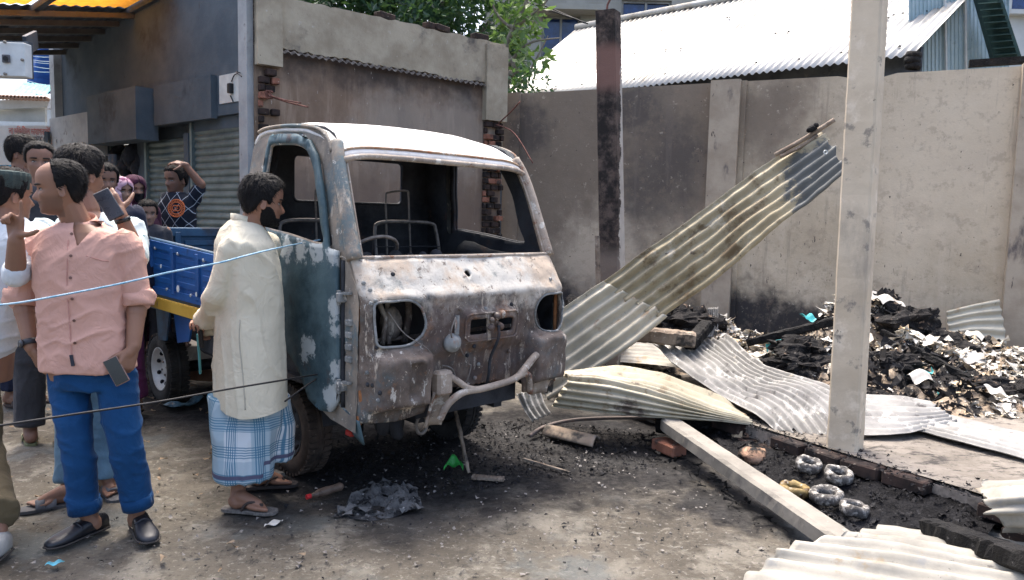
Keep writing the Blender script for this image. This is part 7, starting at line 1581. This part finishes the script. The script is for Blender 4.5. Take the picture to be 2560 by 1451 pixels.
# wristwatch on the hand in the pocket
d = (RW-RE).normalized(); wp = RW-d*.02; s1 = d.cross(V((0, 1, 0))).normalized(); s2 = d.cross(s1)
q = MB(); q.grid(lambda i, j: wp+d*(.026*(j-.5))+(s1*math.cos(6.2832*i)+s2*math.sin(6.2832*i))*.036, 28, 3); wa = q.build('wristwatch', M_black_leather, f.root, smooth=True, solid=.004)
q = MB(); q.lathe([(.001, .008), (.017, .008), (.019, 0)], wp+V((-.02, -.03, 0)), (-.5, -.85, .1), 18); q.build('watch_face', plain('watch_glass', (.03, .03, .035), .15, bump=0, spec=.6), wa, smooth=True)
# phone in his hand
pc = A(291, 928, -.085); r_ = empty('smartphone', pc); tag(r_, 'dark smartphone held low by the man in pink', 'phone')
Mp = Matrix.Rotation(R(-28), 3, 'Y') @ Matrix.Rotation(R(18), 3, 'Z')
MB().box(pc, (.062, .009, .125), Mp, .004).build('case', plain('rose_phone_frame', (.30, .19, .16), .4, bump=0), r_); MB().box(pc+Mp@V((0, -.0062, 0)), (.056, .002, .118), Mp).build('screen', plain('phone_glass', (.008, .008, .01), .08, bump=0, spec=.7), r_)

# ---- man in the cream kurta -------------------------------------------------
yK = 3.68
A = lambda u, v, dy=0.0: at(u, v, yK+dy)
f = Fig('bearded man in cream kurta and checked lungi facing the truck', on(620, 1265), .0048)
fk = V((.80, .60, 0)).normalized(); sk = V((fk.y, -fk.x, 0))          # forward, his right (towards the camera)
hc = A(656, 503, .06); f.head(hc, (.88, .46, -.06), .238, 1.0, 0, .06, neck=A(622, 580, .06), nr=.058)
loft(f.b, [(A(612, 610, .06), .16, .09), (A(618, 700, .08), .165, .115), (A(625, 830, .08), .155, .11), (A(630, 930, .08), .165, .115), (A(635, 1000, .08), .16, .11)], sk)
RS, RE, RW = A(582, 622, -.08), A(545, 738, -.06), A(512, 800, .12); LS, LE, LW = A(668, 615, .22), A(640, 745, .34), A(520, 815, .20)
f.limb([RS, RE, RW], [.055, .045, .030]); f.limb([LS, LE, LW], [.055, .045, .030])
hand(f.b, RW, A(497, 838, .16)-RW, (-.8, -.5, .1), (.5, .55, .6, .65), .5, -1); hand(f.b, LW+V((-.02, 0, .0)), A(500, 800, .10)-LW, (-.2, .6, .8), (.6, .6, .6, .6), .4, 1)
nh, fh = on(570, 1277), on(622, 1222); df_n, df_f = V((.98, -.12, 0)), V((.96, .25, 0))
anN, anF = nh+V((.04, .03, .09)), fh+V((.04, .02, .09))
for an, hp in ((anN, A(612, 985, .05)), (anF, A(652, 985, .15))): f.limb([hp, hp.lerp(an, .5)+V((.02, 0, 0)), an], [.08, .056, .036])
for an, h_, d in ((anN, nh, df_n), (anF, fh, df_f)):
    capsule(f.b, an, .037, h_+d*.05+V((0, 0, .05)), .038); foot(f.b, h_+V((0, 0, .018)), d, .25)
f.done((.27, .14, .09), beard=.6)
hair_shell(f, *f.hm[:2], 'thick', f.hm[2], 5); beard_shell(f, *f.hm[:2], f.hm[2], .020)
M_kurta = m_cloth('cream_cotton', (.66, .61, .475), .88, .05)
q = MB()
loft(q, [(A(614, 556, .06), .085, .07), (A(609, 580, .06), .155, .095), (A(610, 610, .06), .200, .125), (A(614, 680, .07), .212, .145), (A(622, 780, .08), .205, .150), (A(624, 880, .08), .222, .160), (A(624, 960, .08), .232, .168), (A(625, 1015, .08), .236, .172), (A(626, 1030, .08), .234, .170)], sk, 34, 2.3)
capsule(q, RS, .070, RE, .060); capsule(q, RE, .060, RW, .046); capsule(q, LS, .070, LE, .060); capsule(q, LE, .064, LW, .05)
capsule(q, RE.lerp(RW, .75), .05, RE.lerp(RW, .97), .055)
hemA, hemB = A(525, 985), A(640, 1036)
def hemz(x): return hemB.z+.01+.55*np.abs(x-hemB.x)**1.6
kur = f.cloth(q, 'kurta', M_kurta, .0085, 4, .011, 5.0, 21, stretch=(1.5, 1.5, .32), rot=.12, cut=lambda P: (P[:, 2] < hemz(P[:, 0])), snap=lambda c: V((c.x, c.y, hemz(c.x))))
q = MB(); q.grid(lambda i, j: A(612, 553, .06)+(sk*math.cos(6.2832*i)*.074+fk*math.sin(6.2832*i)*.066)+V((0, 0, -.025+.045*j+.018*math.sin(6.2832*i)*-1)), 36, 3); q.build('collar', M_kurta, kur, smooth=True, solid=.004)
pts = [onfront(f.last, u, v, .002)[0] for u, v in ((600, 800), (598, 850), (603, 900), (608, 950), (612, 1000), (613, 1025))]; MB().tube(smooth_poly(pts, 4, False), .0025, 5).build('side_seam', m_cloth('cream_seam', (.44, .42, .35)), kur, smooth=True)
# checked lungi
t = NT('checked_lungi'); x, y, z = t.sep(t.attr('pat')['Vector'])
def stripes(v, per, lo, hi): k = t.math('FRACT', t.math('DIVIDE', v, per)); return t.math('MULTIPLY', t.rng(k, lo, lo+.02), t.rng(k, hi-.02, hi, 1, 0))
def fine(v, per): k = t.math('FRACT', t.math('DIVIDE', v, per)); return t.math('MULTIPLY', t.rng(k, .1, .3), t.rng(k, .6, .8, 1, 0))
bx, by = stripes(x, .155, .0, .42), stripes(z, .135, .0, .48)
c = (.62, .68, .72); c = t.mix(t.math('MULTIPLY', stripes(x, .31, .45, .98), .85), c, (.34, .46, .53)); c = t.mix(t.math('MULTIPLY', stripes(z, .27, .5, .98), .6), c, (.32, .44, .52))
c = t.mix(t.math('MULTIPLY', t.math('MULTIPLY', bx, fine(x, .0125)), .9), c, (.06, .19, .30)); c = t.mix(t.math('MULTIPLY', t.math('MULTIPLY', by, fine(z, .0125)), .8), c, (.06, .19, .30))
c = t.mix(t.math('MULTIPLY', t.rng(t.attr('pat')['Fac'], -1, 1, 1, 1), t.rng(y, .012, .016, 0, 1)), c, c)
c = t.mix(t.math('MULTIPLY', t.rng(y, .010, .014), t.rng(y, .030, .034, 1, 0)), c, (.10, .10, .16))
M_lungi = t.done(c, .85, t.bump(t.noise(20, 4, .6), .3, .008), 0, .2)
q = MB(); zl0 = A(600, 1188).z; zl1 = A(700, 1142, .12).z
loft(q, [(A(622, 985, .08), .19, .13), (A(616, 1060, .04), .17, .135), (A(612, 1120, .02), .148, .12), (V((A(608, 1188, .0).x, yK+.0, zl0)), .138, .112), (V((A(608, 1188, .0).x, yK+.0, zl0-.012)), .134, .108)], (.98, .1, 0), 30, 2.4)
q2c = A(690, 1060, .14); loft(q, [(A(672, 990, .12), .10, .11), (A(693, 1060, .14), .088, .10), (V((A(697, 1143, .14).x, yK+.14, zl1)), .075, .09), (V((A(697, 1143, .14).x, yK+.14, zl1-.012)), .072, .086)], (.98, .1, 0), 26, 2.4)
cx, cy = A(612, 1100).x, yK+.03
def patl(P):
    a = np.arctan2(P[:, 1]-cy, P[:, 0]-cx); low = np.where(P[:, 0] > A(668, 1100).x, zl1, zl0); return np.column_stack([a*.16+.02*P[:, 2], P[:, 2]-low, P[:, 2]+.02*P[:, 0]])
f.cloth(q, 'lungi', M_lungi, .009, 4, .010, 6, 31, stretch=(1.6, 1.6, .25), pat=patl)
sandal(f, nh-df_n*.012, df_n, .27, (plain('striped_sole', (.18, .165, .15), .85, var=.3, scale=60), M_brown_rubber)); sandal(f, fh-df_f*.012, df_f, .27, (plain('dark_sole', (.05, .042, .04), .85), M_brown_rubber))
pc = A(502, 845, .12); q = MB(); q.box(pc, (.02, .045, .10), Matrix.Rotation(.15, 3, 'X') @ Matrix.Rotation(.5, 3, 'Z'), .005); tag(q.build('keypad_phone', plain('black_phone_case', (.02, .02, .022), .4, bump=0)), 'small black phone held behind the back of the kurta man', 'phone')
q = MB(); q.beam(A(494, 835, .3), A(501, 935, .3), .02, .006); tag(q.build('teal_strip', plain('teal_stick_paint', (.10, .34, .38), .6)), 'thin teal strip of wood hanging below the kurta man\'s hands', 'stick')

# ---- man on the phone, seen from behind ------------------------------------
yD = 3.85
A = lambda u, v, dy=0.0: at(u, v, yD+dy)
f = Fig('black-haired man in pale patterned shirt holding phone to ear behind the pink shirt', V((on(235, 1250).x, on(235, 1250).y, 0)), .0055)
f.head(A(203, 436, .02), (.42, .88, -.05), .262, 1.02, 0, 0, neck=A(215, 530, .0), nr=.060)
loft(f.b, [(A(218, 570, .05), .16, .09), (A(220, 680, .05), .165, .11), (A(222, 820, .05), .16, .11), (A(225, 960, .05), .165, .12)], (1, -.2, 0))
RS, RE, RW = A(330, 575, .0), A(352, 668, .02), A(308, 560, -.14); LS, LE, LW = A(110, 575, .08), A(95, 720, .14), A(110, 840, .10)
RE = A(345, 640, -.10); RW = A(300, 535, -.16)
f.limb([RS, RE, RW], [.055, .046, .032]); f.limb([LS, LE, LW], [.055, .046, .03])
hand(f.b, RW, A(262, 480, -.16)-RW, (.3, -.85, .4), (.45, .5, .55, .6), .5, -1, 1.08); hand(f.b, LW, (0, 0, -1), (-1, 0, 0), side=1)
for hp, kn, an in ((A(190, 930, .05), A(180, 1110, .05), A(172, 1222, .0)), (A(262, 930, .05), A(266, 1100, .05), A(272, 1200, .02))): f.limb([hp, kn, an], [.085, .058, .038])
h1, h2 = on(183, 1262), on(262, 1225); d1, d2 = V((-.75, -.5, 0)), V((.55, -.6, 0))
for an, h_, d in ((A(172, 1222), h1, d1), (A(272, 1200), h2, d2)): h0 = h_-V(d)*.03; capsule(f.b, an, .036, h0+V((0, 0, .06)), .036); foot(f.b, h0+V((0, 0, .018)), d, .25); sandal(f, h0, d, .27, (plain('grey_sole', (.10, .10, .105), .8), plain('grey_leather', (.12, .125, .14), .6)), cross=True)
f.done((.22, .118, .078)); hair_shell(f, *f.hm[:2], 'thick', f.hm[2], 9)
t = NT('sprigged_shirt'); nb = t.bump(t.noise(14, 5, .6), .35, .012); m = t.rng(t.voro(24), .10, .17, 1, 0); M_sprig = t.done(t.mix(m, (.55, .64, .66), (.10, .26, .28)), .85, nb, 0, .2)
q = MB(); loft(q, [(A(218, 535, .03), .085, .06), (A(219, 555, .04), .16, .085), (A(220, 585, .05), .20, .11), (A(221, 700, .05), .205, .13), (A(222, 860, .05), .20, .135), (A(224, 900, .05), .20, .135)], (1, -.2, 0), 30, 2.3)
capsule(q, RS, .066, RE, .058); capsule(q, RE+(RS-RE)*.2, .058, RE+(RW-RE)*.08, .058); capsule(q, LS, .066, LE, .06)
f.cloth(q, 'shirt', M_sprig, .009, 4, .009, 7, 41)
M_denim = m_cloth('faded_denim', (.13, .24, .34), .85, .3)
q = MB()
for hp, kn, an in ((A(190, 920, .05), A(180, 1110, .05), A(172, 1205, .0)), (A(262, 920, .05), A(266, 1100, .05), A(268, 1195, .02))): capsule(q, hp, .10, kn, .08); q.tube([kn+V((0, 0, .05)), kn.lerp(an, .5), an], [.08, .074, .072], 16)
loft(q, [(A(224, 890, .05), .17, .12), (A(226, 950, .05), .17, .12)], (1, -.2, 0)); f.cloth(q, 'jeans', M_denim, .010, 4, .008, 7, 43)
pc = A(272, 512, -.22); q = MB(); q.box(pc, (.075, .012, .15), Matrix.Rotation(-.55, 3, 'Y') @ Matrix.Rotation(.4, 3, 'Z'), .004); tag(q.build('smartphone', plain('dark_phone_back', (.03, .032, .038), .3, bump=0, spec=.6)), 'dark phone pressed to the ear of the man behind the pink shirt', 'phone')
d = (RW-RE).normalized(); wp = RW-d*.03; s1 = d.cross(V((0, 1, 0))).normalized(); s2 = d.cross(s1)
q = MB(); q.grid(lambda i, j: wp+d*(.02*(j-.5))+(s1*math.cos(6.2832*i)+s2*math.sin(6.2832*i))*.037, 24, 3); q.build('wristband', M_black_leather, f.root, smooth=True, solid=.004)

# ---- man with the round cap at the left edge ---------------------------------
yC = 3.5
A = lambda u, v, dy=0.0: at(u, v, yC+dy)
f = Fig('man in white shirt and dark ribbed cap pointing upward at left edge', V((on(-35, 1385).x, on(-35, 1385).y, 0)), .0055)
f.head(A(22, 488, .06), (.55, .83, -.05), .235, 1.0, 0, 0, neck=A(18, 560, .04), nr=.058)
loft(f.b, [(A(0, 590, .05), .15, .09), (A(-20, 700, .05), .165, .11), (A(-40, 830, .05), .16, .11), (A(-55, 950, .05), .165, .12)], (1, -.45, 0))
RS, RE, RW = A(95, 590, .0), A(40, 690, -.22), A(40, 600, -.28); LS, LE, LW = A(-95, 590, .1), A(-130, 720, .1), A(-130, 830, .0)
f.limb([RS, RE, RW], [.055, .046, .032]); f.limb([LS, LE, LW], [.055, .046, .03])
hand(f.b, RW, (.0, -.05, 1), (.15, 1, 0), (.05, 1.05, 1.1, 1.15), .15, 1, 1.05, straight=(0,), thumb_out=.95); hand(f.b, LW, (0, 0, -1), (-1, 0, 0))
h1, h2 = on(-10, 1388), on(-150, 1400)
for hp, kn, h_ in ((A(-62, 950, .03), A(-48, 1150, -.02), h1), (A(-130, 950, .03), A(-140, 1150, -.1), h2)):
    an = h_+V((0, .02, .10)); f.limb([hp, kn, an], [.085, .058, .038]); capsule(f.b, an, .036, h_+V((0, 0, .06)), .036)
f.done((.24, .128, .083)); hair_shell(f, *f.hm[:2], 'short', f.hm[2], 12)
Mh, hh, _ = f.hm; q = MB(); c_ = lambda r_, z: None
up = (Mh.to_3x3() @ V((0, 0, 1))).normalized(); cc = Mh @ V((0, .02*hh, .17*hh))
q.lathe([(.090, -.012), (.0925, .0), (.0925, .052), (.088, .066), (.07, .072), (.001, .074)], cc, tuple(up), 40); q.v = [tuple(V(p)+((V(p)-cc)-up*(V(p)-cc).dot(up)).normalized()*.0022*(1 if k % 2 else -1)) for k, p in enumerate(q.v)]
q.build('cap', m_cloth('ribbed_dark_cap', (.045, .065, .062), .9, .3), f.root)
M_white = m_cloth('white_cotton', (.62, .66, .69), .85, .05)
q = MB(); loft(q, [(A(18, 545, .04), .08, .06), (A(14, 562, .05), .15, .08), (A(5, 592, .05), .195, .105), (A(-15, 700, .05), .20, .125), (A(-42, 830, .05), .19, .125), (A(-62, 900, .05), .18, .12)], (1, -.45, 0), 28, 2.3)
capsule(q, RS, .066, RE, .058); capsule(q, RE+(RS-RE)*.3, .058, RE+(RW-RE)*.10, .056); capsule(q, LS, .066, LE, .06); f.cloth(q, 'shirt', M_white, .009, 4, .011, 6.5, 51)
M_olive = m_cloth('olive_brown_cloth', (.12, .095, .055), .9, .15); q = MB()
loft(q, [(A(-85, 880, .05), .15, .11), (A(-95, 960, .05), .15, .11)], (1, -.45, 0))
for hp, kn, h_ in ((A(-62, 940, .03), A(-48, 1150, -.02), h1), (A(-130, 940, .03), A(-140, 1150, -.1), h2)): e_ = V((h_.x, h_.y, .17)); capsule(q, hp, .10, kn, .092); q.tube([kn+V((0, 0, .05)), kn.lerp(e_, .5), e_], [.092, .092, .094], 18)
f.cloth(q, 'trousers', M_olive, .010, 4, .008, 7, 53)
for h_ in (h1, h2): shoe(f, h_+V((.02, .03, 0)), (-.2, .98, 0) if h_ is h2 else (.1, -1, 0), .28, plain('pale_grey_shoe', (.42, .42, .40), .7), h=.09)

# ---- bystanders farther back -------------------------------------------------
def bystander(label, base, y, head, face, top_col, bot_col, skin, style='short', hh=.235, sx=1.0, width=.2, extra=None, hem=.85, long=None, face_nod=0.0, seed=0, arms=True, stub=0.0, slip=None, feet=(.1, -1, 0), child=1.0, vox=.0075, hair=True):
    base = V(base); f = Fig(label, base, vox); zt = head.z+hh*.5; H_ = zt-base.z; k = H_/1.72; c = V((head.x, head.y, 0))
    fc = V((face[0], face[1], 0)).normalized(); s_ = V((-fc.y, fc.x, 0)) # his left
    def P(z, lat=0.0, fw=0.0): return V((base.x+(head.x-base.x)*min(1, z/1.5), base.y+(head.y-base.y)*min(1, z/1.5), base.z+z*k))+s_*lat*k+fc*fw*k
    f.head(head, face, hh, sx, 0, face_nod, neck=P(1.455), nr=.054*k)
    loft(f.b, [(P(1.42), .15*k, .08*k), (P(1.28), .16*k, .11*k), (P(1.08), .145*k, .10*k), (P(.92), .16*k, .115*k)], s_)
    jt = {}
    for sg, nm in ((1, 'L'), (-1, 'R')): jt[nm] = [P(1.40, sg*.185), P(1.13, sg*.225, -.02), P(.88, sg*.22, .06)]
    if extra: extra(jt, P)
    for nm, sg in (('L', 1), ('R', -1)):
        a = jt[nm]; f.limb(a[:3], [.052*k, .043*k, .029*k]); dd = a[3] if len(a) > 3 else V((0, 0, -1))+fc*.2; nn = a[4] if len(a) > 4 else s_*sg
        hand(f.b, a[2], dd, nn, (.3, .35, .4, .45), .4, -sg if len(a) < 6 else a[5], k)
    fx, fy = V(feet).x, V(feet).y
    for sg in (1, -1):
        hp, kn, an = P(.90, sg*.085), P(.48, sg*.09, .02), P(.09, sg*.10); f.limb([hp, kn, an], [.082*k, .055*k, .036*k]); h_ = V((an.x, an.y, base.z))-V(feet).normalized()*.04
        capsule(f.b, an, .036*k, h_+V((0, 0, .055)), .036*k); foot(f.b, h_+V((0, 0, .016)), feet, .25*k); sandal(f, h_-V(feet).normalized()*.01, feet, .27*k, slip or (M_brown_rubber, M_brown_rubber), cross=True)
    f.done(skin, stubble=stub)
    if hair: hair_shell(f, *f.hm[:2], style, f.hm[2], seed+60)
    q = MB(); low = long if long is not None else hem
    loft(q, [(P(1.475), .08*k, .062*k), (P(1.45), .145*k, .085*k), (P(1.40), .19*k, .108*k), (P(1.25), .195*k, .132*k), (P(1.05), .185*k, .132*k), (P(max(low, .9)), .195*k, .135*k), (P(low), (.20+.05*(.9-min(low, .9)))*k, .14*k)], s_, 26, 2.3)
    for nm in 'LR': a = jt[nm]; capsule(q, a[0]-V((0, 0, .01)), .062*k, a[0].lerp(a[1], .75 if extra else 1.0), .060*k); (None if extra else capsule(q, a[1], .06*k, a[1].lerp(a[2], .85), .05*k))
    sh = f.cloth(q, 'top', top_col, .011, 4, .009, 7, 70+seed); f.P = P; f.k = k; f.jt = jt; f.sh = sh; bv = f.last
    q = MB(); loft(q, [(P(1.0), .165*k, .12*k), (P(.86), .17*k, .12*k)], s_)
    for sg in (1, -1): capsule(q, P(.90, sg*.085), .095*k, P(.48, sg*.09, .02), .082*k); q.tube([P(.52, sg*.09, .02), P(.3, sg*.095), P(.11, sg*.10)], [.082*k, .08*k, .08*k], 14)
    f.cloth(q, 'trousers', bot_col, .012, 4, .007, 7, 90+seed); f.last = bv; return f
M_navy = m_cloth('navy_cloth', (.012, .016, .035), .85, .2); M_dkgrey = m_cloth('dark_grey_cloth', (.04, .042, .05), .85, .2)
yE = 5.7; b0 = on(60, 1003); bystander('tall man in long white kurta and navy trousers behind the capped man', V((b0.x, yE, 0)), yE, at(57, 384, yE), (.85, .1, -.02), M_white, M_navy, (.20, .105, .07), 'thick', .245, long=.42, seed=1, feet=(.9, -.35, 0))
yF = 5.0; b0 = on(128, 1105); bystander('man mostly hidden behind the pink shirt wearing green slippers', V((b0.x, b0.y, 0)), yF, at(100, 405, b0.y), (.5, -.8, 0), M_dkgrey, M_dkgrey, (.19, .10, .068), 'short', .225, seed=2, slip=(plain('olive_slipper', (.16, .17, .09), .7), _mats['olive_slipper']), feet=(-.5, .7, 0))
yG = 5.4; bystander('man in purple lungi half hidden behind the phone holder', V((at(300, 900, yG).x, yG, 0)), yG, at(262, 452, yG), (.6, -.7, -.05), M_navy, m_cloth('purple_cloth', (.12, .03, .09), .85), (.21, .112, .075), 'thick', .225, seed=3)
VZ = .25
M_maroon = m_cloth('maroon_abaya', (.055, .016, .035), .85, .2)
def scarf(f, m, M, hh, sx, open_=.62, drape=.30, seed=0, mask=None):
    """headscarf: shell round the head open at the face, falling over the shoulders"""
    nz, nph = 40, 70; zz = np.linspace(-.05, .9995, nz); tt_ = np.linspace(0, 1, nph); Z, Tt = np.meshgrid(zz, tt_, indexing='ij'); oz = open_*(1-sstep(.60, .76, Z))+.02; Ph = oz+(2*math.pi-2*oz)*Tt
    P = head_pts(np.clip(Z.ravel(), 0.02, 1), Ph.ravel(), sx); P[:, 2] = Z.ravel()-.5; top = sstep(.74, .95, Z.ravel())
    r = np.column_stack([P[:, 0], P[:, 1], np.maximum(0, P[:, 2])*1.0]); r /= np.linalg.norm(r, axis=1)[:, None]+1e-6
    low = sstep(.5, -.05, Z.ravel()); P2 = P+r*(.075+.05*low+.015*vnoise(P*9, seed))[:, None]; P2[:, 1] = np.maximum(P2[:, 1], -.42)
    W = (np.array(M.to_3x3()) @ (P2*hh).T).T+np.array(M.translation)
    q = MB(); q.add(W, [(i*nph+k, i*nph+k+1, (i+1)*nph+k+1, (i+1)*nph+k) for i in range(nz-1) for k in range(nph-1)]); q.add([W[(nz-1)*nph+k] for k in range(nph)], [tuple(range(nph))])
    o = q.build('headscarf', m, f.root, smooth=True, solid=.004, recalc=False)
    c = M.translation; rings = []
    x = (M.to_3x3() @ V((1, 0, 0))); y = (M.to_3x3() @ V((0, 1, 0))); q = MB()
    def g(i, j):
        a = 6.2832*i; ra, rb, dz = np.interp(j, [0, .25, .6, 1], [.33, .40, .75, .98]), np.interp(j, [0, .25, .6, 1], [.36, .40, .50, .60]), np.interp(j, [0, .25, .6, 1], [-.36, -.58, -.85, -1.45])
        return c+x*(ra*hh*math.cos(a))+y*(rb*hh*math.sin(a)+.03*hh)+V((0, 0, dz*hh+.03*hh*math.sin(a*5+j*4)))
    q.grid(g, 48, 14); q.build('scarf_drape', m, o, smooth=True, solid=.004)
    return o
yI = 6.55; fI = bystander('woman in maroon headscarf and black face mask behind the truck bed', V((at(340, 900, yI).x, yI, VZ)), yI, at(336, 474, yI), (.75, -.65, -.05), M_maroon, M_maroon, (.27, .15, .10), 'short', .225, long=.30, seed=5, hair=False)
scarf(fI, M_maroon, *fI.hm, .55, seed=3)
Mh, hh, sx = fI.hm; q = MB(); zz = np.linspace(.02, .37, 16); ph = np.linspace(-1.35, 1.35, 30); Z, Ph = np.meshgrid(zz, ph, indexing='ij'); P = head_pts(Z.ravel(), Ph.ravel(), sx); P[:, 1] -= .03; P *= np.array([1.06, 1.04, 1]); W = (np.array(Mh.to_3x3()) @ (P*hh).T).T+np.array(Mh.translation)
q.add(W, [(i*30+k, i*30+k+1, (i+1)*30+k+1, (i+1)*30+k) for i in range(15) for k in range(29)]); q.build('face_mask', m_cloth('black_mask', (.012, .012, .014)), fI.root, smooth=True, solid=.003, recalc=False)
yHh = 6.35; M_pscarf = layered('pink_patterned_scarf', ((.42, .24, .30), (.56, .40, .46), 10), [dict(col=(.16, .05, .11), scale=16, lo=.52, hi=.6)], .85)
fH = bystander('woman in pink patterned headscarf beside the maroon headscarf', V((at(300, 900, yHh).x, yHh, VZ)), yHh, at(303, 478, yHh), (.85, -.5, -.05), M_dkgrey, M_dkgrey, (.27, .155, .105), 'short', .215, long=.4, seed=6, hair=False); scarf(fH, M_pscarf, *fH.hm, .6, seed=5)
yJ = 6.30; bystander('child with short dark hair peering over the truck bed', V((at(370, 900, yJ).x, yJ, VZ)), yJ, at(369, 534, yJ), (.55, -.8, -.05), M_dkgrey, M_dkgrey, (.26, .145, .095), 'thick', .205, .95, seed=7)
# man in the black T-shirt, hand on his head
yT = 6.95
t = NT('black_tee_grid'); x, y, z = t.sep(t.attr('pat')['Vector'])
def dl(v): k = t.math('FRACT', t.math('DIVIDE', v, .105)); return t.math('LESS_THAN', k, .05)
m = t.math('MAXIMUM', dl(t.math('ADD', x, t.math('MULTIPLY', z, .78))), dl(t.math('SUBTRACT', x, t.math('MULTIPLY', z, .78)))); M_tee = t.done(t.mix(m, (.012, .016, .026), (.36, .40, .44)), .85, t.bump(t.noise(16, 4, .6), .3, .01), 0, .2)
def armsT(jt, P):
    jt['L'] = [at(478, 508, yT), at(503, 462, yT-.04), at(462, 412, yT-.10), V((-.75, -.1, .15)), V((.1, -.5, 1)), 1]
    jt['R'] = [at(412, 512, yT-.03), at(403, 575, yT-.02), at(412, 630, yT-.1)]
fT = bystander('smiling man in black T-shirt with orange emblem, hand raised over his head', V((at(447, 900, yT).x, yT, VZ)), yT, at(440, 450, yT), (-.42, -.9, -.08), M_tee, M_navy, (.155, .078, .050), 'short', .245, extra=armsT, seed=8, stub=.15, vox=.0065)
me = fT.sh.data; P = getv(me)+np.array(fT.root.location); setpat(me, P-np.array(at(440, 540, yT)))
em = MB()
def onshirt(u, v): p, n = onfront(fT.last, u, v, .004); return p
M_or = plain('orange_print', (.62, .17, .06), .7, bump=0)
cu, cv = 441, 521; em_o = MB().tube([onshirt(cu+20.5*math.cos(a), cv+21.5*math.sin(a)) for a in np.linspace(0, 6.2832, 44, endpoint=False)], .0055, 6, closed=True).build('chest_emblem', M_or, fT.root, smooth=True)
MB().tube([onshirt(cu+14*math.cos(a), cv+15*math.sin(a)) for a in np.linspace(0, 6.2832, 36, endpoint=False)], .0045, 6, closed=True).build('emblem_ring', M_or, em_o, smooth=True)
for k in range(26):
    a = 6.2832*k/26; MB().tube([onshirt(cu+15.6*math.cos(a), cv+16.6*math.sin(a)), onshirt(cu+19*math.cos(a+.06), cv+20*math.sin(a+.06))], .0042, 5).build('emblem_letter', M_or, em_o)
for sg in (1, -1):
    MB().tube([onshirt(cu+sg*3.2+7*math.cos(a)*1.0, cv+7*math.sin(a)) for a in np.linspace(R(40) if sg < 0 else R(220), R(40+300) if sg < 0 else R(220+300), 24)], .0048, 6).build('emblem_loop', M_or, em_o, smooth=True)
    MB().tube([onshirt(cu+sg*3.2-sg*7, cv+.5), onshirt(cu+sg*1.0, cv+.5)], .0045, 5).build('emblem_bar', M_or, em_o)
